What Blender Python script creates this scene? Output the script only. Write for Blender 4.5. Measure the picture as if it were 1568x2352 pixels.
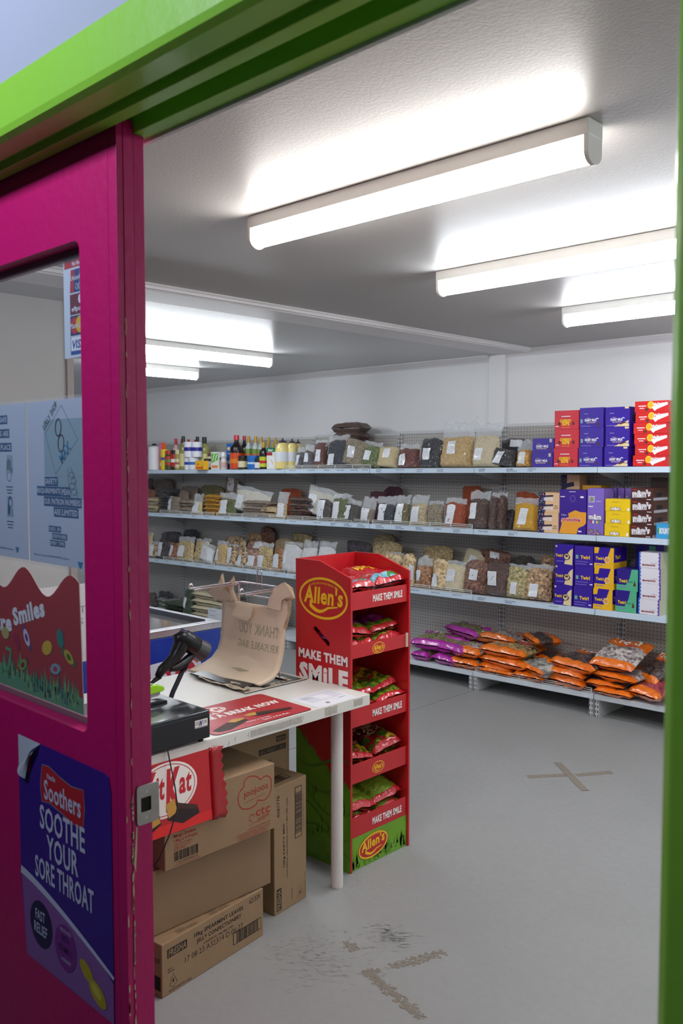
import bpy, bmesh, math, random
from mathutils import Vector, Matrix, noise
from mathutils.geometry import tessellate_polygon
for o in list(bpy.data.objects): bpy.data.objects.remove(o)
C = bpy.context.scene.collection
R = math.radians
V = Vector

# ------------------------------------------------------------------ camera
cd = bpy.data.cameras.new('camera'); cam = bpy.data.objects.new('camera', cd); C.objects.link(cam)
cam.location = (0, 0, 1.66)
cam.rotation_euler = (R(90-3.4), 0, R(43.9))
cd.sensor_fit = 'VERTICAL'; cd.sensor_height = 36; cd.lens = 36*2020/2352
cd.clip_start = 0.05; cd.clip_end = 60
cd.dof.use_dof = True; cd.dof.focus_distance = 3.3; cd.dof.aperture_fstop = 8
bpy.context.scene.camera = cam

# ------------------------------------------------------------------ exposure, world, outdoor light
vs = bpy.context.scene.view_settings
bpy.context.scene.display_settings.display_device = 'sRGB'
vs.view_transform = 'Standard'; vs.look = 'None'; vs.exposure = 0.30; vs.gamma = 1.0; vs.use_curve_mapping = False
w = bpy.data.worlds.new('arcade_daylight'); bpy.context.scene.world = w; w.use_nodes = True
w.node_tree.nodes['Background'].inputs[0].default_value = (0.42, 0.46, 0.62, 1)
w.node_tree.nodes['Background'].inputs[1].default_value = 0.016
TUBE = 37.0           # emission of the fluorescent diffusers
def area(name, loc, target, sx, sy, power, color):
    l = bpy.data.lights.new(name, 'AREA'); l.shape = 'RECTANGLE'; l.size = sx; l.size_y = sy; l.energy = power; l.color = color
    o = bpy.data.objects.new(name, l); C.objects.link(o); o.location = loc
    o.rotation_euler = (V(target)-V(loc)).to_track_quat('-Z', 'Y').to_euler(); return o
# daylight falling on the shop front from the high, open end of the arcade behind the camera
area('arcade_skylight', (-1.50, -.45, 2.72), (-1.5, 0.7, 2.75), 0.40, 0.25, 21, (0.74, 0.82, 1.0))

# ------------------------------------------------------------------ materials
def lin(c):
    if isinstance(c, str):
        c = c.lstrip('#'); c = [int(c[i:i+2], 16)/255 for i in (0, 2, 4)]
        return tuple(x/12.92 if x <= .04045 else ((x+.055)/1.055)**2.4 for x in c)
    return tuple(c)
MATS = {}
def mat(name, color, rough=.5, metal=0, coat=0, var=0, vscale=8, bump=0, bscale=40, spec=.5, coatr=.08):
    if name in MATS: return MATS[name]
    m = bpy.data.materials.new(name); m.use_nodes = True; MATS[name] = m
    nt = m.node_tree; b = nt.nodes['Principled BSDF']; c = lin(color)
    b.inputs['Base Color'].default_value = (*c, 1); b.inputs['Roughness'].default_value = rough
    b.inputs['Metallic'].default_value = metal; b.inputs['Coat Weight'].default_value = coat
    b.inputs['Coat Roughness'].default_value = coatr; b.inputs['Specular IOR Level'].default_value = spec
    if var or bump:
        tc = nt.nodes.new('ShaderNodeTexCoord')
    if var:
        n = nt.nodes.new('ShaderNodeTexNoise'); n.inputs['Scale'].default_value = vscale; n.inputs['Detail'].default_value = 6
        nt.links.new(tc.outputs['Object'], n.inputs['Vector'])
        mx = nt.nodes.new('ShaderNodeMix'); mx.data_type = 'RGBA'
        mx.inputs[6].default_value = (*[x*(1-var) for x in c], 1); mx.inputs[7].default_value = (*[min(1, x*(1+var*.6)) for x in c], 1)
        nt.links.new(n.outputs['Fac'], mx.inputs[0]); nt.links.new(mx.outputs[2], b.inputs['Base Color'])
    if bump:
        n2 = nt.nodes.new('ShaderNodeTexNoise'); n2.inputs['Scale'].default_value = bscale; n2.inputs['Detail'].default_value = 4
        nt.links.new(tc.outputs['Object'], n2.inputs['Vector'])
        bp = nt.nodes.new('ShaderNodeBump'); bp.inputs['Strength'].default_value = bump; bp.inputs['Distance'].default_value = .01
        nt.links.new(n2.outputs['Fac'], bp.inputs['Height']); nt.links.new(bp.outputs[0], b.inputs['Normal'])
    return m
def ink(color, name=None, rough=.5):
    return mat(name or 'print_'+str(color), color, rough)
def math_node(nt, op, a, b=None):
    n = nt.nodes.new('ShaderNodeMath'); n.operation = op
    for i, x in enumerate((a, b)):
        if x is None: continue
        if isinstance(x, (int, float)): n.inputs[i].default_value = x
        else: nt.links.new(x, n.inputs[i])
    return n.outputs[0]
def mix_rgb(nt, fac, c1, c2):
    mx = nt.nodes.new('ShaderNodeMix'); mx.data_type = 'RGBA'
    if isinstance(fac, (int, float)): mx.inputs[0].default_value = fac
    else: nt.links.new(fac, mx.inputs[0])
    for i, c in ((6, c1), (7, c2)):
        if isinstance(c, tuple): mx.inputs[i].default_value = (*c, 1)
        else: nt.links.new(c, mx.inputs[i])
    return mx.outputs[2]
def emit(name, color, s):
    m = bpy.data.materials.new(name); m.use_nodes = True; nt = m.node_tree; nt.nodes.clear()
    e = nt.nodes.new('ShaderNodeEmission'); e.inputs[0].default_value = (*color, 1); e.inputs[1].default_value = s
    o = nt.nodes.new('ShaderNodeOutputMaterial'); nt.links.new(e.outputs[0], o.inputs[0]); return m
def film(name, tint, opacity, rough=.12, bump=0):
    if name in MATS: return MATS[name]
    m = bpy.data.materials.new(name); m.use_nodes = True; nt = m.node_tree; nt.nodes.clear(); MATS[name] = m
    t = nt.nodes.new('ShaderNodeBsdfTransparent'); t.inputs[0].default_value = (*tint, 1)
    g = nt.nodes.new('ShaderNodeBsdfPrincipled'); g.inputs['Base Color'].default_value = (.8, .82, .84, 1); g.inputs['Roughness'].default_value = rough
    if bump:
        tc = nt.nodes.new('ShaderNodeTexCoord'); n2 = nt.nodes.new('ShaderNodeTexNoise'); n2.inputs['Scale'].default_value = 26; n2.inputs['Detail'].default_value = 1; n2.inputs['Distortion'].default_value = 2
        nt.links.new(tc.outputs['Object'], n2.inputs['Vector'])
        bp = nt.nodes.new('ShaderNodeBump'); bp.inputs['Strength'].default_value = bump; bp.inputs['Distance'].default_value = .05
        nt.links.new(n2.outputs['Fac'], bp.inputs['Height']); nt.links.new(bp.outputs[0], g.inputs['Normal'])
    mx = nt.nodes.new('ShaderNodeMixShader'); mx.inputs[0].default_value = opacity
    nt.links.new(t.outputs[0], mx.inputs[1]); nt.links.new(g.outputs[0], mx.inputs[2])
    o = nt.nodes.new('ShaderNodeOutputMaterial'); nt.links.new(mx.outputs[0], o.inputs[0]); return m

# ------------------------------------------------------------------ mesh builder
TEXTS = {}
def glyphs(s, bold=0.0, shear=0.0):
    k = (s, bold, shear)
    if k in TEXTS: return TEXTS[k]
    cu = bpy.data.curves.new('tmp', 'FONT'); cu.body = s; cu.size = 1; cu.offset = bold; cu.shear = shear; cu.resolution_u = 2
    cu.space_character = 1 + bold*2.2
    ob = bpy.data.objects.new('tmp', cu); C.objects.link(ob)
    dg = bpy.context.evaluated_depsgraph_get(); me = bpy.data.meshes.new_from_object(ob.evaluated_get(dg))
    vs_ = [(v.co.x, v.co.y) for v in me.vertices]; fs = [tuple(p.vertices) for p in me.polygons]
    bpy.data.objects.remove(ob); bpy.data.curves.remove(cu); bpy.data.meshes.remove(me)
    x0 = min(v[0] for v in vs_); x1 = max(v[0] for v in vs_); y0 = min(v[1] for v in vs_); y1 = max(v[1] for v in vs_)
    vs_ = [((x-x0)/(x1-x0), (y-y0)/(y1-y0)) for x, y in vs_]
    TEXTS[k] = (vs_, fs, (x1-x0)/(y1-y0)); return TEXTS[k]
class Frame:
    """a flat or curved surface to print on: p(x, y, lift)"""
    def __init__(s, o, u, v):
        s.o = V(o); s.u = V(u).normalized(); s.v = V(v).normalized(); s.n = s.u.cross(s.v).normalized()
    def p(s, x, y, l=0): return s.o + s.u*x + s.v*y + s.n*l
class MB:
    def __init__(s): s.v = []; s.f = []; s.m = []; s.mats = []; s.sm = []; s.uv = {}
    def mi(s, m):
        if m not in s.mats: s.mats.append(m)
        return s.mats.index(m)
    def add(s, vs_, fs, m, smooth=False, uvs=None):
        b = len(s.v); s.v += [tuple(x) for x in vs_]; k = s.mi(m)
        for i, f in enumerate(fs):
            s.f.append([b+j for j in f]); s.m.append(k); s.sm.append(smooth)
            if uvs: s.uv[len(s.f)-1] = [uvs[j] for j in f]
        return s
    def box(s, x0, x1, y0, y1, z0, z1, m, M=None):
        vs_ = [V((x, y, z)) for x in (x0, x1) for y in (y0, y1) for z in (z0, z1)]
        if M: vs_ = [M @ v for v in vs_]
        return s.add(vs_, [(0, 1, 3, 2), (4, 6, 7, 5), (0, 4, 5, 1), (2, 3, 7, 6), (0, 2, 6, 4), (1, 5, 7, 3)], m)
    def prism(s, pts, fr, depth, m, back=0.0, side=None):
        """extrude a 2D outline (counterclockwise seen along -n) lying in frame fr from -back to depth along n"""
        a = [fr.p(x, y, back) for x, y in pts]; b = [fr.p(x, y, depth) for x, y in pts]; n = len(pts)
        tri = tessellate_polygon([[V((x, y, 0)) for x, y in pts]])
        s.add(b, fixtri(tri, pts), m); s.add(a, [t[::-1] for t in fixtri(tri, pts)], m)
        s.add(a+b, [(i, (i+1) % n, n+(i+1) % n, n+i) for i in range(n)], side or m); return s
    def poly(s, pts, fr, m, lift=.0004):
        tri = tessellate_polygon([[V((x, y, 0)) for x, y in pts]])
        return s.add([fr.p(x, y, lift) for x, y in pts], fixtri(tri, pts), m)
    def rect(s, x, y, w_, h_, fr, m, lift=.0004):
        return s.poly([(x, y), (x+w_, y), (x+w_, y+h_), (x, y+h_)], fr, m, lift)
    def ell(s, x, y, rx, ry, fr, m, lift=.0004, n=36, rot=0):
        c, d = math.cos(rot), math.sin(rot); P = []
        for i in range(n):
            a = 2*math.pi*i/n; ex, ey = rx*math.cos(a), ry*math.sin(a); P.append((x+ex*c-ey*d, y+ex*d+ey*c))
        return s.poly(P, fr, m, lift)
    def ring(s, x, y, rx, ry, t, fr, m, lift=.0004, n=48, rot=0):
        vs_ = []; c, d = math.cos(rot), math.sin(rot)
        for i in range(n):
            a = 2*math.pi*i/n
            for k in (0, t):
                ex, ey = (rx-k)*math.cos(a), (ry-k)*math.sin(a); vs_.append(fr.p(x+ex*c-ey*d, y+ex*d+ey*c, lift))
        return s.add(vs_, [(2*i, (2*i+2) % (2*n), (2*i+3) % (2*n), 2*i+1) for i in range(n)], m)
    def stroke(s, pts, wd, fr, m, lift=.0004, closed=False):
        P = [V((x, y, 0)) for x, y in pts]; n = len(P); vs_ = []
        for i in range(n):
            a = P[i-1] if (i or closed) else P[i]; b = P[(i+1) % n] if (i < n-1 or closed) else P[i]
            d = (b-a).normalized(); nn = V((-d.y, d.x, 0)); ww = wd[i] if isinstance(wd, (list, tuple)) else wd
            for k in (-.5, .5): q = P[i]+nn*ww*k; vs_.append(fr.p(q.x, q.y, lift))
        e = n if closed else n-1
        return s.add(vs_, [(2*i, (2*i+2) % (2*n), (2*i+3) % (2*n), 2*i+1)[::-1] for i in range(e)], m)
    def text(s, t, x, y, w_, h_, fr, m, bold=0.0, rot=0, lift=.0006, shear=0, arc=0, taper=0):
        """fit the string into w_ x h_ with its lower left corner at x, y"""
        vs_, fs, asp = glyphs(t, bold, shear)
        if w_ is None: w_ = h_*asp
        c, d = math.cos(rot), math.sin(rot); out = []
        for a, b in vs_:
            k = 1+taper*(a-.5); px, py = a*w_, (b-.5)*h_*k+.5*h_ + arc*(1-(2*a-1)**2)
            out.append(fr.p(x+px*c-py*d, y+px*d+py*c, lift))
        return s.add(out, fs, m)
    def bars(s, x, y, w_, h_, fr, m, n=28, seed=1, vertical=True, lift=.0005):
        r = random.Random(seed); p = 0; L = w_ if vertical else h_
        while p < L:
            t = r.choice((.3, .6, .9))*L/n; t = min(t, L-p)
            if vertical: s.rect(x+p, y, t, h_, fr, m, lift)
            else: s.rect(x, y+p, w_, t, fr, m, lift)
            p += t+r.choice((.3, .5, .8))*L/n
        return s
    def cyl(s, a, b, r0, r1, m, seg=16, caps=True, smooth=True):
        return s.tube([a, b], [r0, r1], m, seg, caps, smooth)
    def tube(s, pts, r, m, seg=10, caps=True, smooth=True):
        P = [V(p) for p in pts]; n = len(P); rr = r if isinstance(r, (list, tuple)) else [r]*n; vs_ = []
        t = (P[1]-P[0]).normalized(); up = V((0, 0, 1)) if abs(t.z) < .9 else V((1, 0, 0))
        u = t.cross(up).normalized()
        for i in range(n):
            t = ((P[i+1]-P[i]) if i == 0 else (P[i]-P[i-1]) if i == n-1 else (P[i+1]-P[i-1])).normalized()
            u = (u-t*u.dot(t)).normalized(); v = t.cross(u)
            for k in range(seg):
                a = 2*math.pi*k/seg; vs_.append(P[i]+(u*math.cos(a)+v*math.sin(a))*rr[i])
        fs = [(i*seg+k, i*seg+(k+1) % seg, (i+1)*seg+(k+1) % seg, (i+1)*seg+k) for i in range(n-1) for k in range(seg)]
        s.add(vs_, fs, m, smooth)
        if caps: s.add(vs_[:seg], [tuple(range(seg))[::-1]], m); s.add(vs_[-seg:], [tuple(range(seg))], m)
        return s
    def lathe(s, prof, c, m, seg=20, smooth=True, mats=None):
        """prof: (radius, height) from bottom to top about the vertical through c"""
        c = V(c); n = len(prof); vs_ = []
        for r, z in prof:
            for k in range(seg):
                a = 2*math.pi*k/seg; vs_.append(c+V((r*math.cos(a), r*math.sin(a), z)))
        for i in range(n-1):
            s.add(vs_[i*seg:(i+2)*seg], [(k, (k+1) % seg, seg+(k+1) % seg, seg+k) for k in range(seg)], mats[i] if mats else m, smooth)
        s.add(vs_[:seg], [tuple(range(seg))[::-1]], mats[0] if mats else m); s.add(vs_[-seg:], [tuple(range(seg))], mats[-1] if mats else m)
        return s
    def build(s, name, parent=None, bevel=0, loc=None, seg=2):
        me = bpy.data.meshes.new(name); me.from_pydata(s.v, [], s.f)
        for m in s.mats: me.materials.append(m)
        me.polygons.foreach_set('material_index', s.m); me.polygons.foreach_set('use_smooth', s.sm)
        if s.uv:
            l = me.uv_layers.new(name='UVMap')
            for fi, u in s.uv.items():
                for k, li in enumerate(me.polygons[fi].loop_indices): l.data[li].uv = u[k]
        me.update(); o = bpy.data.objects.new(name, me); C.objects.link(o)
        if loc: o.location = loc
        if bevel:
            bm = bmesh.new(); bm.from_mesh(me); bmesh.ops.remove_doubles(bm, verts=bm.verts, dist=1e-5); bm.to_mesh(me); bm.free()
            md = o.modifiers.new('bevel', 'BEVEL'); md.width = bevel; md.segments = seg; md.limit_method = 'ANGLE'; md.angle_limit = R(40)
            md.harden_normals = False
        if parent:
            o.parent = parent
            if not parent.get('_local'): o.matrix_parent_inverse = pinv(parent)
        return o
def pinv(p):
    M = Matrix.Translation(p.location) @ p.rotation_euler.to_matrix().to_4x4()
    q = p
    if q.parent: return Matrix.Identity(4) if q.type == 'MESH' else M.inverted()
    return M.inverted()
def fixtri(tri, pts):
    out = []
    for a, b, c in tri:
        A, B, D = pts[a], pts[b], pts[c]
        cr = (B[0]-A[0])*(D[1]-A[1])-(B[1]-A[1])*(D[0]-A[0])
        out.append((a, b, c) if cr > 0 else (a, c, b))
    return out
def thing(name, label, cat, loc=(0, 0, 0), rot=(0, 0, 0), group=None, local=False):
    o = bpy.data.objects.new(name, None); C.objects.link(o); o.empty_display_size = .05
    o.location = loc; o.rotation_euler = rot
    tag(o, label, cat, group)
    if local: o['_local'] = 1
    return o
def tag(o, label, cat, group=None):
    o['label'] = label; o['category'] = cat
    if group: o['group'] = group
    return o
def struct(o): o['kind'] = 'structure'; return o

# ------------------------------------------------------------------ building
H_R, H_L = 2.47, 2.445          # ceiling heights right and left of the beam
WY = 5.62                        # back wall
paint = mat('wall_paint', (.84, .84, .845), .55, bump=.04, bscale=180, var=.04, vscale=3)
ceil = mat('ceiling_paint', (.41, .39, .375), .42, bump=.06, bscale=110, var=.03, vscale=2)
ceil_l = mat('ceiling_gloss', (.47, .475, .48), .3, bump=.04, bscale=60)
trimw = mat('cornice_paint', (.72, .70, .70), .4)

def floor_mat():
    m = bpy.data.materials.new('painted_concrete'); m.use_nodes = True; nt = m.node_tree; b = nt.nodes['Principled BSDF']
    tc = nt.nodes.new('ShaderNodeTexCoord')
    def N(sc, det, rough=.6):
        n = nt.nodes.new('ShaderNodeTexNoise'); n.inputs['Scale'].default_value = sc; n.inputs['Detail'].default_value = det
        n.inputs['Roughness'].default_value = rough; nt.links.new(tc.outputs['Object'], n.inputs['Vector']); return n.outputs['Fac']
    big = N(1.3, 5); fine = N(30, 8, .75); sp = N(95, 3)
    c = mix_rgb(nt, big, (.285, .29, .286), (.37, .375, .367))
    c = mix_rgb(nt, math_node(nt, 'MULTIPLY', fine, .35), c, (.20, .19, .18))
    s1 = math_node(nt, 'GREATER_THAN', sp, .735)
    c = mix_rgb(nt, math_node(nt, 'MULTIPLY', s1, .55), c, (.10, .09, .08))
    nt.links.new(c, b.inputs['Base Color'])
    rr = math_node(nt, 'ADD', math_node(nt, 'MULTIPLY', fine, .25), .36); nt.links.new(rr, b.inputs['Roughness'])
    bp = nt.nodes.new('ShaderNodeBump'); bp.inputs['Strength'].default_value = .12; bp.inputs['Distance'].default_value = .004
    nt.links.new(fine, bp.inputs['Height']); nt.links.new(bp.outputs[0], b.inputs['Normal']); return m
FLOOR = floor_mat()
b = MB(); b.box(-10.2, -3.654, -2.6, WY+.05, -.12, 0, FLOOR); b.box(-3.648, 1.6, -2.6, WY+.05, -.12, 0, FLOOR)
b.box(-3.654, -3.648, -2.6, WY+.05, -.12, -.006, mat('joint_dirt', (.05, .045, .04), .9))
struct(b.build('floor'))
b = MB(); b.box(-3.50, 1.6, .80, WY+.05, H_R, H_R+.1, ceil); struct(b.build('ceiling'))
b = MB(); b.box(-10.2, -3.74, .80, WY+.05, H_L, H_L+.1, ceil_l); struct(b.build('ceiling_left'))
b = MB(); b.box(-3.74, -3.50, .80, WY, H_L-.004, H_R+.1, trimw); struct(b.build('trim_1', bevel=.004))
b = MB(); b.box(-10.2, 1.6, WY, WY+.1, 0, H_R+.1, paint)
struct(b.build('wall_back'))
b = MB(); b.box(-3.845, -3.70, WY-.022, WY+.01, 0, H_L, paint); struct(b.build('trim_2', bevel=.003))
def cornice(p0, p1, inward, z, name, d=.055, hh=.05):
    # small coved cornice running from p0 to p1 (plan), turned towards 'inward'
    a = V((*p0, 0)); c = V((*p1, 0)); n = V((*inward, 0)); prof = [(0, -hh), (.006, -hh), (.012, -hh*.75), (.03, -.024), (d*.8, -.012), (d, -.006), (d, 0), (0, 0)]
    b = MB(); k = len(prof); vs_ = [q+n*x+V((0, 0, z+y)) for q in (a, c) for x, y in prof]
    b.add(vs_, [(i, (i+1) % k, k+(i+1) % k, k+i) for i in range(k)]+[tuple(range(k))[::-1], tuple(range(k, 2*k))], trimw)
    return struct(b.build(name))
cornice((-3.70, WY), (1.6, WY), (0, -1), H_R, 'trim_3')
cornice((-10.2, WY), (-3.845, WY), (0, -1), H_L, 'trim_4')
cornice((-3.50, .8), (-3.50, WY), (1, 0), H_R, 'trim_5', .04, .03)
b = MB(); b.box(-10.3, -10.2, -2.6, WY+.1, 0, 2.6, paint); struct(b.build('wall_left'))
b = MB(); b.box(1.6, 1.7, -2.6, WY+.1, 0, 2.9, paint); struct(b.build('wall_right'))
# partition under the beam, left of the counter, ending at a painted jamb
part = mat('partition_paint', (.60, .57, .54), .6, var=.04, vscale=3)
b = MB(); b.box(-4.15, -4.06, .86, 2.235, 0, H_L, part); struct(b.build('wall_partition'))
b = MB(); b.box(-4.16, -4.045, 2.235, 2.27, 0, H_L, mat('partition_end', (.45, .36, .31), .5)); struct(b.build('trim_6'))

# --- shop front: green frame, wall above, jamb
green = mat('green_paint', (.27, .60, .05), .4, coat=.25, bump=.12, bscale=30, var=.06, vscale=4)
shopwall = mat('front_wall_paint', (.34, .37, .46), .6, bump=.05, bscale=120)
JX = -.293
def extrude_profile(prof, place, m, name, a, c, bev=0):
    b = MB(); k = len(prof); vs_ = [place(t, x, y) for t in (a, c) for x, y in prof]
    tri = tessellate_polygon([[V((x, y, 0)) for x, y in prof]])
    b.add(vs_, [(i, (i+1) % k, k+(i+1) % k, k+i) for i in range(k)], m)
    b.add(vs_[:k], list(tri), m); b.add(vs_[k:], list(tri), m)
    bm = bmesh.new(); me = bpy.data.meshes.new('t'); o = b.build(name, bevel=bev)
    bm.from_mesh(o.data); bmesh.ops.recalc_face_normals(bm, faces=bm.faces); bm.to_mesh(o.data); bm.free(); return o
# head: fascia at y .664, a stepped underside with the sliding track, inner lip at y .815
head = [(.664, 2.262), (.664, 2.192), (.668, 2.183), (.678, 2.178), (.716, 2.178), (.716, 2.186), (.730, 2.186), (.730, 2.172), (.755, 2.172),
        (.755, 2.205), (.792, 2.205), (.792, 2.172), (.822, 2.172), (.822, 2.262)]
struct(extrude_profile(head, lambda t, x, y: V((t, x, y)), green, 'trim_7', -2.9, 1.2, .0012))
b = MB(); b.box(-2.9, 1.2, .8225, .83, 2.1675, H_R, trimw); struct(b.build('trim_8'))
b = MB(); b.box(-2.9, 1.7, .675, .80, 2.262, 3.2, shopwall); struct(b.build('wall_front'))
jamb = [(JX, .674), (JX+.010, .664), (.35, .664), (.35, .82), (JX+.012, .82), (JX+.012, .76), (JX, .76)]
struct(extrude_profile(jamb, lambda t, x, y: V((x, y, t)), green, 'trim_9', 0, 2.18, .002))
b = MB(); b.box(.35, 1.7, .70, .80, 0, 2.262, shopwall); struct(b.build('wall_front_side'))
b = MB(); b.box(-10.2, -2.9, .70, .80, 0, 2.6, shopwall); struct(b.build('wall_front_left'))
# arcade side outside
b = MB(); b.box(-10.2, 1.7, -2.7, -2.6, 0, 3.2, shopwall); struct(b.build('wall_arcade'))

# ------------------------------------------------------------------ magenta sliding door with glass
pink = mat('magenta_paint', (.52, .004, .13), .5, coat=.12, coatr=.15, spec=.35, bump=.15, bscale=45, var=.05, vscale=5)
chip = mat('bare_timber', (.62, .48, .30), .7)
DX = -1.2145
dr = thing('sliding_door', 'magenta painted timber door with a large glass pane and posters', 'door', (-1.7, .78, 0))
dr['kind'] = 'structure'; dr.name = 'door_1'
def round_rect(x0, x1, y0, y1, r, n=6, corners=(1, 1, 1, 1)):
    P = []
    for k, (cx, cy, a0) in enumerate(((x1-r, y0+r, -90), (x1-r, y1-r, 0), (x0+r, y1-r, 90), (x0+r, y0+r, 180))):
        if not corners[k]: P.append(((x1, y0), (x1, y1), (x0, y1), (x0, y0))[k]); continue
        for i in range(n+1):
            a = R(a0+90*i/n); P.append((cx+r*math.cos(a), cy+r*math.sin(a)))
    return P
def slab_with_hole(outer, hole, fr, d0, d1, m, name, parent, bev=0):
    tri = tessellate_polygon([[V((x, y, 0)) for x, y in outer], [V((x, y, 0)) for x, y in hole]])
    pts = outer+hole; n = len(pts); b = MB()
    T = fixtri(tri, pts)
    b.add([fr.p(x, y, d1) for x, y in pts]+[fr.p(x, y, d0) for x, y in pts], T+[tuple(n+i for i in t[::-1]) for t in T], m)
    for L, s0 in ((outer, 0), (hole, len(outer))):
        k = len(L); b.add([fr.p(*q, d1) for q in L]+[fr.p(*q, d0) for q in L], [(i, (i+1) % k, k+(i+1) % k, k+i)[::(-1 if s0 == 0 else 1)] for i in range(k)], m)
    return b.build(name, parent, bev)
fd = Frame((0, .80, 0), (1, 0, 0), (0, 0, 1))      # n = -y, lift .04 -> y .76
slab_with_hole([(-2.25, .02), (DX-.026, .02), (DX-.026, 2.185), (-2.25, 2.185)], round_rect(-2.1, -1.330, 1.195, 2.022, .018), fd, 0, .040, pink, 'leaf', dr, 0)
b = MB()
b.box(DX-.026, DX-.001, .7602, .772, .02, 2.192, pink); b.box(DX-.026, DX, .7722, .7905, .02, 2.190, pink); b.box(DX-.026, DX, .7905, .810, .02, 2.1705, pink)
b.build('edge_batten', dr, .0006)
fe = Frame((DX, 0, 0), (0, 1, 0), (0, 0, 1))
b = MB(); rr = random.Random(4)
for i in range(95):
    z = rr.choice((rr.uniform(.5, 1.1), rr.uniform(.5, 1.1), rr.uniform(.6, 1.35), rr.uniform(1.3, 1.9))); L = rr.uniform(.003, .016)*(2.2 if z < .95 else 1); wd = rr.uniform(.0006, .0022)*(1.7 if z < 1.1 else .6)
    y = .7722+rr.uniform(-.001, .001); y = rr.choice((y, y, y, .7605+wd/2 if z < 1.1 else y))
    P = [(y-wd*.4, z), (y+wd*.3, z-L*.1), (y+wd*.6, z+L*.3), (y+wd*.35, z+L*.7), (y+wd*.1, z+L), (y-wd*.5, z+L*.6)]
    b.poly(P, fe, chip, .0007)
b.poly([(.7735, 1.0), (.7765, .985), (.779, 1.02), (.781, 1.06), (.7785, 1.062), (.776, 1.03)], fe, chip, .0007)
b.build('chipped_paint', dr)
steel = mat('worn_steel', (.42, .38, .36), .42, metal=.8, var=.3, vscale=40)
b = MB(); fs_ = Frame((DX, 0, 0), (0, 1, 0), (0, 0, 1))
slab = round_rect(.779, .822, 1.062, 1.128, .006, 4)
tri = [(.787, 1.083), (.806, 1.083), (.806, 1.107), (.787, 1.107)]
o = slab_with_hole(slab, tri, fs_, .0006, .0028, steel, 'strike_plate', dr, .0006)
b = MB(); b.rect(.787, 1.083, .019, .024, fs_, mat('lock_hole', (.01, .008, .006), .9), .0006)
for z in (1.073, 1.117): b.ell(.797, z, .0032, .0032, fs_, mat('screw_head', (.5, .45, .42), .3, metal=.9), .0032, 14)
b.build('strike_fixings', dr)
b = MB(); b.box(-2.1, -1.330, .784, .788, 1.195, 2.022, film('door_glass', (.95, .96, .96), .035, .02))
b.build('glass_pane', dr)
b = MB(); bead = mat('glazing_bead', lin('#8a5a6a'), .5)
b.box(-2.1, -1.331, .789, .799, 2.008, 2.0215, bead); b.box(-2.1, -1.331, .789, .799, 1.196, 1.206, bead); b.box(-1.338, -1.3305, .789, .799, 1.207, 2.007, bead)
b.build('glazing_bead', dr)

# ------------------------------------------------------------------ fluorescent battens
TM = emit('tube_diffuser_warm', (1.0, .965, .92), TUBE); TC = emit('tube_diffuser_cool', (.90, .95, 1.0), TUBE)
SIDE = {TM: emit('prismatic_side_warm', (1.0, .965, .92), TUBE*.80), TC: emit('prismatic_side_cool', (.90, .95, 1.0), TUBE*.80)}
batw = mat('batten_enamel', (.74, .72, .68), .4)
def batten(x0, y0, x1, y1, z, m, label):
    a = V((x0, y0, z)); c = V((x1, y1, z)); L = (c-a).length; t = (c-a).normalized(); s = V((-t.y, t.x, 0))
    T = thing('fluorescent_batten', label, 'ceiling light', (a+c)/2-V((0, 0, .1)), group='fluorescent battens on the ceiling')
    def ext(prof, p, q, m_, name, bev=0):
        b = MB(); k = len(prof); vs_ = [a+t*d+s*x+V((0, 0, y)) for d in (p, q) for x, y in prof]
        b.add(vs_, [(i, (i+1) % k, k+(i+1) % k, k+i) for i in range(k)]+[tuple(range(k))[::-1], tuple(range(k, 2*k))], m_)
        return b.build(name, T, bev)
    ext([(-.036, -.040), (.036, -.040), (.036, -.0005), (-.036, -.0005)], 0, L, batw, 'spine', .002)
    D = [(-.031, -.0402), (-.031, -.07)]+[(-.031*math.cos(R(k)), -.07-.030*math.sin(R(k))) for k in range(10, 171, 16)]+[(.031, -.07), (.031, -.0402)]
    D = D[::-1]; k = len(D); b = MB(); vs_ = [a+t*d+s*x+V((0, 0, y)) for d in (.013, L-.013) for x, y in D]
    for i in range(k): b.add([vs_[i], vs_[(i+1) % k], vs_[k+(i+1) % k], vs_[k+i]], [(0, 1, 2, 3)], SIDE[m] if (D[i][1] > -.081 and D[(i+1) % k][1] > -.081) else m)
    b.build('diffuser', T)
    E = [(-.035, -.036), (-.035, -.074)]+[(-.035*math.cos(R(k)), -.074-.030*math.sin(R(k))) for k in range(10, 171, 16)]+[(.035, -.074), (.035, -.036)]
    ext(E[::-1], .0005, .0125, batw, 'end_cap', .001); ext(E[::-1], L-.0125, L-.0005, batw, 'end_cap', .001)
    return T
batten(-2.30, 1.972, -1.055, 1.972, H_R, TM, 'nearest and largest bright fluorescent batten on the ceiling inside the doorway')
batten(-2.375, 3.09, -1.13, 3.09, H_R, TC, 'second fluorescent batten, right end hidden behind the green jamb')
batten(-2.44, 4.26, -1.2, 4.26, H_R, TC, 'farthest right fluorescent batten, close to the back wall')
batten(-4.94, 3.12, -4.94, 4.37, H_L, TC, 'longer of two fluorescent battens on the lower ceiling left of the beam')
batten(-6.17, 3.62, -6.17, 4.62, H_L, TC, 'shorter looking fluorescent batten nearest the left end, beyond the beam')

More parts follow.
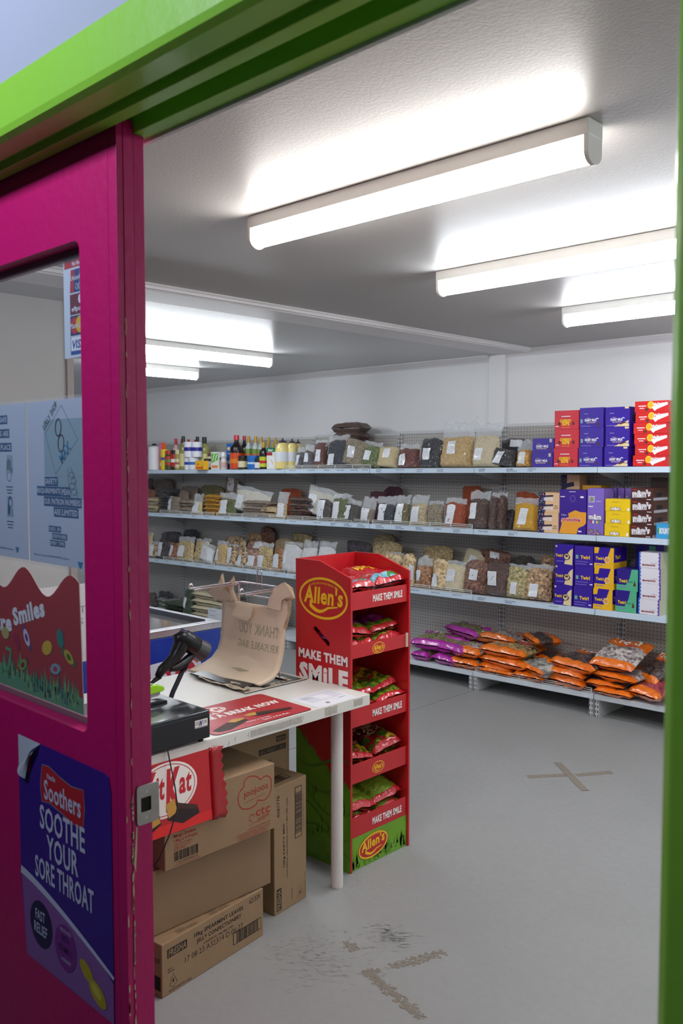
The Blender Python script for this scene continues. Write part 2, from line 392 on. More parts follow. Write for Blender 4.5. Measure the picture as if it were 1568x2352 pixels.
batten(.15, 3.09, 1.395, 3.09, H_R, TC, 'added fluorescent batten, unseen behind the green jamb, middle row')  # extra batten added out of view to brighten the door edge
batten(.15, 4.26, 1.395, 4.26, H_R, TC, 'added fluorescent batten, unseen behind the green jamb, back row')  # extra batten added out of view to light the right side
batten(-4.94, 1.15, -4.94, 2.40, H_L, TC, 'added fluorescent batten, unseen behind the partition, nearer the counter')  # extra batten added out of view to brighten the left walls
batten(-6.17, 1.30, -6.17, 2.55, H_L, TC, 'added fluorescent batten, unseen behind the partition, further left')  # also added unseen, lifts the light on the back left wall

# ------------------------------------------------------------------ gondola shelving along the back wall
SF = 5.162; SB = 5.535; RX = -3.66; SL = .0122
ZS = {'top': 1.603, 'second': 1.165, 'third': .690, 'bottom': .140}
def zs(k, x): return ZS[k]+SL*(x-RX)
shelf_w = mat('shelf_enamel', (.66, .71, .76), .35)
shelf_g = mat('bracket_enamel', (.50, .50, .50), .45)
strip_b = mat('price_strip', (.60, .72, .84), .3)
wire = mat('wire_enamel', (.84, .83, .77), .25)
def peg_mat():
    m = bpy.data.materials.new('pegboard'); m.use_nodes = True; nt = m.node_tree; b = nt.nodes['Principled BSDF']
    tc = nt.nodes.new('ShaderNodeTexCoord'); sp = nt.nodes.new('ShaderNodeSeparateXYZ'); nt.links.new(tc.outputs['Object'], sp.inputs[0])
    def cell(o):
        a = math_node(nt, 'MODULO', math_node(nt, 'ADD', o, 100), .025); a = math_node(nt, 'SUBTRACT', a, .0125); return math_node(nt, 'MULTIPLY', a, a)
    d = math_node(nt, 'ADD', cell(sp.outputs[0]), cell(sp.outputs[2])); h = math_node(nt, 'LESS_THAN', d, .0036**2)
    nt.links.new(mix_rgb(nt, h, (.47, .45, .42), (.03, .028, .025)), b.inputs['Base Color']); b.inputs['Roughness'].default_value = .5
    return m
def slot_mat():
    m = bpy.data.materials.new('slotted_upright'); m.use_nodes = True; nt = m.node_tree; b = nt.nodes['Principled BSDF']
    tc = nt.nodes.new('ShaderNodeTexCoord'); sp = nt.nodes.new('ShaderNodeSeparateXYZ'); nt.links.new(tc.outputs['Object'], sp.inputs[0])
    ax = math_node(nt, 'ABSOLUTE', sp.outputs[0]); x = math_node(nt, 'LESS_THAN', math_node(nt, 'ABSOLUTE', math_node(nt, 'SUBTRACT', ax, .008)), .003)
    z = math_node(nt, 'GREATER_THAN', math_node(nt, 'MODULO', math_node(nt, 'ADD', sp.outputs[2], 10), .032), .012)
    nt.links.new(mix_rgb(nt, math_node(nt, 'MULTIPLY', x, z), (.55, .55, .56), (.02, .02, .02)), b.inputs['Base Color']); b.inputs['Roughness'].default_value = .4
    return m
PEG = peg_mat(); SLOT = slot_mat(); UPE = mat('upright_enamel', (.62, .63, .64), .4)
inkb = mat('pen_ink', (.03, .04, .12), .6)
BX = [-8.63, -7.635, -6.64, -5.65, -4.656, -3.66, -2.71, -1.75]
desc = ['at the far left end beside the red sauce bottles', 'with the white spray can above', 'with the gold capped bottles above', 'with the black capped mayonnaise bottles above',
        'directly behind the red candy display', 'with golden puffed grain on top', 'stacked with purple and red chocolate boxes']
FENCES = {'top': [(-5.64, -4.66)], 'second': [(-7.55, -6.66), (-6.62, -5.67), (-5.63, -4.68), (-4.64, -3.68)], 'third': [(-7.5, -6.66), (-6.62, -5.67), (-5.63, -4.68), (-4.64, -3.68)], 'bottom': [(-3.64, -2.73)]}
WORDS = {'top': [(-5.55, 'CHIA BLACK'), (-5.32, 'CHIA WHITE'), (-5.13, 'LINSEED'), (-4.98, 'CHIA SEED'), (-4.83, 'SUNFLOWER'), (-4.7, 'PEPITAS'), (-4.55, 'QUINOA WHITE'), (-4.35, 'QUINOA RED'), (-4.14, 'QUINOA BLACK'), (-3.95, 'QUINOA PUFFED'), (-3.58, 'SESAME SEEDS'), (-3.35, 'SESAME SEEDS BLACK'), (-3.18, 'POPPING CORN')],
 'second': [(-7.5, 'BRAN OAT'), (-7.2, 'RICE FLOUR'), (-6.95, 'GARAM'), (-6.75, 'TURMERIC'), (-6.45, 'BASIL MIX'), (-6.15, 'RICE FLOUR'), (-5.95, 'RYE FLOUR'), (-5.55, 'CURRY MILD'), (-5.25, 'PLAIN FLOUR'), (-5.05, 'MUSTARD SEED'), (-4.9, 'PEPPER BLACK CRACKED'), (-4.75, 'PEPPER BLACK WHOLE'), (-4.55, 'PEPPER BLACK MILL'), (-4.35, 'PEPPER WHITE GROUND'), (-4.15, 'PEPPER WHITE WHOLE'), (-3.98, 'ROSEMARY'), (-3.8, 'PAPRIKA SMOKED'), (-3.58, 'STAR ANISE'), (-3.33, 'CALCUTTA BEANS')],
 'third': [(-7.6, 'RAISINS'), (-7.4, 'DATES'), (-7.15, 'TRAIL MIX'), (-6.9, 'OATS ROLLED'), (-6.7, 'OATS QUICK'), (-6.4, 'MUESLI'), (-6.2, 'NUT MIX'), (-6.0, 'ALMONDS'), (-5.75, 'BARLEY'), (-5.5, 'COCONUT FLAKES'), (-5.2, 'COCONUT FINE'), (-4.4, 'PEANUTS RAW'), (-4.2, 'ALMONDS RAW'), (-4.0, 'PINE NUTS'), (-3.8, 'BRAZIL NUT'), (-3.58, 'HAZELNUT PIECES'), (-3.35, 'PISTACHIO KERNEL'), (-3.0, 'WALNUTS')], 'bottom': []}
for i in range(7):
    x0, x1 = BX[i]+.002, BX[i+1]-.002; top = 1.885+SL*((x0+x1)/2-RX)+(.02 if i >= 4+1 else 0)
    T = thing('shelving_bay', 'white metal pegboard shelving bay '+desc[i], 'shelving', ((x0+x1)/2, SB, 0), group='shelving bays along the back wall')
    b = MB(); b.box(x0+.028, x1-.028, SB, SB+.012, .10, top-.012, PEG); b.build('back_panel', T)
    b = MB(); b.box(x0+.001, x1-.001, SB-.004, SB+.018, top-.010, top+.012, UPE); b.build('top_rail', T, .002)
    for ux in (x0+.014, x1-.014):
        b = MB(); b.box(-.0135, .0135, -.006, .03, 0, top-.012, SLOT); u = b.build('upright', None, .0015, (ux, SB-.002, .0)); u.parent = T; u.matrix_parent_inverse = pinv(T)
    for k in ('top', 'second', 'third', 'bottom'):
        a, c = zs(k, x0), zs(k, x1); f = SF; bk = SB-.010
        def slab(b, y0, y1, d0, d1, m):
            vs_ = [V((x, y, z+d)) for x, z in ((x0+.001, a), (x1-.001, c)) for y in (y0, y1) for d in (d0, d1)]
            b.add(vs_, [(0, 1, 3, 2), (4, 6, 7, 5), (0, 4, 5, 1), (2, 3, 7, 6), (0, 2, 6, 4), (1, 5, 7, 3)], m)
        b = MB(); slab(b, f+.003, bk, -.008, -.0004, shelf_w); slab(b, f+.003, f+.012, -.036, -.008, shelf_w); S = b.build('shelf', T, .001)
        if k != 'bottom':
            b = MB(); slab(b, f-.002, f+.0025, -.036, -.002, strip_b)
            fr = Frame((0, f-.002, 0), (1, 0, -0+SL), (0, 0, 1))
            for wx, t in WORDS[k]:
                if x0+.02 < wx < x1-.02:
                    z = zs(k, wx)-SL*wx
                    ln = t.split(' ', 1) if len(t) > 11 else [t]
                    for q, tt in enumerate(ln): b.text(tt, wx-.04, z-.014-q*.012-.002, min(.085, .0095*len(tt)), .0085, fr, inkb, .012, lift=.0004, shear=.2)
            b.build('price_strip', S)
            for bx in (x0+.004, x1-.004):
                zz = zs(k, bx); fb = Frame((bx-.0015, 0, zz-.0085), (0, 1, 0), (0, 0, 1))
                b = MB(); b.prism([(f+.014, 0), (f+.014, -.028), (bk-.10, -.085), (bk, -.125), (bk, 0)], fb, .003, shelf_g); b.build('bracket', S)
        for fx0, fx1 in FENCES[k]:
            if x0 <= (fx0+fx1)/2 <= x1:
                b = MB(); y = f+.012
                for hz in (.006, .019, .031):
                    b.tube([(fx0, y, zs(k, fx0)+hz), (fx1, y, zs(k, fx1)+hz)], .0021, wire, 6)
                n = 5
                for q in range(n+1):
                    xx = fx0+(fx1-fx0)*q/n; b.tube([(xx, y, zs(k, xx)+.002), (xx, y, zs(k, xx)+.031)], .0023, wire, 6)
                b.build('wire_fence', S)
    for ux in (x0+.018, x1-.018):
        b = MB(); zz = zs('bottom', ux); b.box(-.014, .014, SF+.006-SB, -.006, 0, zz-.037, SLOT)
        u = b.build('base_foot', None, .001, (ux, SB, .0)); u.parent = T; u.matrix_parent_inverse = pinv(T)

# ================================================================== counter and what is on and under it
white = mat('laminate_white', (.74, .72, .66), .32, var=.04, vscale=6)
legw = mat('table_leg_enamel', (.74, .70, .66), .4, var=.04, vscale=30)
tape = mat('tape_residue', (.48, .45, .40), .8, var=.35, vscale=60)
TX0, TX1, TY0, TY1, TZ = -3.05, -2.25, 1.16, 2.497, .755
t = thing('counter_table', 'white laminate counter table with round legs and scuffed tape marked edge', 'table', (-2.65, 1.8, 0))
b = MB(); b.box(TX0, TX1, TY0, TY1, TZ-.043, TZ, white); b.build('table_top', t, .002)
fe2 = Frame((TX1, 0, TZ-.043), (0, 1, 0), (0, 0, 1))
def ragged(x0, x1, y0, y1, seed, j=.003, n=9):
    r = random.Random(seed)
    return [(x0+(x1-x0)*i/n, y0+r.uniform(-j, j)) for i in range(n+1)]+[(x1-(x1-x0)*i/n, y1+r.uniform(-j, j)) for i in range(n+1)]
for i, (a, c, z0, z1) in enumerate(((1.895, 2.135, .010, .032), (2.25, 2.315, .006, .036), (2.405, 2.455, .010, .036))):
    b = MB(); b.poly(ragged(a, c, z0, z1, i+3, .0014), fe2, tape, .0005); b.build('tape_residue', t)
crack = mat('chipped_edge', (.06, .05, .04), .8)
for a, zz in ((1.885, .03), (2.142, .034), (1.80, .02), (1.83, .03)):
    b = MB(); r = random.Random(int(a*100)); b.stroke([(a+r.uniform(-.004, .004), zz-k*.005) for k in range(5)], [.0004, .0012, .0016, .0008, .0003], fe2, crack, .0008); b.build('chipped_edge', t)
for x, y in ((-2.325, 2.391), (-2.975, 2.391), (-2.325, 1.26), (-2.975, 1.26)):
    b = MB(); b.lathe([(.0225, 0), (.0235, .004), (.0235, .700), (.0235, .706)], (x, y, 0), legw, 28); b.box(x-.045, x+.045, y-.045, y+.045, .706, .7115, steel); b.build('leg', t)

black = mat('black_plastic', (.006, .006, .007), .3, spec=.4)
blackm = mat('black_enamel', (.02, .022, .028), .27, bump=.05, bscale=300, coat=.3)
# --- red printed counter mat
redk = mat('mat_red', lin('#b3182a'), .35); redmat = redk; cream = ink('#f2ece4', 'print_white'); choc = ink('#2a1512', 'print_chocolate'); choc2 = ink('#45261c', 'print_milk_chocolate'); wafer = ink('#c8963c', 'print_wafer')
fm = Frame((-2.575, 1.752, TZ+.0022), (.02, 1, 0), (-1, .02, 0))
fm.o = V((-2.262, 1.757, TZ)) ; b = MB()
b.prism(round_rect(0, .437, 0, .300, .02), fm, .0022, redmat, 0, mat('mat_rubber', (.01, .01, .015), .7))
L = .0026
def kitkat_logo(b, fr, cx, cy, rx, ry, lift, tilt=0.05):
    b.ell(cx, cy, rx, ry, fr, cream, lift, rot=tilt); b.ring(cx, cy, rx*.93, ry*.92, rx*.02, fr, ink('#c4202c', 'print_red'), lift+.0003, rot=tilt)
    red = ink('#c4202c', 'print_red')
    b.text('K', cx-rx*.80, cy-ry*.72, rx*.52, ry*1.50, fr, red, .05, lift=lift+.0004, shear=.2)
    b.text('it', cx-rx*.34, cy-ry*.30, rx*.30, ry*.85, fr, red, .03, lift=lift+.0004, shear=.2)
    b.text('K', cx-rx*.04, cy-ry*.80, rx*.50, ry*1.55, fr, red, .05, lift=lift+.0006, shear=.2)
    b.text('at', cx+rx*.40, cy-ry*.30, rx*.42, ry*.75, fr, red, .03, lift=lift+.0004, shear=.2)
kitkat_logo(b, fm, .135, .238, .085, .042, L)
b.text('TAKE A BREAK NOW', .02, .150, .395, .042, fm, cream, .05, lift=L)
def finger(b, fr, pts, top, ends, lift):
    b.poly(pts, fr, choc, lift); b.poly(top, fr, choc2, lift+.0002); b.poly(ends, fr, wafer, lift+.0003)
finger(b, fm, [(.02, .045), (.14, .095), (.185, .080), (.185, .060), (.075, .015), (.03, .02)], [(.02, .045), (.14, .100), (.185, .082), (.07, .032)], [(.115, .088), (.150, .105), (.185, .096), (.185, .080), (.135, .070)], L)
finger(b, fm, [(.205, .110), (.24, .075), (.385, .055), (.395, .075), (.25, .12)], [(.25, .12), (.395, .078), (.385, .066), (.235, .10)], [(.205, .112), (.235, .122), (.262, .118), (.245, .088), (.215, .095)], L)
b.text('Have a break,', .165, .038, .11, .014, fm, cream, .02, lift=L); b.text('have a Kit Kat.', .225, .020, .12, .014, fm, cream, .02, lift=L)
tag(b.build('counter_mat'), 'red counter mat with white lettering and broken chocolate wafer fingers', 'mat')
# --- white notice sheet (payment notice) beside it
paper = mat('paper_white', (.78, .79, .84), .35); grey = ink('#8d8f96', 'print_grey'); greyd = ink('#55565c', 'print_dark_grey')
fp = Frame((-2.252, 2.222, TZ), (0, 1, 0), (-1, 0, 0)); b = MB()
b.poly([(0, 0), (.212, 0), (.212, .168), (0, .160)], fp, paper, .0005)
b.poly([(.03, .065), (.20, .065), (.20, .15), (.03, .15)], fp, mat('paper_tint', (.66, .67, .74), .35), .0008)
b.ring(.075, .030, .009, .009, .002, fp, greyd, .0011); b.ell(.075, .030, .005, .005, fp, grey, .0011)
for i in range(3): b.rect(.03, .112+i*.008, .05-.008*i, .0022, fp, grey, .0012)
b.rect(.15, .045, .035, .0025, fp, greyd, .0012)
b.rect(.085, .075, .06, .055, fp, mat('paper_plain', (.80, .80, .82), .4), .0011)
tag(b.build('notice_sheet'), 'white laminated notice sheet taped flat near the corner of the counter', 'notice')
# --- cash drawer
t = thing('cash_drawer', 'black metal cash drawer on the counter corner with a small white sticker', 'cash drawer', (-2.44, 1.50, TZ))
b = MB(); b.box(-2.595, -2.243, 1.32, 1.718, .767, .856, blackm); b.build('housing', t, .003)
b = MB(); b.box(-2.243, -2.238, 1.324, 1.714, .768, .846, mat('drawer_front', (.008, .008, .01), .45)); b.build('drawer', t, .001)
fs2 = Frame((-2.238, 1.655, .807), (0, 1, 0), (0, 0, 1)); b = MB(); b.rect(0, 0, .050, .026, fs2, cream, .0006)
b.rect(0, 0, .050, .004, fs2, ink('#a89aa0', 'print_greyred'), .0009); blu = ink('#1c3f8f', 'print_blue')
b.text('SE', .002, .010, .015, .012, fs2, greyd, .0, lift=.001); b.text('N', .0165, .005, .012, .019, fs2, blu, .05, shear=.3, lift=.0012); b.text('OR', .0285, .010, .019, .012, fs2, greyd, .0, lift=.001)
b.build('maker_sticker', t)
for x in (-2.57, -2.262):
    for y in (1.35, 1.695): b = MB(); b.lathe([(.009, 0), (.009, .0125)], (x, y, TZ), black, 14); b.build('foot', t)
# --- stapler
lime = mat('lime_plastic', lin('#9ad61c'), .3); t = thing('stapler', 'lime green and black stapler lying on the cash drawer', 'stapler', (-2.44, 1.58, .856))
fst = Frame((-2.43, 0, .856), (0, 1, 0), (0, 0, 1))
b = MB(); b.prism([(1.50, 0), (1.672, 0), (1.675, .004), (1.668, .009), (1.64, .012), (1.50, .012)], fst, .019, black, -.019); b.build('base', t, .002)
b = MB(); b.prism([(1.50, .012), (1.648, .028), (1.650, .040), (1.50, .030)], fst, .012, mat('stapler_steel', (.35, .34, .32), .35, metal=.7), -.012); b.build('magazine', t, .001)
b = MB(); b.prism([(1.50, .034), (1.655, .040), (1.664, .046), (1.660, .056), (1.63, .066), (1.50, .064)], fst, .018, lime, -.018); b.prism([(1.52, .063), (1.63, .065), (1.62, .069), (1.52, .067)], fst, .010, mat('stapler_pad', (.12, .13, .13), .5), -.010); b.build('cover', t, .004)
# --- hand scanner on a flexible stand
t = thing('barcode_scanner', 'black hand held barcode scanner resting on a bent neck stand', 'scanner', (-2.56, 1.72, TZ))
SXX = -2.525
def P(y, z, x=0): return V((SXX+x, y, z))
b = MB()
head_pts = [P(1.796, 1.012), P(1.800, 1.032), P(1.820, 1.034), P(1.846, 1.014), P(1.868, .998), P(1.886, .986)]
b.tube(head_pts, [.010, .024, .033, .036, .034, .032], black, 20)
grip = [P(1.815, 1.020), P(1.800, .992), P(1.780, .968), P(1.755, .952), P(1.730, .936), P(1.716, .918), P(1.715, .908)]
b.tube(grip, [.028, .026, .021, .018, .017, .013, .008], black, 16); b.build('body', t)
b = MB(); nz = [P(1.872, .996), P(1.895, .980), P(1.908, .971)]; b.tube(nz, [.034, .037, .038], mat('scanner_hood', (.045, .042, .045), .35), 24, caps=False)
b.tube([P(1.906, .972), P(1.898, .978)], [.036, .034], mat('scanner_window', (.03, .004, .006), .15), 24); b.build('hood', t)
b = MB(); fw_ = Frame(P(1.842, 1.049), (0, .83, -.55), (-1, 0, 0)); b.prism(round_rect(-.03, .03, -.017, .017, .010), fw_, .003, mat('scanner_badge', (.10, .10, .15), .12), -.008); b.build('badge', t, .001)
b = MB(); b.tube([P(1.722, .915), P(1.68, .895), P(1.63, .875), P(1.60, .865)], [.010, .005, .003, .003], black, 10); b.build('cable', t)
b = MB(); b.tube([P(1.74, .757), P(1.752, .80), P(1.775, .85), P(1.80, .89), P(1.818, .920)], .0085, mat('stand_neck', (.010, .008, .020), .4), 12)
b.tube([P(1.818, .920), P(1.824, .940)], [.014, .018], black, 14); b.build('stand_neck', t)
b = MB(); b.tube([P(1.765, .935), P(1.79, .935), P(1.825, .945), P(1.855, .965), P(1.868, .985)], [.012, .016, .018, .014, .010], black, 12); b.build('cradle', t)
b = MB(); b.lathe([(.020, 0), (.020, .006), (.016, .010), (.010, .014)], (SXX, 1.742, TZ), black, 28); b.build('stand_base', t)
# cable of the scanner running over the poster
b = MB(); b.tube([(-2.244, 1.555, .765), (-2.236, 1.553, .748), (-2.205, 1.553, .66), (-2.180, 1.545, .60), (-2.168, 1.505, .53), (-2.165, 1.465, .47), (-2.20, 1.44, .41)], .0022, mat('cable_black', (.01, .01, .014), .4), 8)
tag(b.build('power_cable'), 'thin black cable hanging from the cash drawer across the wafer poster', 'cable')
# --- mat, menu board and paper bags on a chrome stand
bl = mat('board_black', (.018, .017, .02), .3); tan = ink('#c9b48c', 'print_tan')
fb2 = Frame((-2.590, 2.158, TZ), (0, 1, 0), (-1, 0, 0)); b = MB()
b.prism([(0, 0), (.325, -.006), (.325, .41), (.045, .42)], fb2, .0035, mat('mat_backing', (.55, .50, .42), .5), 0, bl)
b.poly([(.10, .012), (.31, .006), (.31, .36), (.10, .36)], fb2, bl, .0038)
b.text('C&C', .20, .05, .07, .040, fb2, tan, .04, lift=.0042, rot=3.14+.1); b.text('B C', .265, .055, .06, .030, fb2, tan, .04, lift=.0042, rot=3.14+.1)
tag(b.build('counter_board'), 'dark printed board with cream edge lying under the paper carrier bags', 'board')
b = MB(); fb3 = Frame((-2.645, 2.172, TZ+.006), (0, 1, .05), (-1, 0, .02)); b.prism([(0, 0), (.13, -.005), (.14, .30), (.0, .31)], fb3, .006, mat('menu_black', (.022, .026, .035), .18), 0)
tag(b.build('menu_folder'), 'glossy black folder under the front edge of the paper carrier bags', 'folder')
# crumpled offcut of paper
b = MB(); r = random.Random(5); G = [[V((-2.60-.30*i/10, 2.160+.045*j/3+r.uniform(-.004, .004), TZ+.006+abs(r.uniform(0, .008))+.004*(j % 2))) for j in range(4)] for i in range(11)]
b.add([p for q in G for p in q], [(i*4+j, i*4+j+1, i*4+j+5, i*4+j+4) for i in range(10) for j in range(3)], mat('kraft_scrap', (.58, .48, .36), .6)); tag(b.build('paper_scrap'), 'crumpled strip of cream paper sticking out in front of the black folder', 'paper')
chrome = mat('chrome', (.72, .68, .72), .12, metal=1)
t = thing('bag_stand', 'chrome wire stand whose two arms hold the paper carrier bags', 'stand', (-2.80, 2.41, TZ))
AL, AR, YS, ZA = -2.925, -2.668, 2.405, 1.135
b = MB(); b.tube([(AL, YS, .765), (AL, YS, 1.125), (AL+.006, YS, ZA), (AL+.02, YS, ZA+.002), (AR-.02, YS, ZA+.002), (AR-.006, YS, ZA), (AR, YS, 1.125), (AR, YS, .765)], .004, chrome, 12); b.build('frame', t)
b = MB(); b.tube([(AL, YS, 1.086), (AR, YS, 1.086)], .003, chrome, 10); b.build('cross_bar', t)
for ax, ye in ((AL, 2.150), (AR, 2.205)):
    b = MB(); rad = .009
    pts = [(ax, YS, ZA), (ax, ye, ZA-.002)]+[(ax, ye-.0+rad*-math.sin(R(a)), ZA-.002+rad-rad*math.cos(R(a))) for a in range(20, 300, 28)]
    b.tube(pts, .0042, chrome, 12); b.tube([(ax+.008, YS, ZA-.006), (ax+.008, ye+.01, ZA-.008)], .0042, chrome, 12); b.build('arm', t)
b = MB(); hx = (AL+AR)/2+.005; b.tube([(hx-.014, YS, ZA-.045), (hx-.014, YS, 1.188)]+[(hx-.014*math.cos(R(a)), YS, 1.188+.014*math.sin(R(a))) for a in range(20, 180, 20)]+[(hx+.014, YS, 1.188), (hx+.014, YS, ZA-.045)], .0022, chrome, 8); b.build('hook_loop', t)
b = MB(); b.box(AL-.02, AR+.035, YS-.012, YS+.012, TZ+.005, .766, chrome); b.build('base_bar', t, .002)
kraft = mat('carrier_kraft', (.80, .64, .47), .6, var=.06, vscale=10, bump=.05, bscale=60); ginks = ink('#b1a98c', 'print_soft_green')
def carrier(k):
    dy = .004*k; b = MB(); rows = 22; cols = 16; r = random.Random(k+1)
    prof = [(2.372, 1.058), (2.373, 1.02), (2.374, .95), (2.372, .88), (2.362, .835), (2.335, .803), (2.29, .786), (2.24, .778), (2.195, .772)]
    def pr(s_):
        q = s_*(len(prof)-1); i = min(int(q), len(prof)-2); f = q-i; return prof[i][0]*(1-f)+prof[i+1][0]*f, prof[i][1]*(1-f)+prof[i+1][1]*f
    def pt(u, s_, lift=0):
        y, z = pr(s_); x0, x1 = -3.022+.010*math.sin(s_*7)+.02*(1-s_)**6, -2.614+.004*math.sin(s_*9)
        x = x0+(x1-x0)*u; y2 = y+(0 if s_ < .5 else (s_-.5)*.10*u)-lift+dy*(1-.6*s_); amp = .006*(1-abs(2*u-1))
        z2 = z+(lift if s_ > .7 else 0)+(-.002*k if s_ > .7 else 0)+(.010*math.sin(u*3.1)*0)
        y2 += amp*noise.noise(V((u*3, s_*4, k)))*1.5-.012*math.sin(math.pi*u)*(1-s_)*.5
        if s_ < .08: z2 -= .004*math.sin(math.pi*u)*8*0
        return V((x, y2, max(z2, TZ+.008+.0006*(5-k))))
    G = [pt(u/cols, s_/rows) for s_ in range(rows+1) for u in range(cols+1)]
    b.add(G, [(i*(cols+1)+j, (i+1)*(cols+1)+j, (i+1)*(cols+1)+j+1, i*(cols+1)+j+1) for i in range(rows) for j in range(cols)], kraft, True)
    y = 2.372+dy
    fh = Frame((0, y, 0), (1, 0, 0), (0, 0, 1))
    # left handle gathered over the arm, with two ears; right handle folded over its arm
    def sheet(pts, dyf, lift=.0):
        vs_ = [V((x, y+dyf(x, z), z)) for x, z in pts]; tri = tessellate_polygon([[V((x, z, 0)) for x, z in pts]])
        b.add(vs_, list(tri), kraft)
    if k in (0, 1, 2):
        sheet([(-3.02, 1.058), (-3.028, 1.048), (-3.060, 1.062), (-3.085, 1.082), (-3.03, 1.108), (-2.985, 1.130), (-2.955, 1.122), (-2.932, 1.09), (-2.912, 1.058)], lambda x, z: -.02*(z-1.058)/.07+.01*k-.01)
        sheet([(-2.99, 1.127), (-2.975, 1.142), (-2.962, 1.168+.004*k), (-2.953, 1.150), (-2.945, 1.120), (-2.955, 1.100)], lambda x, z: -.035)
        sheet([(-2.955, 1.118), (-2.928, 1.146), (-2.905, 1.168-.01*k), (-2.905, 1.150), (-2.918, 1.110), (-2.897, 1.062), (-2.925, 1.066)], lambda x, z: -.012)
    sheet([(-2.694, 1.056), (-2.685, 1.083), (-2.668, 1.120), (-2.652, 1.140), (-2.605, 1.165-.004*k), (-2.585, 1.172-.004*k), (-2.560, 1.148), (-2.532-.005*k, 1.120-.004*k), (-2.580, 1.110-.005*k), (-2.605, 1.095), (-2.612, 1.060), (-2.6145, 1.052)], lambda x, z: -.012 + .0025*k)
    sheet([(-2.694, 1.056), (-2.66, 1.04), (-2.64, .985), (-2.618, .955), (-2.600, 1.0), (-2.585, 1.03+.004*k), (-2.580, 1.09), (-2.605, 1.10), (-2.612, 1.062)], lambda x, z: .003*k-.003)
    if k == 0:
        def dec(s, u0, u1, s0, s1):      # mirrored lettering showing through from inside
            vs_, fs, _ = glyphs(s, .0)
            b.add([pt(u1-(u1-u0)*a, s1-(s1-s0)*c, .0012) for a, c in vs_], fs, ginks)
        dec('THANK YOU', .32, .94, .20, .285); dec('REUSABLE BAG', .32, .94, .335, .40)
        leaf = [(.42, .72), (.52, .69), (.66, .72), (.56, .76)]
        b.add([pt(a, c, .0014) for a, c in leaf], [(0, 1, 2, 3)], ginks)
        # centre tab folded forward
        sheet([(-2.900, 1.002), (-2.865, .995), (-2.80, .990), (-2.775, 1.010), (-2.768, 1.045), (-2.80, 1.062), (-2.84, 1.066), (-2.872, 1.050)], lambda x, z: -.030+.3*max(0, z-1.03))
    o = b.build('carrier_bag')
    md = o.modifiers.new('sheet', 'SOLIDIFY'); md.thickness = .0008; md.offset = 0
    return tag(o, 'cream carrier bag with green lettering, frontmost on the chrome stand' if k == 0 else 'cream carrier bag hanging directly behind the lettered front one', 'carrier bag', 'carrier bags on the chrome stand')
for k in range(4): carrier(k)

# --- big wafer poster taped to the counter edge
t = thing('wafer_poster', 'big red chocolate wafer poster with crimped end taped along the counter edge', 'poster', (-2.2, 1.5, .52))
PT = V((-2.2475, 0, .729)); pv = V((-.016, 0, .22)).normalized()
fk = Frame(PT-pv*.229, (0, 1, 0), pv)
b = MB(); red1 = mat('poster_red', lin('#c01822'), .28, coat=.3); H0 = .228
b.prism([(1.28, .0), (1.722, .0), (1.712, H0), (1.28, H0)], fk, .0012, red1, 0, cream)
b.poly([(1.28, 0), (1.72, 0), (1.715, .032), (1.28, .032)], fk, ink('#e02424', 'print_bright_red'), .0016)
kitkat_logo(b, fk, 1.545, .138, .118, .085, .0017, .06)
finger(b, fk, [(1.40, .02), (1.475, .062), (1.515, .070), (1.52, .040), (1.44, -.0)], [(1.40, .028), (1.475, .075), (1.50, .07), (1.43, .02)], [(1.478, .074), (1.508, .086), (1.518, .045), (1.488, .036)], .0024)
finger(b, fk, [(1.548, .092), (1.66, .055), (1.665, .035), (1.60, .020), (1.545, .045)], [(1.56, .098), (1.66, .062), (1.655, .05), (1.58, .072)], [(1.540, .094), (1.572, .106), (1.582, .062), (1.548, .050)], .0024)
b.build('printed_front', t)
b = MB(); n = 15; A = []; B2 = []
for i in range(n+1):
    z = -.004+(H0+.006)*i/n; A.append((1.70, z)); B2.append((1.766+(.004 if i % 2 else -.004)+.006*math.sin(i*.4), z-.004))
vs_ = [fk.p(1.714, -.004+(H0+.006)*i/n, .0008) for i in range(n+1)]+[fk.p(1.730, -.004+(H0+.006)*i/n, .010) for i in range(n+1)]+[fk.p(1.742, -.004+(H0+.006)*i/n, .002) for i in range(n+1)]+[fk.p(*B2[i], .008+.003*(i % 2)) for i in range(n+1)]
b.add(vs_, [(k*(n+1)+i, (k+1)*(n+1)+i, (k+1)*(n+1)+i+1, k*(n+1)+i+1) for k in range(3) for i in range(n)], mat('poster_dark_red', lin('#a01018'), .25, coat=.4), True)
o = b.build('crimped_end', t); md = o.modifiers.new('s', 'SOLIDIFY'); md.thickness = .001; md.offset = 0

# --- cardboard boxes under the counter
card = mat('cardboard', (.31, .20, .108), .75, var=.10, vscale=14, bump=.06, bscale=200)
card2 = mat('cardboard_plain', (.27, .172, .092), .75, var=.12, vscale=9, bump=.06, bscale=200)  # slightly darker board for the plain middle box
bk_ = ink('#1a1512', 'print_black', .7); rdp = ink('#a3301f', 'print_brick_red', .7)
def carton(name, label, x0, x1, y0, y1, z0, z1, m, rz=0):
    t = thing(name, label, 'cardboard box', (x1, y0, z0), (0, 0, rz), 'cardboard boxes under the counter', local=True)
    b = MB(); b.box(x0-x1, 0, 0, y1-y0, 0, z1-z0, m); b.build('carton', t, .003)
    return t
def cf(t, y1): return Frame((0, 0, 0), (0, 1, 0), (0, 0, 1))
F0 = Frame((0, 0, 0), (0, 1, 0), (0, 0, 1))
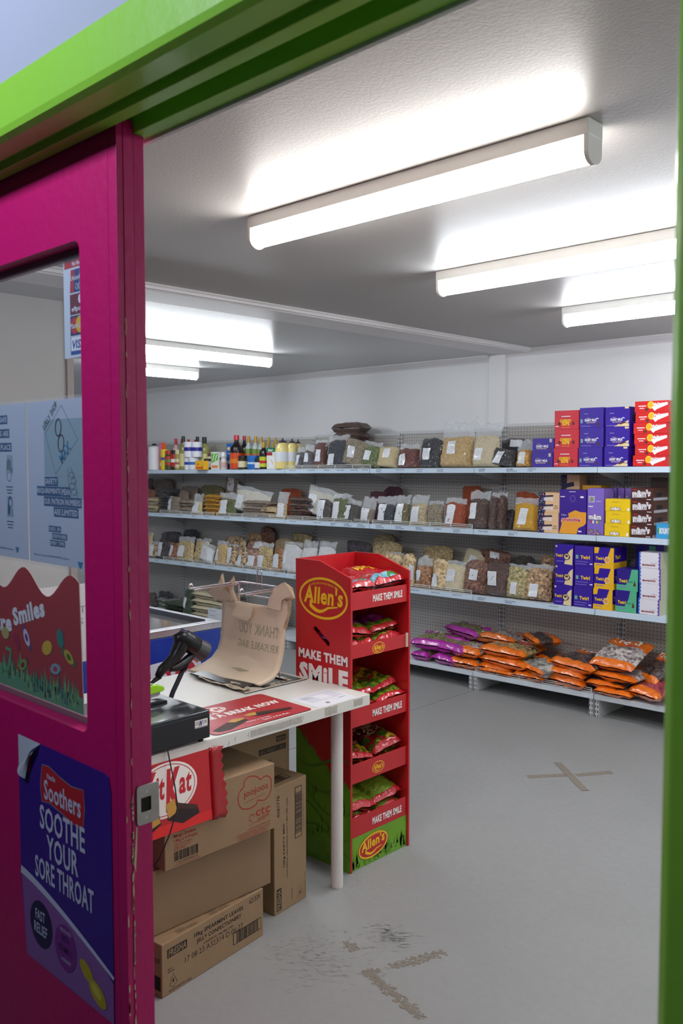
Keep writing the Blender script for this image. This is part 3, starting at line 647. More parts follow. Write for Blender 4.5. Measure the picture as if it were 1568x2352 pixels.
# spearmint leaves box on the floor
t = carton('cardboard_box', 'low cardboard box of spearmint leaves on the floor, bottom of its stack', -2.60, -2.213, 1.503, 1.963, 0, .170, card, R(6.5))
b = MB(); W_, Hh = .458, .170
b.rect(.022, .118, .082, .028, F0, bk_); b.text('FRESHA', .026, .121, .074, .022, F0, card, .03, lift=.0009, shear=.15)
b.text('10kg SPEARMINT LEAVES', .135, .131, .225, .018, F0, bk_, .015); b.text('JELLY CONFECTIONERY', .145, .108, .205, .018, F0, bk_, .015)
b.text('CONTENTS: 10kg PER CASE', .175, .094, .135, .0085, F0, bk_, .01); b.text('621539', .390, .140, .052, .018, F0, bk_, .0)
b.text('17 08 23 A32314 D 06:27', .095, .072, .262, .018, F0, bk_, -.008)
b.rect(.31, .030, .138, .042, F0, bk_); b.rect(.3125, .0325, .133, .037, F0, card, .0008); b.bars(.325, .0325, .108, .037, F0, bk_, 44, 3, lift=.0011)
b.text('BEST', .024, .078, .018, .006, F0, bk_); b.text('BEFORE:', .024, .069, .028, .006, F0, bk_); b.text('GROSS WEIGHT: 10.6kg', .026, .006, .095, .008, F0, bk_)
b.stroke([(.03, .028), (.045, .062), (.062, .028), (.046, .018)], .0016, F0, bk_, closed=True); b.text('4', .041, .032, .008, .014, F0, bk_, .03)
b.build('printing', t); b = MB()
Ft = Frame((0, 0, .170), (0, 1, 0), (-1, 0, 0))
for k in range(3):
    for q in range(4): b.stroke([(.08+k*.14, .012+q*.006), (.11+k*.14, .012+q*.006)], .0008, Ft, bk_)
    for q in range(5): b.stroke([(.08+k*.14+q*.0075, .012), (.08+k*.14+q*.0075, .03)], .0008, Ft, bk_)
    b.text('MAX PALLET', .118+k*.14, .016, .04, .005, Ft, bk_); b.text('STACK HEIGHT', .118+k*.14, .009, .045, .005, Ft, bk_)
b.build('top_printing', t)
Fl = Frame((-.387, 0, 0), (1, 0, 0), (0, 0, 1)); b = MB(); b.text('621539', .33, .105, .048, .018, Fl, bk_); b.rect(.345, .02, .035, .045, Fl, bk_); b.build('end_printing', t)
carton('cardboard_box', 'plain unprinted cardboard box in the middle of its stack', -2.66, -2.270, 1.42, 2.0, .1715, .379, card2)
# wrapped mega snakes box
t = carton('cardboard_box', 'cardboard box with red printing, topmost of its stack behind the poster', -2.58, -2.240, 1.537, 1.993, .3805, .612, card)
b = MB()
b.text('Wrapped', .035, .110, .058, .015, F0, rdp, .025, rot=.0); b.text('Mega Snakes', .035, .094, .085, .014, F0, rdp, .02)
b.text('1.8kg x 4 Display', .035, .080, .092, .012, F0, rdp, .015); b.text('(3pcs per Display)', .035, .070, .070, .008, F0, rdp)
b.text('STORE AT 20C OR BELOW', .035, .0625, .065, .005, F0, rdp); b.text('MADE IN CHINA', .035, .0555, .045, .005, F0, rdp)
b.bars(.036, .022, .092, .030, F0, bk_, 34, 7); b.text('1 93 10074 80413 8', .045, .013, .08, .005, F0, bk_)
b.text('IMPORTED FOR AND DISTRIBUTED', .035, .006, .10, .0038, F0, rdp)
# cloud badge
ctl = [(.293, .144), (.300, .1715), (.3191, .1841), (.3192, .1996), (.3358, .2119), (.362, .2098), (.3812, .1999), (.3923, .1894), (.4055, .1953), (.4227, .1946), (.4375, .1811), (.4403, .1518), (.4322, .1273), (.4148, .115), (.3952, .1157), (.3792, .1213), (.3708, .1086), (.3492, .1036), (.3255, .1061), (.3044, .1167)]
cl = []
for i in range(len(ctl)):
    p0, p1, p2, p3 = [V(ctl[(i+k) % len(ctl)]) for k in (-1, 0, 1, 2)]
    for q in range(4):
        u = q/4; w_ = .5*((2*p1)+(p2-p0)*u+(2*p0-5*p1+4*p2-p3)*u*u+(3*p1-p0-3*p2+p3)*u**3); cl.append((w_.x, w_.y))
b.stroke(cl, .004, F0, rdp, closed=True)
b.text('joojoos', .318, .138, .108, .030, F0, rdp, .005, rot=.06); b.text('a fun food experience', .322, .124, .090, .006, F0, rdp, rot=.12)
b.text('ctc', .370, .066, .064, .026, F0, rdp, .01, rot=.0); b.text('australia', .378, .050, .052, .013, F0, rdp, 0, rot=.1, shear=.3)
for q in range(3): b.stroke([(.348+.004*q+.010*math.cos(R(a)), .068+.012*math.sin(R(a))) for a in range(0, 300, 30)], .0012, F0, rdp)
b.stroke([(.340, .042), (.352, .050), (.39, .046), (.415, .052)], .0015, F0, rdp)
b.text('www.ctcaustralia.com', .338, .030, .095, .007, F0, rdp, rot=.02)
for q in range(4): b.text('CONFECTIONERY TRADING COMPANY AUSTRALIA'[:36-3*q], .282+.004*q, .022-q*.006, .155-.010*q, .0045, F0, rdp, rot=.0)
b.build('printing', t)
# party mix box standing on end
t = carton('cardboard_box', 'tall party mix cardboard box standing on end beside the white table leg', -2.50, -2.330, 2.070, 2.252, 0, .475, card, R(6.5))
b = MB(); 
def vtext(s, x, y, w_, h_, **k): b.text(s, x, y, w_, h_, F0, bk_, rot=R(90), **k)
b.rect(.012, .012, .026, .082, F0, bk_); b.text('FRESHA', .034, .016, .074, .020, F0, card, .03, rot=R(90), lift=.0009)
vtext('10kg PARTY MIX', .060, .165, .165, .012, bold=.02); vtext('CONTENTS: 10kg FRESHA PARTY MIX PER CASE', .075, .12, .30, .007, bold=.02); vtext('4081778', .030, .36, .082, .014)
b.rect(.115, .250, .040, .195, F0, bk_); b.rect(.118, .253, .034, .189, F0, card, .0008); b.bars(.118, .268, .034, .155, F0, bk_, 50, 9, False, .0011)
vtext('(01)19310046817780', .166, .28, .13, .0045); vtext('BEST BEFORE:', .10, .03, .04, .005); vtext('GROSS WEIGHT: 10.6kg', .176, .012, .09, .004)
b.stroke([(.128, .022), (.142, .060), (.160, .030)], .0018, F0, bk_, closed=True); b.text('4', .139, .030, .008, .012, F0, bk_, .03)
b.build('printing', t); b = MB()
Ft = Frame((0, 0, .475), (0, 1, 0), (-1, 0, 0)); b.rect(.04, .03, .09, .05, Ft, bk_); b.rect(.044, .034, .082, .042, Ft, card, .0008); b.bars(.05, .034, .06, .042, Ft, bk_, 24, 2, lift=.0011)
b.rect(.03, .125, .10, .028, Ft, bk_); b.build('top_printing', t)
Fl = Frame((-.17, 0, 0), (1, 0, 0), (0, 0, 1)); b = MB(); b.rect(.095, .155, .05, .04, Fl, bk_); b.build('end_printing', t)
# back carton behind
t = carton('cardboard_box', 'cardboard box standing upright furthest back under the counter', -2.92, -2.535, 2.03, 2.335, 0, .600, card)
b = MB()
b.text('PARTY MIX', .115, .470, .095, .020, F0, bk_, .02, rot=.02); b.text('6 x 500g PACKS', .13, .455, .09, .010, F0, bk_, .01)
b.rect(.165, .395, .10, .050, F0, bk_); b.rect(.168, .398, .094, .044, F0, card, .0008); b.bars(.172, .398, .070, .044, F0, bk_, 24, 6, lift=.0011)
b.rect(.145, .520, .14, .022, F0, bk_); b.text('10KG WEIGHT: 5.3KG', .148, .523, .13, .015, F0, card, lift=.0009); b.rect(.235, .555, .05, .022, F0, bk_); b.text('FRESHA', .238, .558, .044, .015, F0, card, .02, lift=.0009)
b.build('printing', t)

# ================================================================== red candy display
dred = mat('display_red', (.52, .010, .016), .38, coat=.15, var=.05, vscale=3)
dyel = ink('#f2c21a', 'print_yellow', .4); dwhite = ink('#ece6e2', 'print_offwhite', .4); grass = mat('display_green', lin('#6fa51e'), .4, var=.5, vscale=7); grassd = ink('#2f5a12', 'print_dark_green'); grassm = ink('#55861a', 'print_mid_green')
DX0, DX1, DY0, DY1 = -2.672, -2.356, 2.501, 2.869
T = thing('candy_display', 'tall red cardboard floor display with five trays of candy bags', 'display stand', (-2.51, 2.685, 0))
side = [(DX0, 0), (DX1, 0), (DX1, 1.192), (-2.53, 1.25), (DX0, 1.25)]
slot = []
ca, cb = V((-2.556, .966)), V((-2.486, .917)); dd = (cb-ca).normalized(); nn = V((-dd.y, dd.x))
for k in range(9): a = math.atan2(dd.y, dd.x)+R(90+180*k/8); slot.append((ca.x+.0125*math.cos(a), ca.y+.0125*math.sin(a)))
for k in range(9): a = math.atan2(dd.y, dd.x)+R(-90+180*k/8); slot.append((cb.x+.0125*math.cos(a), cb.y+.0125*math.sin(a)))
fs = Frame((0, DY0+.010, 0), (1, 0, 0), (0, 0, 1))
slab_with_hole(side, slot, fs, 0, .010, dred, 'side_panel', T)
def allens(b, fr, cx, cy, rx, ry, lift=.0006, fill=None, rot=0, tag_=True):
    if fill: b.ell(cx, cy, rx*1.02, ry*1.02, fr, fill, lift, rot=rot); lift += .0004
    b.ring(cx, cy, rx, ry, rx*.075, fr, dyel, lift, rot=rot)
    b.text("Allen's", cx-rx*.80, cy-ry*.30, rx*1.60, ry*.86, fr, dyel, .035, lift=lift, rot=rot, shear=.1)
    sw = [(cx-rx*.50+rx*1.1*i/14, cy-ry*.42-ry*.22*math.sin(math.pi*min(1, i/9))+(.10*ry*(i-9)/5 if i > 9 else 0)) for i in range(15)]
    b.stroke([(cx-rx*.52, cy-ry*.15)]+sw, [.05*rx]+[rx*(.13-.007*i) for i in range(15)], fr, dyel, lift+.0001)
    if tag_: b.text('A LITTLE BIT OF FUN SINCE 1891', cx-rx*.58, cy+ry*.50, rx*1.16, ry*.10, fr, dyel, .02, lift=lift, arc=ry*.16, rot=rot)
b = MB(); f0 = Frame((0, DY0, 0), (1, 0, 0), (0, 0, 1))
allens(b, f0, -2.511, 1.098, .140, .086)
b.text('MAKE THEM', -2.655, .838, .282, .040, f0, dwhite, .05); b.text('SMiLE', -2.652, .735, .282, .086, f0, dwhite, .06)
r = random.Random(8); gt = lambda x: .345+.20*((DX1-x)/.316)**1.5
b.poly([(DX0, 0), (DX1, 0)]+[(DX1-.316*i/12, gt(DX1-.316*i/12)) for i in range(13)], f0, grass, .0006)
xx = DX1-.002
while xx > DX0+.012:
    wd = r.uniform(.008, .014); b.poly([(xx-wd, gt(xx)-.012), (xx, gt(xx)-.012), (xx-wd*.5+r.uniform(-.006, .006), gt(xx)+r.uniform(.008, .04))], f0, grass, .0007); xx -= wd*.7
for k in range(5):     # rolling hill lines
    b.stroke([(DX0+.316*i/12, .10+.075*k+.05*math.sin(i*.35+k)+.012*k*(12-i)/12) for i in range(13)], [.002+.010*math.sin(math.pi*i/12) for i in range(13)], f0, grassm, .0010)
for k in range(46):
    x = DX0+r.uniform(.01, .305); z = r.uniform(.02, .30); h = r.uniform(.02, .045); b.poly([(x-.004, z), (x+.004, z), (x+r.uniform(-.01, .01), z+h)], f0, grassd if k % 2 else grassm, .0014)
b.build('side_printing', T)
b = MB(); b.prism(side, Frame((0, DY1, 0), (1, 0, 0), (0, 0, 1)), .010, dred, 0); b.build('side_panel', T)
b = MB(); b.box(DX0, DX0+.006, DY0+.010, DY1-.010, 0, 1.25, dred); b.build('back_panel', T)
LV = [(1.062, 1.134), (.868, .923), (.589, .666), (.359, .438), (.137, .217)]
ff = Frame((-2.364, 0, 0), (0, 1, 0), (0, 0, 1))
TRAYZ = []
for i, (z0, z1) in enumerate(LV):
    b = MB(); y0, y1 = DY0+.0105, DY1-.0105
    b.box(-2.368, -2.364, y0, y1, z0, z1, dred)
    zf = z0+.012; b.add([V((-2.368, y0, zf)), V((-2.368, y1, zf)), V((DX0+.007, y1, zf+.02)), V((DX0+.007, y0, zf+.02)), V((-2.368, y0, zf-.004)), V((-2.368, y1, zf-.004)), V((DX0+.007, y1, zf+.016)), V((DX0+.007, y0, zf+.016))], [(0, 1, 2, 3), (7, 6, 5, 4), (0, 4, 5, 1), (2, 6, 7, 3)], dred)
    if i in (0, 2, 4): b.text('MAKE THEM SMiLE', 2.640, z0+.022, .185, .030, ff, dwhite, .04)
    else: allens(b, ff, 2.675, (z0+z1)/2-.004, .038, .024, tag_=False)
    if i == 1:
        b.box(-2.3640, -2.358, y1-.012, y1, z1-.055, z1+.004, mat('carton_edge', (.62, .50, .42), .7))
    b.build('tray', T); TRAYZ.append(zf)
b = MB(); b.box(-2.368, -2.364, DY0+.0105, DY1-.0105, .001, .1365, grass)
r = random.Random(2)
for k in range(60):
    y = 2.515+r.uniform(0, .34); z = r.uniform(0, .045); h = r.uniform(.02, .06); b.poly([(y-.006, max(z, .002)), (y+.006, max(z, .002)), (y+r.uniform(-.012, .012), min(.134, z+h))], ff, grassd if k % 3 == 0 else grassm, .0006)
allens(b, ff, 2.645, .074, .090, .050, .001, fill=dred, rot=.1); b.build('base_panel', T)

# ================================================================== posters on the door and behind its glass
pbl = mat('notice_paper', (.50, .56, .70), .4); navy = ink('#14507f', 'print_navy'); pw = ink('#b9c4da', 'print_pale'); pen = ink('#1b1d33', 'print_pen'); gblu = ink('#8fa9b8', 'print_greyblue'); lnk = ink('#3d5673', 'print_line_blue'); pblue = ink('#1f7aa8', 'print_sky')
lam = film('laminate_edge', (.97, .97, .97), .12, .1)
YP = .7925
def sheet(name, label, x0, x1, z0, z1, m, cat='notice', y=YP, border=0):
    T = thing(name, label, cat, ((x0+x1)/2, y, z0))
    b = MB(); b.box(x0, x1, y, y+.0006, z0, z1, m); b.build('sheet', T)
    if border: b = MB(); b.box(x0-border, x1+border, y+.0008, y+.0011, z0-border, z1+border, lam); b.build('laminate', T)
    return T, Frame((x0, y, z0), (1, 0, 0), (0, 0, 1))
def tagline(b, words, x, y, h, fr, cw=.0068):
    for w_ in words.split(' '):
        W_ = len(w_)*cw+.004; b.rect(x, y, W_, h, fr, navy, .0004); b.text(w_, x+.002, y+h*.18, W_-.004, h*.64, fr, pw, .03, lift=.0007); x += W_+.0012
    return x
T, f = sheet('safety_notice', 'pale blue safety notice with a handwritten 8 behind the door glass', -1.588, -1.376, 1.468, 1.768, pbl, border=.006)
b = MB()
b.rect(.064, .163, .148, .102, f, gblu, .0003); b.rect(.10, .122, .112, .0408, f, gblu, .0003)
b.stroke([(.070, .240), (.130, .290), (.186, .228), (.106, .166)], .0008, f, lnk, .0008, closed=True)
for x, y in ((.1185, .2500), (.1275, .2215)): b.ring(x, y, .0115, .0165, .0026, f, pen, .001, rot=-.1)
b.text('LOLLY', .068, .246, .032, .0115, f, pen, .0, rot=.72, lift=.0012); b.text('SHOP', .096, .271, .028, .0115, f, pen, .0, rot=.72, lift=.0012)
b.text('MAX', .130, .184, .044, .018, f, pblue, .02, rot=.72, lift=.0012, shear=.1)
b.stroke([(.150, .178), (.154, .11)], .0008, f, lnk, .0008); b.stroke([(.160, .18), (.180, .14), (.184, .11)], .0008, f, lnk, .0008)
for q in range(4): b.ring(.164+.006*(q % 2), .165-.010*q, .009, .006, .0008, f, lnk, .0009)
tagline(b, 'SAFETY', .064, .144, .017, f, .0075)
tagline(b, 'REQUIREMENTS MEAN', .034, .1255, .0175, f, .0072); tagline(b, 'OUR PATRON NUMBERS', .060, .107, .0175, f, .0075); tagline(b, 'ARE LIMITED', .096, .0885, .0175, f, .0078)
tagline(b, 'CHECK IN', .076, .060, .011, f, .0050); tagline(b, 'EVERYWHERE', .088, .047, .011, f, .0050); tagline(b, 'EVERY TIME', .080, .034, .011, f, .0050)
b.text('Keep up to date at CORONAVIRUS.vic.gov.au', .018, .012, .13, .004, f, navy, .01, lift=.0008); b.poly([(.178, .012), (.196, .012), (.190, .001), (.184, .001)], f, pblue, .0008)
b.build('printing', T)
T, f = sheet('hygiene_notice', 'pale blue hygiene notice with a drawn hand, left of the handwritten one', -1.806, -1.594, 1.468, 1.768, pbl, border=.006)
b = MB()
tagline(b, 'COVIDSAFE', .058, .262, .017, f, .0082); tagline(b, 'SETTINGS ARE', .044, .235, .017, f, .0082); tagline(b, 'NOW IN PLACE', .052, .208, .017, f, .0085)
b.rect(.130, .165, .024, .036, f, gblu, .0003)
b.stroke([(.130, .178), (.130, .158), (.136, .150), (.144, .151), (.150, .162), (.154, .176), (.149, .172), (.146, .168)], .0010, f, lnk, .0008)
for q in range(4): b.stroke([(.1305+q*.0045, .172), (.131+q*.0045, .190+.003*(q in (1, 2))), (.1345+q*.0045, .190+.003*(q in (1, 2))), (.1345+q*.0045, .172)], .0009, f, lnk, .0008)
for q in range(3): b.rect(.126+.002*q, .138-.006*q, .028-.004*q, .0018, f, lnk, .0007)
b.rect(.128, .080, .024, .040, f, gblu, .0003); b.ell(.141, .110, .0075, .011, f, navy, .0006); b.ell(.143, .108, .0045, .007, f, pw, .0008); b.ell(.136, .095, .005, .012, f, navy, .0007)
b.stroke([(.129, .080), (.131, .092), (.139, .098), (.149, .094), (.152, .080)], .0009, f, lnk, .0008)
for q in range(3): b.rect(.126+.002*q, .070-.006*q, .028-.004*q, .0018, f, lnk, .0007)
b.text('CORONAVIRUS.vic.gov.au', .075, .014, .075, .0045, f, navy, .01, lift=.0008); b.poly([(.160, .022), (.174, .022), (.169, .012), (.164, .012)], f, pblue, .0008)
b.build('printing', T)
# card payment sticker
T, f = sheet('payment_sticker', 'tall white card payment sticker at the upper right of the door glass', -1.442, -1.345, 1.838, 2.024, mat('sticker_paper', (.62, .70, .82), .4))
b = MB(); R_ = ink('#b8303a', 'print_dull_red'); W2 = ink('#e6e8f0', 'print_cool_white')
b.rect(.004, .155, .09, .012, f, R_, .0004); b.text('We Welcome', .030, .157, .045, .008, f, W2, .02, lift=.0007)
for q, c in enumerate(('#b02a3c', '#173a86', '#14707c')):
    b.poly([(.022+q*.014, .112), (.036+q*.016, .112), (.040+q*.016, .151), (.026+q*.014, .151)], f, ink(c, 'print_stripe_%d' % q), .0005+.0001*q)
b.text('UnionPay', .026, .130, .044, .011, f, W2, .01, lift=.0009, shear=.15)
for q in range(2): b.ring(.046+q*.010, .121, .004, .005, .001, f, W2, .0009)
b.rect(.022, .074, .05, .035, f, ink('#6c1f38', 'print_maroon'), .0005); b.text('e', .050, .090, .018, .018, f, W2, .05, lift=.0008); b.text('eftpos', .028, .077, .036, .011, f, W2, .02, lift=.0008, shear=.2)
b.rect(.022, .038, .05, .034, f, ink('#1c2468', 'print_indigo'), .0005); b.ell(.036, .055, .013, .0145, f, ink('#c0272f', 'print_card_red'), .0007); b.ell(.054, .056, .013, .0145, f, ink('#d6b52c', 'print_card_yellow'), .0009)
b.text('MasterCard', .024, .050, .044, .009, f, W2, .01, lift=.0012, shear=.1)
b.rect(.022, .005, .05, .031, f, ink('#1f4fa0', 'print_royal'), .0005); b.rect(.024, .0115, .048, .024, f, W2, .0007); b.text('VISA', .028, .015, .042, .015, f, ink('#1f3f96', 'print_visa_blue'), .03, lift=.0009, shear=.2)
b.build('printing', T)
# red smiles poster with wavy top, stands in the bottom of the pane
Tp = thing('sweets_poster', 'red poster with wavy top edge, lollies and green grass behind the door glass', 'poster', (-1.75, .79, 1.19))
fr = Frame((0, .7905, 0), (1, 0, 0), (0, 0, 1)); wave = []
for i in range(49):
    x = -2.05+.650*i/48; wave.append((x, 1.428+.024*math.cos((x+1.608)*2*math.pi/.178)+.002))
b = MB(); b.prism([(-2.05, 1.208), (-1.393, 1.208), (-1.402, wave[-1][1])]+wave[::-1], fr, .0012, mat('sweets_red', (.40, .010, .02), .4), -.0001, mat('board_edge', (.6, .45, .40), .6)); b.build('board', Tp)
b = MB(); g1 = ink('#4f9a72', 'print_sea_green'); g2 = ink('#1f6a62', 'print_teal'); g3 = ink('#7fae68', 'print_light_green'); L = .0016
r = random.Random(3)
b.poly([(-2.05, 1.208), (-1.393, 1.208), (-1.395, 1.238), (-1.60, 1.245), (-2.05, 1.27)], fr, g1, L)
for k in range(150):
    x = r.uniform(-1.80, -1.40); base = 1.232+.012*(x < -1.6)+r.uniform(-.012, .012); h = r.uniform(.012, .034)
    b.poly([(x-.0035, base-.008), (x+.0035, base-.008), (x+r.uniform(-.006, .006), base+h)], fr, (g2, g1, g3)[k % 3], L+.0001*(k % 5))
b.text('Share', -1.790, 1.308, .130, .036, fr, W2, .05, rot=.10, lift=.002); b.text('Smiles', -1.652, 1.333, .132, .036, fr, W2, .05, rot=.27, lift=.002)
def lolly(cx, cz, c1, c2, a):
    c, s_ = math.cos(a), math.sin(a)
    def q(x, y): return (cx+x*c-y*s_, cz+x*s_+y*c)
    b.poly([q(-.016, -.007), q(-.024, -.010), q(-.026, .004), q(-.016, .004)], fr, ink(c2), L+.0008); b.poly([q(.016, -.004), q(.026, -.006), q(.024, .008), q(.016, .005)], fr, ink(c2), L+.0008)
    b.ell(cx, cz, .018, .010, fr, ink(c1), L+.001, rot=a); b.ell(cx, cz, .008, .005, fr, ink(c2), L+.0013, rot=a)
lolly(-1.600, 1.318, '#c9c2dc', '#5a3a86', -1.0); lolly(-1.618, 1.262, '#6f9a4a', '#7a1f3a', .5)
b.ell(-1.642, 1.305, .010, .018, fr, ink('#9a1f4a'), L+.001, rot=.5); b.ell(-1.69, 1.315, .016, .012, fr, ink('#b0a468'), L+.001)
b.stroke([(-1.69, 1.285), (-1.668, 1.283), (-1.672, 1.262), (-1.680, 1.245), (-1.70, 1.238)], .008, fr, g1, L+.001)
b.ell(-1.52, 1.31, .020, .013, fr, ink('#c9a83a'), L+.001, rot=.4); b.ell(-1.47, 1.335, .012, .018, fr, ink('#2f7d78'), L+.001, rot=.3); lolly(-1.49, 1.275, '#7a9fb0', '#b03a4a', .2); lolly(-1.44, 1.305, '#b9a03a', '#2f6a3a', -.5)
b.build('printing', Tp)
# white sheet inside, behind the counter end, glimpsed through the glass
T = thing('notice_board', 'white lettered board just visible through the right edge of the door glass', 'notice', (-2.62, 1.44, .757))
b = MB(); b.box(-2.63, -2.622, 1.30, 1.52, .99, 1.25, mat('notice_white', (.62, .60, .60), .5)); b.build('panel', T)
fq = Frame((-2.622, 1.30, .99), (0, 1, 0), (0, 0, 1)); b = MB(); b.text('PAYMENT', .02, .165, .18, .022, fq, grey, 0); b.build('heading', T); b = MB(); b.text('EFTPOS', .02, .125, .17, .022, fq, grey, 0); b.build('subheading', T)
b = MB(); b.box(-2.632, -2.620, 1.40, 1.42, TZ, .99, steel); b.build('post', T)
b = MB(); b.box(-2.68, -2.602, 1.36, 1.46, TZ+.0005, TZ+.008, black); b.build('foot_plate', T)
# purple throat lozenge poster on the lower door
T = thing('lozenge_poster', 'purple throat lozenge poster with curled corner stuck low on the magenta door', 'poster', (-1.42, .757, .715))
fr = Frame((-1.583, .7598, .716), (1, 0, 0), (0, 0, 1)); purp = mat('poster_purple', lin('#3a1a86'), .4); wpr = ink('#c8cbe4', 'print_lilac_white'); lil = ink('#8a5aa0', 'print_lilac')
Wd, Hg = .326, .424
b = MB(); b.prism([(0.018, 0), (Wd, 0), (Wd, Hg-.028), (Wd-.006, Hg-.004), (Wd-.02, Hg), (.088, Hg), (.06, Hg-.015), (.040, Hg-.070), (.0, Hg-.062), (0, .15), (.006, .1)], fr, .0014, purp, -.0001); b.build('sheet', T)
b = MB()
arcp = [(.0+i*.326/14, .158-.082*(i/14)**1.35) for i in range(15)]
b.poly([(.018, 0), (Wd, 0), (Wd, .070)]+[(x, y-.0) for x, y in arcp[::-1]][1:-1]+[(.004, .154)], fr, lil, .0018)
b.stroke([(x+.002, y+.004) for x, y in arcp], [.015-.0006*i for i in range(15)], fr, wpr, .0021)
bad = [(.090, .318), (.12, .322), (.16, .316), (.20, .308), (.236, .306), (.243, .345), (.240, .378), (.20, .374), (.16, .380), (.12, .390), (.094, .388), (.086, .35)]
b.poly(bad, fr, ink('#b8202c', 'print_badge_red'), .0020); b.stroke(bad, .002, fr, ink('#7d7fa0', 'print_badge_edge'), .0021, closed=True)
b.text('Soothers', .100, .325, .130, .038, fr, wpr, .02, lift=.0024, rot=-.0); b.text('Nestle', .112, .366, .030, .010, fr, wpr, .02, lift=.0024)
b.text('SOOTHE', .082, .266, .160, .046, fr, wpr, .02, lift=.0024); b.text('YOUR', .106, .216, .112, .045, fr, wpr, .02, lift=.0024); b.text('SORE THROAT', .060, .168, .208, .042, fr, wpr, .02, lift=.0024)
b.ell(.078, .080, .042, .044, fr, ink('#1c1848', 'print_midnight'), .0024); b.text('FAST', .058, .086, .036, .020, fr, wpr, .01, lift=.0028); b.text('RELIEF', .052, .060, .050, .020, fr, wpr, .01, lift=.0028)
b.ell(.168, .070, .038, .042, fr, ink('#7a2a86', 'print_orchid'), .0026); b.text('WITH', .154, .080, .028, .012, fr, ink('#3a1a5a', 'print_plum'), .01, lift=.0029); b.text('VITAMIN C', .142, .060, .052, .013, fr, ink('#3a1a5a', 'print_plum'), .01, lift=.0029); b.text('MEDICATED', .150, .098, .04, .006, fr, wpr, 0, lift=.0029); b.text('LOZENGES', .152, .044, .034, .006, fr, wpr, 0, lift=.0029)
yel = ink('#b8a02c', 'print_mustard')
b.ell(.240, .058, .024, .014, fr, yel, .0026, rot=-.5); b.ell(.276, .032, .030, .017, fr, yel, .0028, rot=-.45); b.ell(.272, .036, .018, .008, fr, ink('#d6c04a', 'print_lemon'), .0030, rot=-.45)
b.build('printing', T)
b = MB(); cw = mat('curl_white', (.55, .60, .70), .4)
vs_ = []
for i in range(9):
    a = i/8; base = V((.0+.088*a, Hg-.062+.062*a, 0)); tip = V((.040, Hg-.072, 0)) if 0 else V((.0, Hg, 0))
    for j in range(7):
        c = j/6; x = base.x*(1-c)+(.040+.02*a)*c; z = base.y*(1-c)+(Hg-.075+.05*a)*c; vs_.append(fr.p(x, z, .002+.012*math.sin(math.pi*c*.8)))
b.add(vs_, [(i*7+j, i*7+j+1, (i+1)*7+j+1, (i+1)*7+j) for i in range(8) for j in range(6)], cw, True)
b.poly([(0, Hg-.062), (0, Hg), (.088, Hg), (.05, Hg-.03)], fr, cw, .0012)
b.build('curled_corner', T)

# ================================================================== floor markings
tapem = mat('floor_tape', (.235, .205, .165), .75, var=.2, vscale=50)
def strip(p0, p1, wd, seed, name, label, jag=.006, n=16, m=None):
    r = random.Random(seed); a = V((*p0, 0)); c = V((*p1, 0)); d = (c-a).normalized(); nn = V((-d.y, d.x, 0)); L_ = (c-a).length
    pts = [(L_*i/n+r.uniform(-.002, .002), -wd/2+r.uniform(-jag, jag)) for i in range(n+1)]+[(L_-L_*i/n+r.uniform(-.002, .002), wd/2+r.uniform(-jag, jag)) for i in range(n+1)]
    f = Frame(a+V((0, 0, .0003)), d, nn); b = MB(); b.prism(pts, f, .0010, m or tapem, 0); return b
b = strip((-2.432, 3.935), (-2.285, 4.115), .038, 1, '', '', .002); tag(b.build('floor_tape'), 'left arm of the worn tape cross on the grey floor', 'floor tape', 'tape cross on the floor')
b = strip((-2.262, 4.13), (-2.145, 4.305), .040, 2, '', '', .002); tag(b.build('floor_tape'), 'right arm of the worn tape cross on the grey floor', 'floor tape', 'tape cross on the floor')
b = strip((-2.43, 4.235), (-2.118, 3.965), .040, 3, '', '', .002); b2 = tag(b.build('floor_tape'), 'long middle strip of the worn tape cross on the grey floor', 'floor tape', 'tape cross on the floor'); b2.location.z = .0011
def residue(pts, wd, seed):
    """gritty leftovers of old tape: many little ragged flakes"""
    r = random.Random(seed); b = MB(); f = Frame((0, 0, .0002), (1, 0, 0), (0, 1, 0))
    for (x0, y0, x1, y1, n) in pts:
        d = V((x1-x0, y1-y0)); L_ = d.length; d.normalize(); q = V((-d.y, d.x))
        for k in range(n):
            s_ = r.random()*L_; o_ = r.gauss(0, .28)*wd; c = V((x0, y0))+d*s_+q*o_; sz = r.uniform(.0025, .0085)
            P_ = [(c.x+sz*r.uniform(.5, 1)*math.cos(a), c.y+sz*r.uniform(.5, 1)*math.sin(a)) for a in [2*math.pi*i/6 for i in range(6)]]
            b.poly(P_, f, tapem, .0003+.0006*r.random())
    return b
b = residue([(-1.845, 2.045, -1.575, 1.985, 330), (-1.815, 2.125, -1.745, 2.315, 200), (-2.035, 2.13, -1.965, 2.115, 60), (-1.86, 2.03, -1.83, 2.08, 50)], .036, 7)
o = b.build('tape_residue'); o['kind'] = 'stuff'; tag(o, 'gritty brown residue of an old tape cross in the foreground floor', 'residue')
scm = mat('floor_scuff', (.12, .12, .12), .7); b = MB(); f = Frame((0, 0, .0002), (1, 0, 0), (0, 1, 0)); r = random.Random(12)
for k in range(230):
    x = r.gauss(-2.03, .10); y = r.gauss(2.00, .10); a = R(r.gauss(35, 14)); L_ = r.uniform(.006, .028); wd = r.uniform(.0006, .0016)
    b.stroke([(x, y), (x+L_*.5*math.cos(a), y+L_*.5*math.sin(a)), (x+L_*math.cos(a+.1), y+L_*math.sin(a+.1))], [wd*.4, wd, wd*.3], f, scm, .0003)
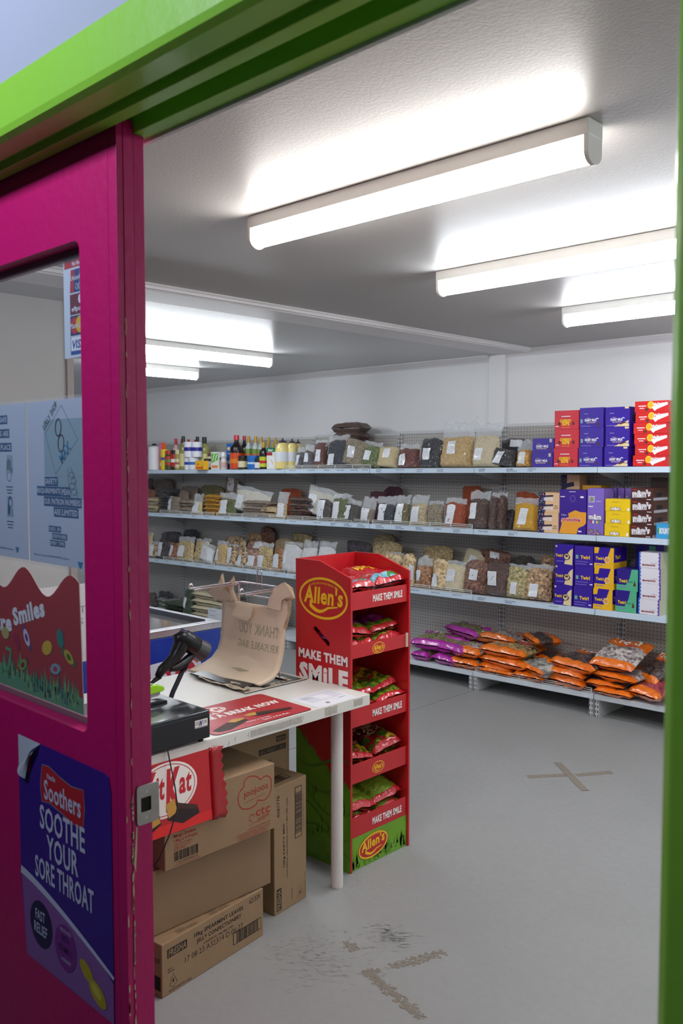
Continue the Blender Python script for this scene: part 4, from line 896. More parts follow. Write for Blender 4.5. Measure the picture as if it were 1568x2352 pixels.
for k in range(110):
    x = r.gauss(-1.95, .05); y = r.gauss(2.26, .03); a = R(r.gauss(35, 10)); L_ = r.uniform(.008, .03); wd = .0012
    b.stroke([(x, y), (x+L_*math.cos(a), y+L_*math.sin(a))], wd, f, scm, .0003)
for k in range(120):
    x = r.uniform(-2.36, -2.22) if k % 2 else r.gauss(-2.29, .05); y = r.uniform(2.40, 2.86) if k % 2 else r.gauss(2.47, .03); s_ = r.uniform(.001, .004)
    b.poly([(x, y), (x+s_, y+s_*.3), (x+s_*.6, y+s_)], f, scm, .0003)
for k in range(90):
    x = r.uniform(-2.6, -.9); y = r.uniform(1.6, 4.4); s_ = r.uniform(.002, .006); b.poly([(x, y), (x+s_, y+s_*.3), (x+s_*.6, y+s_)], f, scm, .0003)
o = b.build('floor_grit'); o['kind'] = 'stuff'; tag(o, 'dark scuffs and grit scattered over the grey floor', 'dirt')

# ================================================================== chest freezer behind the counter
alu = mat('anodised_aluminium', (.50, .50, .53), .3, metal=.7); fblue = mat('freezer_blue', lin('#0a3aa6'), .22, coat=.3, var=.12, vscale=3); gasket = mat('freezer_gasket', (.10, .10, .13), .5)
FX0, FX1, FY0, FY1, FZ = -4.03, -3.335, 1.25, 2.626, .885
T = thing('chest_freezer', 'blue chest freezer with aluminium rim and sliding glass lid behind the counter', 'freezer', ((FX0+FX1)/2, (FY0+FY1)/2, 0))
b = MB(); b.box(FX0, FX1, FY0, FY1, .06, .852, fblue); b.box(FX0+.04, FX1-.04, FY0+.04, FY1-.04, .0, .06, gasket); b.build('cabinet', T, .006)
b = MB()
for (a, c, d, e) in ((FX0-.004, FX1+.004, FY1-.055, FY1+.004), (FX0-.004, FX1+.004, FY0-.004, FY0+.055), (FX1-.050, FX1+.004, FY0+.055, FY1-.055), (FX0-.004, FX0+.050, FY0+.055, FY1-.055)):
    b.box(a, c, d, e, .852, FZ, alu)
b.build('rim', T, .003)
b = MB(); b.box(FX0+.05, FX1-.05, FY1-.060, FY1-.055, .84, FZ+.008, gasket); b.box(FX0+.05, FX0+.055, FY0+.055, FY1-.06, .84, FZ+.004, gasket); b.build('gasket', T)
b = MB(); b.box(FX0+.055, FX1-.055, FY0+.06, FY1-.062, .866, .870, mat('frosted_lid', (.16, .16, .155), .16, var=.45, vscale=9, coat=.8)); b.build('glass_lid', T)
b = MB(); b.box(-3.50, -3.46, 2.16, 2.27, .870, .888, gasket); b.build('lid_handle', T, .003)
ff2 = Frame((FX1, 0, 0), (0, 1, 0), (0, 0, 1)); b = MB(); fr_ = ink('#c41e2e', 'print_freezer_red'); fw2 = ink('#dfe2ee', 'print_freezer_white')
b.poly([(2.12, .50), (2.62, .50), (2.60, .58), (2.50, .70), (2.44, .765), (2.36, .745), (2.20, .735), (2.12, .70)], ff2, fw2, .0008)
b.ell(2.455, .695, .05, .075, ff2, fw2, .0009)
b.text('P', 2.15, .56, .075, .155, ff2, fr_, .05, shear=.25, lift=.0014); b.text('D', 2.25, .575, .085, .150, ff2, fr_, .05, shear=.25, lift=.0014); b.text('r', 2.355, .595, .050, .140, ff2, fr_, .06, shear=.1, lift=.0014); b.text('S', 2.405, .615, .085, .145, ff2, fr_, .06, shear=.1, lift=.0014)
b.ell(2.425, .782, .022, .012, ff2, fr_, .0012, rot=.5)
b.build('lettering', T)

# ================================================================== goods: helpers
def fill(name, c1, c2, sc=120, bump=.8, wr=1.0, coat=.9, rough=.45):
    """loose contents seen through clear film: coloured grains under a wrinkled clear coat"""
    if name in MATS: return MATS[name]
    m = bpy.data.materials.new(name); m.use_nodes = True; MATS[name] = m; nt = m.node_tree; b = nt.nodes['Principled BSDF']
    kk = .62 if sc < 290 else .92; c1, c2 = tuple(x*kk for x in lin(c1)), tuple(min(.9, x*1.08) for x in lin(c2)); tc = nt.nodes.new('ShaderNodeTexCoord')
    v = nt.nodes.new('ShaderNodeTexVoronoi'); v.inputs['Scale'].default_value = sc; nt.links.new(tc.outputs['Object'], v.inputs['Vector'])
    sp = nt.nodes.new('ShaderNodeSeparateColor'); nt.links.new(v.outputs['Color'], sp.inputs[0])
    nt.links.new(mix_rgb(nt, sp.outputs[0], c1, c2), b.inputs['Base Color'])
    n = nt.nodes.new('ShaderNodeTexNoise'); n.inputs['Scale'].default_value = 27; n.inputs['Detail'].default_value = 1.2; n.inputs['Distortion'].default_value = 2.2
    nt.links.new(tc.outputs['Object'], n.inputs['Vector'])
    b1 = nt.nodes.new('ShaderNodeBump'); b1.inputs['Strength'].default_value = bump; b1.inputs['Distance'].default_value = .004; b1.invert = True
    nt.links.new(v.outputs['Distance'], b1.inputs['Height']); nt.links.new(b1.outputs[0], b.inputs['Normal'])
    b2 = nt.nodes.new('ShaderNodeBump'); b2.inputs['Strength'].default_value = wr; b2.inputs['Distance'].default_value = .15
    nt.links.new(n.outputs['Fac'], b2.inputs['Height']); nt.links.new(b2.outputs[0], b.inputs['Coat Normal'])
    b.inputs['Roughness'].default_value = rough; b.inputs['Coat Weight'].default_value = 1; b.inputs['Coat Roughness'].default_value = .07; b.inputs['Coat IOR'].default_value = 1.75
    return m
def foil(name, cols, sc=9, wr=.8):
    """printed glossy bag film: flat patches of a few colours"""
    if name in MATS: return MATS[name]
    m = bpy.data.materials.new(name); m.use_nodes = True; MATS[name] = m; nt = m.node_tree; b = nt.nodes['Principled BSDF']
    tc = nt.nodes.new('ShaderNodeTexCoord'); n = nt.nodes.new('ShaderNodeTexNoise'); n.inputs['Scale'].default_value = sc; n.inputs['Detail'].default_value = 1; n.inputs['Distortion'].default_value = 1
    nt.links.new(tc.outputs['Object'], n.inputs['Vector']); cr = nt.nodes.new('ShaderNodeValToRGB'); cr.color_ramp.interpolation = 'CONSTANT'
    k = len(cols)
    while len(cr.color_ramp.elements) < k: cr.color_ramp.elements.new(.5)
    for i, c in enumerate(cols): cr.color_ramp.elements[i].position = 0 if i == 0 else .36+.28*(i-1)/max(1, k-2 or 1)*.9+.04; cr.color_ramp.elements[i].color = (*lin(c), 1)
    nt.links.new(n.outputs['Fac'], cr.inputs[0]); nt.links.new(cr.outputs[0], b.inputs['Base Color'])
    n2 = nt.nodes.new('ShaderNodeTexNoise'); n2.inputs['Scale'].default_value = 30; n2.inputs['Detail'].default_value = 4; n2.inputs['Distortion'].default_value = 1.2; nt.links.new(tc.outputs['Object'], n2.inputs['Vector'])
    b2 = nt.nodes.new('ShaderNodeBump'); b2.inputs['Strength'].default_value = wr; b2.inputs['Distance'].default_value = .022
    nt.links.new(n2.outputs['Fac'], b2.inputs['Height']); nt.links.new(b2.outputs[0], b.inputs['Normal']); b.inputs['Roughness'].default_value = .2; b.inputs['Coat Weight'].default_value = 1; b.inputs['Coat Roughness'].default_value = .15
    return m
def label_mat():
    m = bpy.data.materials.new('weigh_label'); m.use_nodes = True; nt = m.node_tree; b = nt.nodes['Principled BSDF']
    tc = nt.nodes.new('ShaderNodeUVMap'); sp = nt.nodes.new('ShaderNodeSeparateXYZ'); nt.links.new(tc.outputs[0], sp.inputs[0])
    row = math_node(nt, 'MODULO', math_node(nt, 'MULTIPLY', sp.outputs[1], 9), 1.0); l1 = math_node(nt, 'LESS_THAN', row, .38)
    n = nt.nodes.new('ShaderNodeTexNoise'); n.inputs['Scale'].default_value = 7; nt.links.new(tc.outputs[0], n.inputs['Vector'])
    a = math_node(nt, 'GREATER_THAN', n.outputs['Fac'], .47)
    x1 = math_node(nt, 'LESS_THAN', math_node(nt, 'ABSOLUTE', math_node(nt, 'SUBTRACT', sp.outputs[0], .5)), .38)
    k = math_node(nt, 'MULTIPLY', math_node(nt, 'MULTIPLY', l1, a), x1)
    nt.links.new(mix_rgb(nt, math_node(nt, 'MULTIPLY', k, .38), (.74, .76, .80), (.12, .12, .16)), b.inputs['Base Color']); b.inputs['Roughness'].default_value = .4; b.inputs['Coat Weight'].default_value = .3
    return m
LABEL = label_mat(); CLEAR = film('clear_bag_film', (.98, .985, .99), .32, .08, .35)
PAL = {  # contents: dark, light, grain
 'chia': ('#34333c', '#77767e', 260), 'linseed': ('#4a2c25', '#7a4c3e', 260), 'blackchia': ('#17181f', '#3c3f4c', 200), 'sunflower': ('#6d6250', '#a89a80', 170), 'pepita': ('#3f4d22', '#78864a', 150),
 'quinoa': ('#c9b37e', '#e6d6aa', 300), 'redgrain': ('#5c2420', '#834038', 260), 'blackgrain': ('#16161c', '#3e3d47', 220), 'golden': ('#c8a062', '#e3c48c', 220), 'sesame': ('#cdbb92', '#e8dcbd', 300), 'blacksesame': ('#1a1a1e', '#3a3a40', 300),
 'corn': ('#b9781a', '#eab348', 130), 'brown': ('#4a3029', '#6b4a40', 240), 'clove': ('#3c2622', '#65463c', 220), 'rusty': ('#6e3a26', '#96583c', 160), 'beige': ('#b59f78', '#d8c6a0', 200), 'taupe': ('#7c6a5c', '#9c8c7c', 300), 'tan': ('#b9996c', '#d8bd92', 220),
 'yellowpowder': ('#d29a14', '#e8b52c', 400), 'turmeric': ('#c88a10', '#dda41c', 400), 'flour': ('#d5d0c0', '#e9e5d8', 400), 'white': ('#e2e3e3', '#f2f2f2', 400), 'spice': ('#8f3a14', '#b8501e', 300), 'greenherb': ('#4c522e', '#727848', 200), 'olive': ('#5c5430', '#847a4a', 220),
 'pepper': ('#2c2624', '#544a44', 180), 'navy': ('#1c2032', '#3a3c4c', 200), 'maroon': ('#3a1020', '#5a1c30', 200), 'oats': ('#9c8152', '#d8c08c', 110), 'nuts': ('#6b3a28', '#b47a54', 75), 'cashew': ('#c79c62', '#ecd0a0', 60), 'almond': ('#8a5530', '#b98355', 60), 'mixnuts': ('#4a2a1c', '#d6b890', 60),
 'walnut': ('#7c5634', '#cfa878', 70), 'hazel': ('#5c3020', '#8c5a44', 70), 'darkfruit': ('#1e1620', '#4a3c46', 80), 'pinkish': ('#8f5e50', '#c09888', 90), 'pistachio': ('#8f8450', '#c8b880', 90), 'rice': ('#d8c8a2', '#ecdfbe', 300), 'nori': ('#1f3320', '#3a5230', 40),
 'mixcandy': ('#5a4a3a', '#d0b070', 55), 'darkcandy': ('#1c1418', '#5c4440', 55), 'palecandy': ('#7a6a72', '#d8ccc4', 55), 'redcandy': ('#8a1c2c', '#c05060', 60), 'greencandy': ('#4a5030', '#a8a060', 70), 'silver': ('#8a8a84', '#c8c8c0', 30)}
def fm_(k): c = PAL[k]; return fill('contents_'+k, c[0], c[1], c[2])
def pouch(w, h, t, seed, mode='stand', lump=.004, nx=12, ny=14, matf=None, m=None, sag=0.0):
    """closed pillow bag: x across, z along its length, -y its front. Returns the mesh builder and its front surface function"""
    def T(u, v):
        a = max(0, 1-abs(u)**(4 if mode == 'stand' else 5))**.5
        if mode == 'stand': c = min(1, ((v+.012)/.09))**.5*(1-.42*v**1.5)*max(0, 1-(v/1.02)**10)**.5
        else: c = max(0, 1-abs(2*v-1)**7)**.5*.90+.10
        return t/2*(a*c)+.0008
    def edge(u, v):
        k = 1-.05*math.sin(math.pi*v)-.03*noise.noise(V((seed, v*4, 3)))
        if mode == 'stand': k *= 1-.05*v
        else: k *= 1-.03*abs(2*v-1)**8
        return u*w/2*k
    def P(u, v, s_, lift=0):
        x = edge(u, v); z = v*h*(1-(.09+.05*math.sin(seed*2.7))*abs(u)**3*v*(1 if mode == 'stand' else 0)-(.035*math.sin(seed*1.9)*u*v if mode == 'stand' else 0))+(.010*noise.noise(V((u*2, seed, 7)))*(v if mode == 'stand' else 1)); th = T(u, v)
        nz = noise.noise(V((x*22+seed*3.1, z*22, s_*5+seed)))*lump*2.4 + noise.noise(V((x*9+seed*1.7, z*9, s_*2)))*lump*2.0 + noise.noise(V((x*60+seed, z*60, s_*3)))*lump*1.1
        y = s_*(th+lift+nz*min(1, th/(t*.25))); y += sag*math.sin(math.pi*v)
        return V((x, y, z))
    b = MB(); m = m or fm_('beige')
    for s_ in (-1, 1):
        G = [P(-1+2*i/nx, j/ny, s_) for j in range(ny+1) for i in range(nx+1)]; W_ = nx+1
        for j in range(ny):
            F = []
            for i in range(nx):
                q = (j*W_+i, j*W_+i+1, (j+1)*W_+i+1, (j+1)*W_+i); F.append(q if s_ < 0 else q[::-1])
            b_ = len(b.v)
            mm = matf(j/ny, s_) if matf else m
            if j == 0: base = len(b.v); b.v += [tuple(p) for p in G]
            k = b.mi(mm)
            for f in F: b.f.append([base+x for x in f]); b.m.append(k); b.sm.append(True)
    return b, P
def label_patch(P, u0, u1, v0, v1, sk=0.0, n=5):
    b = MB(); vs_ = []; uv = []
    for j in range(n+1):
        for i in range(n+1):
            a, c = i/n, j/n; vs_.append(P(u0+(u1-u0)*a+sk*(c-.5), v0+(v1-v0)*c, -1, .0022)); uv.append((a, c))
    b.add(vs_, [(j*(n+1)+i, j*(n+1)+i+1, (j+1)*(n+1)+i+1, (j+1)*(n+1)+i) for j in range(n) for i in range(n)], LABEL, True, uv); return b
def clear_top(w, h, z0, t, seed):
    b = MB(); nx, ny = 14, 6
    for s_ in (-1, 1):
        vs_ = []
        for j in range(ny+1):
            for i in range(nx+1):
                u = -1+2*i/nx; v = j/ny
                x = u*w/2*(.96+.06*v*math.sin(seed)); z = z0+v*h*(1+.30*noise.noise(V((u*2.0, seed*2.3, 1))))
                y = s_*(t*.16*(1-v)*(1-u*u)+.001)+noise.noise(V((u*4+seed, v*4, s_*.3)))*.016*(.3+v)+.15*h*v*v
                vs_.append(V((x, y, z)))
        b.add(vs_, [(j*(nx+1)+i, j*(nx+1)+i+1, (j+1)*(nx+1)+i+1, (j+1)*(nx+1)+i) for j in range(ny) for i in range(nx)], CLEAR, True)
    return b
SEED = [0]
def SB_(name, x, y, z, w, h, t, k, label, cat, top=0, lab=(-.45, .35, .25, .72), sk=0, lean=6, roll=0, group=None, yaw=0):
    """a clear bag of loose goods standing on a shelf"""
    SEED[0] += 1; s_ = SEED[0]
    T = thing(name, label, cat, (x, y, z+.0015+abs(math.sin(R(roll)))*w*.42+math.sin(R(lean))*t*.4), (R(-lean), R(roll), R(yaw)), group, True)
    b, P = pouch(w, h, t, s_, 'stand', m=fm_(k)); b.build('contents', T)
    if lab: label_patch(P, *lab, sk).build('weigh_label', T)
    if top: clear_top(w*.98, top, h*.93, t, s_).build('film_top', T)
    return T
def LB_(name, x, y, z, w, d, t, k, label, cat, lab=None, yaw=0, pitch=0, group=None, roll=0):
    """a clear bag lying down, its short end to the aisle"""
    SEED[0] += 1; s_ = SEED[0]
    T = thing(name, label, cat, (x, y, z+t/2+.0015), (R(-90+pitch), 0, R(yaw)), group, True)
    if roll: T.rotation_euler = (Matrix.Rotation(R(yaw), 3, 'Z') @ Matrix.Rotation(R(roll), 3, 'Y') @ Matrix.Rotation(R(-90+pitch), 3, 'X')).to_euler()
    b, P = pouch(w, d, t, s_, 'lie', m=fm_(k), lump=.003); b.build('contents', T)
    if lab: label_patch(P, *lab).build('weigh_label', T)
    return T
ORANGE = foil('orange_bag_film', ['#f8720a', '#ff7e10', '#f26806'], 6); PURPLE = foil('purple_bag_film', ['#b41fa4', '#c428b0', '#a01890'], 6)
def CB_(x, y, z, w, d, t, win, label, film_='orange', yaw=0, pitch=0, word=None, roll=0, bands=(.16, .66), group=None):
    """a printed candy bag lying with its sealed end to the aisle, window in the middle"""
    SEED[0] += 1; s_ = SEED[0]; F = ORANGE if film_ == 'orange' else PURPLE; Wm = fm_(win)
    T = thing('candy_bag', label, 'candy bag', (x, y, z+t/2+.0008), (Matrix.Rotation(R(yaw), 3, 'Z') @ Matrix.Rotation(R(roll), 3, 'Y') @ Matrix.Rotation(R(-90+pitch), 3, 'X')).to_euler(), group or ('orange candy bags on the bottom shelf' if film_ == 'orange' else 'purple candy bags on the bottom shelf'), True)
    b, P = pouch(w, d, t, s_, 'lie', lump=.005, ny=18, matf=lambda v, s: F if (v < bands[0] or v >= bands[1]) else Wm)
    if word:
        def pr(t_, u0, u1, v0, v1, m):
            vs_, fs, _ = glyphs(t_, .05)
            b.add([P(u0+(u1-u0)*a, v0+(v1-v0)*c+.02*math.sin(a*9), -1, .0022) for a, c in vs_], fs, m)
        pr(word, -.72, .60, .74, .92, cream); pr('CLASSIC', -.05, .55, .69, .73, ink('#c02a80', 'print_pink'))
    b.build('film_bag', T)
    return T
def bottle(name, x, y, z, h, r, shape, body, lab, cap, label, cat='bottle', group=None, lab2=None, band=(.12, .55)):
    T = thing(name, label, cat, (x, y, z), group=group)
    S = {'tall': [(.86, 0), (1, .02), (1, .56), (.92, .64), (.5, .74), (.34, .80), (.34, .90)], 'vin': [(.9, 0), (1, .02), (1, .58), (.9, .66), (.45, .76), (.36, .82), (.36, .88)],
         'mayo': [(.9, 0), (1, .02), (1.0, .52), (.92, .68), (.70, .80), (.46, .86)], 'jar': [(.9, 0), (1, .04), (1, .70), (.82, .80)], 'can': [(.97, 0), (1, .02), (1, .985), (.97, 1)],
         'spray': [(.95, 0), (1, .02), (1, .80), (.9, .87), (.5, .92)], 'grinder': [(.9, 0), (1, .03), (.92, .5), (.72, .62), (.8, .66), (.9, .78)], 'squeeze': [(.95, 0), (1, .03), (.9, .4), (1, .7), (.6, .82)]}[shape]
    b = MB(); b.lathe([(a*r, c*h) for a, c in S], (x, y, z), body, 18); b.build('body', T)
    if lab: b = MB(); n = 16; b.lathe([(r*1.015, band[0]*h), (r*1.015, band[1]*h)], (x, y, z), lab, 18)
    if lab: 
        if lab2: b.lathe([(r*1.03, (band[0]+(band[1]-band[0])*.35)*h), (r*1.03, (band[0]+(band[1]-band[0])*.62)*h)], (x, y, z), lab2, 18)
        b.build('label', T)
    C_ = {'tall': (.86, 1, .40, .38), 'vin': (.80, 1, .42, .42), 'mayo': (.86, 1, .52, .12), 'jar': (.80, 1, .9, .9), 'spray': (.92, 1, .5, .3), 'grinder': (.78, 1, .92, .6), 'squeeze': (.82, 1, .5, .1)}.get(shape)
    if cap and C_:
        b = MB()
        if shape == 'mayo': b.lathe([(.54*r, .855*h), (.54*r, .885*h), (.26*r, .92*h), (.12*r, .93*h), (.10*r, h)], (x, y, z), cap, 16)
        else: b.lathe([(C_[2]*r, C_[0]*h), (C_[3]*r, h)], (x, y, z), cap, 16)
        b.build('cap', T)
    return T
def bx_mats(c, side=None): return mat('carton_'+c.strip('#'), lin(c), .38, coat=.2)
W = ink('#f1eef4', 'print_box_white'); Y_ = ink('#f4c81e', 'print_box_yellow'); BR = ink('#5a2c1c', 'print_box_brown'); CR = ink('#e8d2a0', 'print_box_cream'); RD = ink('#c8202c', 'print_box_red'); BLK = ink('#15121a', 'print_box_black')
def d_milk(b, f, w, h, var=0):
    b.text('Cadbury', w*.28, h*.44, w*.16, h*.06, f, CR, .0); b.text('DAIRY MILK', w*.22, h*.30, w*.50, h*.13, f, W, .05); b.text('MILK CHOCOLATE', w*.30, h*.21, w*.36, h*.06, f, CR, .02)
    b.stroke([(w*.68, h*.40), (w*.74, h*.46), (w*.79, h*.42)], w*.03, f, W, .0008)
    if var == 1: b.poly([(w*.36, h*.02), (w*.98, h*.02), (w*.98, h*.14), (w*.72, h*.22)], f, CR, .0006); b.poly([(w*.58, h*.16), (w*.82, h*.26), (w*.86, h*.20), (w*.62, h*.10)], f, BR, .0009); b.poly([(w*.80, h*.24), (w*.97, h*.32), (w*.95, h*.16)], f, CR, .0009); b.rect(w*.80, h*.90, w*.16, h*.09, f, CR, .0008)
    else: b.poly([(w*.72, h*.18), (w*.82, h*.24), (w*.84, h*.12), (w*.74, h*.08)], f, BR, .0008); b.rect(w*.04, h*.22, w*.09, h*.20, f, ink('#7ab0a8', 'print_teal_box'), .0008)
    b.rect(w*.18, h*.68, w*.18, h*.012, f, W, .0006); b.rect(w*.06, h*.05, w*.42, h*.03, f, ink('#8a7ac8', 'print_lavender'), .0006)
def d_small(b, f, w, h): b.text('Cadbury', w*.22, h*.56, w*.18, h*.08, f, CR, 0); b.text('DAIRY MILK', w*.18, h*.36, w*.58, h*.17, f, W, .05); b.text('MILK CHOCOLATE', w*.20, h*.24, w*.46, h*.09, f, CR, .02); b.rect(w*.80, h*.72, w*.11, h*.24, f, ink('#c8c0b0', 'print_seal'), .0006); b.ell(w*.86, h*.28, w*.05, h*.12, f, BR)
def d_cherry(b, f, w, h):
    b.text('CHERRY', w*.22, h*.36, w*.48, h*.17, f, Y_, .06); b.text('RIPE', w*.32, h*.20, w*.30, h*.17, f, Y_, .06); b.rect(w*.28, h*.66, w*.38, h*.04, f, W, .0006)
    for q in (.20, .78): b.ell(w*q, h*.30, w*.05, h*.10, f, BR); 
    b.rect(w*.28, h*.08, w*.36, h*.04, f, ink('#e87a2a', 'print_orange'), .0006); b.rect(w*.04, h*.14, w*.14, h*.04, f, W)
def d_malt(b, f, w, h):
    b.ell(w*.48, h*.62, w*.10, h*.34, f, Y_, .0007); b.ell(w*.48, h*.62, w*.07, h*.22, f, ink('#f2b01a', 'print_amber'), .0009); b.poly([(w*.50, h*.42), (w*.60, h*.05), (w*.66, h*.22), (w*.98, h*.60), (w*.98, h*.80), (w*.62, h*.55)], f, W, .0010)
    b.text('Maltesers', w*.56, h*.50, w*.42, h*.30, f, W, .05, rot=.10, lift=.0014); b.rect(w*.10, h*.50, w*.24, h*.08, f, W); b.rect(w*.14, h*.30, w*.14, h*.07, f, W); b.ell(w*.36, h*.20, w*.05, h*.13, f, BR)
def d_smart(b, f, w, h):
    nv = ink('#14184a', 'print_smart_navy'); b.rect(0, 0, w*.32, h, f, nv, .0006); r = random.Random(5)
    for k in range(34): b.ell(r.uniform(.02, .28)*w, r.uniform(.03, .97)*h, w*.020, w*.016, f, (RD, Y_, W, ink('#3a8ad0', 'print_dot_blue'), ink('#e07ab0', 'print_dot_pink'))[k % 5], .0009, 8)
    for q in (.56, .10): b.text('SMARTIES', w*.24, h*(q+.03), w*.46, h*.16, f, W, .06, lift=.0012); b.stroke([(w*.2, h*(q+.24)), (w*.7, h*(q+.28))], h*.08, f, nv, .0008)
    b.text('NEW', w*.78, h*.30, w*.14, h*.06, f, BR, .02); b.text('FLAVOUR', w*.74, h*.20, w*.2, h*.06, f, BR, .02)
def d_crunch(b, f, w, h):
    am = ink('#f0a32a', 'print_honey'); b.poly([(0, 0), (w*.66, 0), (w*.72, h*.14), (w*.92, h*.20), (w, h*.26), (w, h*.50), (w*.80, h*.50), (w*.60, h*.54), (w*.34, h*.46), (w*.36, h*.38), (w*.06, h*.30), (w*.10, h*.22)], f, am, .0006)
    b.text('crunchie', w*.08, h*.27, w*.74, h*.11, f, ink('#f6e8f0', 'print_halo'), .11, lift=.0008); b.text('crunchie', w*.10, h*.28, w*.70, h*.09, f, RD, .05, lift=.0012); b.text('Cadbury', w*.08, h*.40, w*.20, h*.04, f, W)
    b.rect(w*.04, h*.83, w*.16, h*.02, f, W); b.rect(w*.78, h*.82, w*.12, h*.04, f, W); b.ring(w*.50, h*.80, w*.10, h*.08, w*.012, f, ink('#9a86d8', 'print_lilac_line'), .0006, 6); b.rect(w*.36, h*.95, w*.24, h*.012, f, W); b.rect(w*.72, h*.05, w*.12, h*.03, f, W)
def d_minis(b, f, w, h):
    b.rect(w*.08, h*.70, w*.36, h*.13, f, W); b.bars(w*.10, h*.71, w*.32, h*.11, f, BLK, 22, 4, lift=.0009); b.text('m&m', w*.06, h*.315, w*.84, h*.14, f, BR, .13, lift=.0008); b.text('m&m', w*.09, h*.33, w*.78, h*.12, f, W, .05, lift=.0012)
    for q, c in enumerate(('#d0303a', '#f4f0e8', '#3a8ad0', '#e8c020', '#4aa040')): b.text('MINIS'[q], w*(.20+.12*q), h*.25, w*.10, h*.06, f, ink(c), .05, lift=.0012)
    r = random.Random(9)
    for k in range(60): b.ell(r.uniform(.04, .96)*w, r.uniform(.01, .12)*h, w*.035, w*.028, f, ink(('#b03a2a', '#5a8a3a', '#d8c030', '#3a5a9a', '#8a4a2a')[k % 5]), .0007+.00002*k, 8)
    b.rect(w*.05, h*.60, w*.3, h*.02, f, W); b.rect(w*.55, h*.72, w*.3, h*.008, f, W)
def d_mmy(b, f, w, h): b.text('m&m', w*.22, h*.06, w*.40, h*.34, f, BR, .12, lift=.0008); b.text('m&m', w*.24, h*.09, w*.36, h*.28, f, W, .05, lift=.0012); b.rect(w*.28, h*.72, w*.28, h*.05, f, ink('#b8961a', 'print_ochre')); b.rect(w*.90, h*.05, w*.08, h*.25, f, W)
def d_mmb(b, f, w, h): b.text("m&m's", w*.06, h*.18, w*.84, h*.62, f, W, .15, lift=.0008, rot=.05); b.text("m&m's", w*.09, h*.23, w*.78, h*.52, f, BR, .09, lift=.0011, rot=.05); b.text("m&m's", w*.10, h*.25, w*.76, h*.48, f, W, .03, lift=.0014, rot=.05); b.rect(w*.06, h*.82, w*.20, h*.07, f, RD); b.rect(w*.70, h*.05, w*.2, h*.05, f, W)
def d_bounty(b, f, w, h): b.text('BOUNTY', w*.24, h*.30, w*1.0, h*.42, f, W, .05); b.ell(w*.2, h*.5, w*.1, h*.2, f, ink('#3a9a4a', 'print_palm'))
def d_twirl(b, f, w, h, v):
    lv = ink('#8a7ac8', 'print_lavender')
    if v == 0: b.poly([(w*.52, h*.03), (w*.95, h*.0), (w*.97, h*.82), (w*.80, h*.70), (w*.70, h*.55), (w*.84, h*.40), (w*.80, h*.28), (w*.56, h*.22)], f, CR, .0005); b.ell(w*.64, h*.40, w*.16, h*.17, f, BLK, .0008); b.ell(w*.64, h*.40, w*.13, h*.135, f, CR, .0010); b.ell(w*.64, h*.43, w*.08, h*.06, f, BR, .0012); b.text('Twirl', w*.04, h*.36, w*.40, h*.15, f, Y_, .05, lift=.0014); b.ell(w*.08, h*.88, w*.05, h*.05, f, CR)
    if v == 1: b.text('Twirl', w*.32, h*.36, w*.50, h*.18, f, Y_, .05); b.rect(w*.06, h*.36, w*.14, h*.18, f, ink('#7ab0a8', 'print_teal_box')); b.rect(w*.04, h*.22, w*.68, h*.03, f, lv); b.rect(w*.04, h*.10, w*.60, h*.03, f, lv); b.rect(w*.82, h*.12, w*.14, h*.05, f, W)
    if v == 2:
        Yb = ink('#f0b814', 'print_twirl_yellow'); b.rect(0, 0, w, h*.24, f, Yb, .0005); b.poly([(w*.56, h*.24), (w, h*.24), (w, h), (w*.84, h), (w*.70, h*.60), (w*.60, h*.40)], f, Yb, .0005); b.poly([(0, h*.70), (w*.20, h*.72), (w*.26, h), (0, h)], f, Yb, .0005)
        b.text('Twirl', w*.08, h*.40, w*.40, h*.15, f, Y_, .05, lift=.0012); b.ell(w*.66, h*.42, w*.16, h*.17, f, CR, .0010, 6); b.ell(w*.66, h*.42, w*.12, h*.12, f, ink('#e8a04a', 'print_caramel'), .0012, 6)
    if v == 3:
        G = ink('#55b58a', 'print_mint'); b.rect(0, 0, w, h*.26, f, G, .0005); b.poly([(w*.44, h*.26), (w, h*.26), (w, h), (w*.70, h), (w*.62, h*.60)], f, G, .0005); b.text('Twirl', w*.12, h*.36, w*.38, h*.16, f, Y_, .05, lift=.0012); b.text('mint', w*.54, h*.38, w*.22, h*.08, f, ink('#1f6a62', 'print_teal'), .02, lift=.0010); b.poly([(w*.78, h*.24), (w*.92, h*.24), (w*.85, h*.50)], f, BR, .0010)
    if v != 1: b.rect(w*.10, h*.14, w*.36, h*.035, f, lv, .0012)
def d_curly(b, f, w, h):
    pu = ink('#6a3ab0', 'print_curly_purple'); bl2 = ink('#2a6ad0', 'print_curly_blue')
    for sx, m in ((0, bl2), (1, pu)):
        P = [(w*(sx), 0), (w*sx, h)]; n = 12; P += [(w*(sx+(1 if sx == 0 else -1)*(.07+.03*math.sin(i*2.3))), h*(1-i/n)) for i in range(n+1)]; b.poly(P if sx == 0 else P, f, m, .0005)
    b.text('#curlywurly', w*.16, h*.10, w*.62, h*.16, f, ink('#8a1f2a', 'print_wine'), .06, lift=.0009, rot=.02); b.rect(w*.55, h*.32, w*.30, h*.02, f, grey)
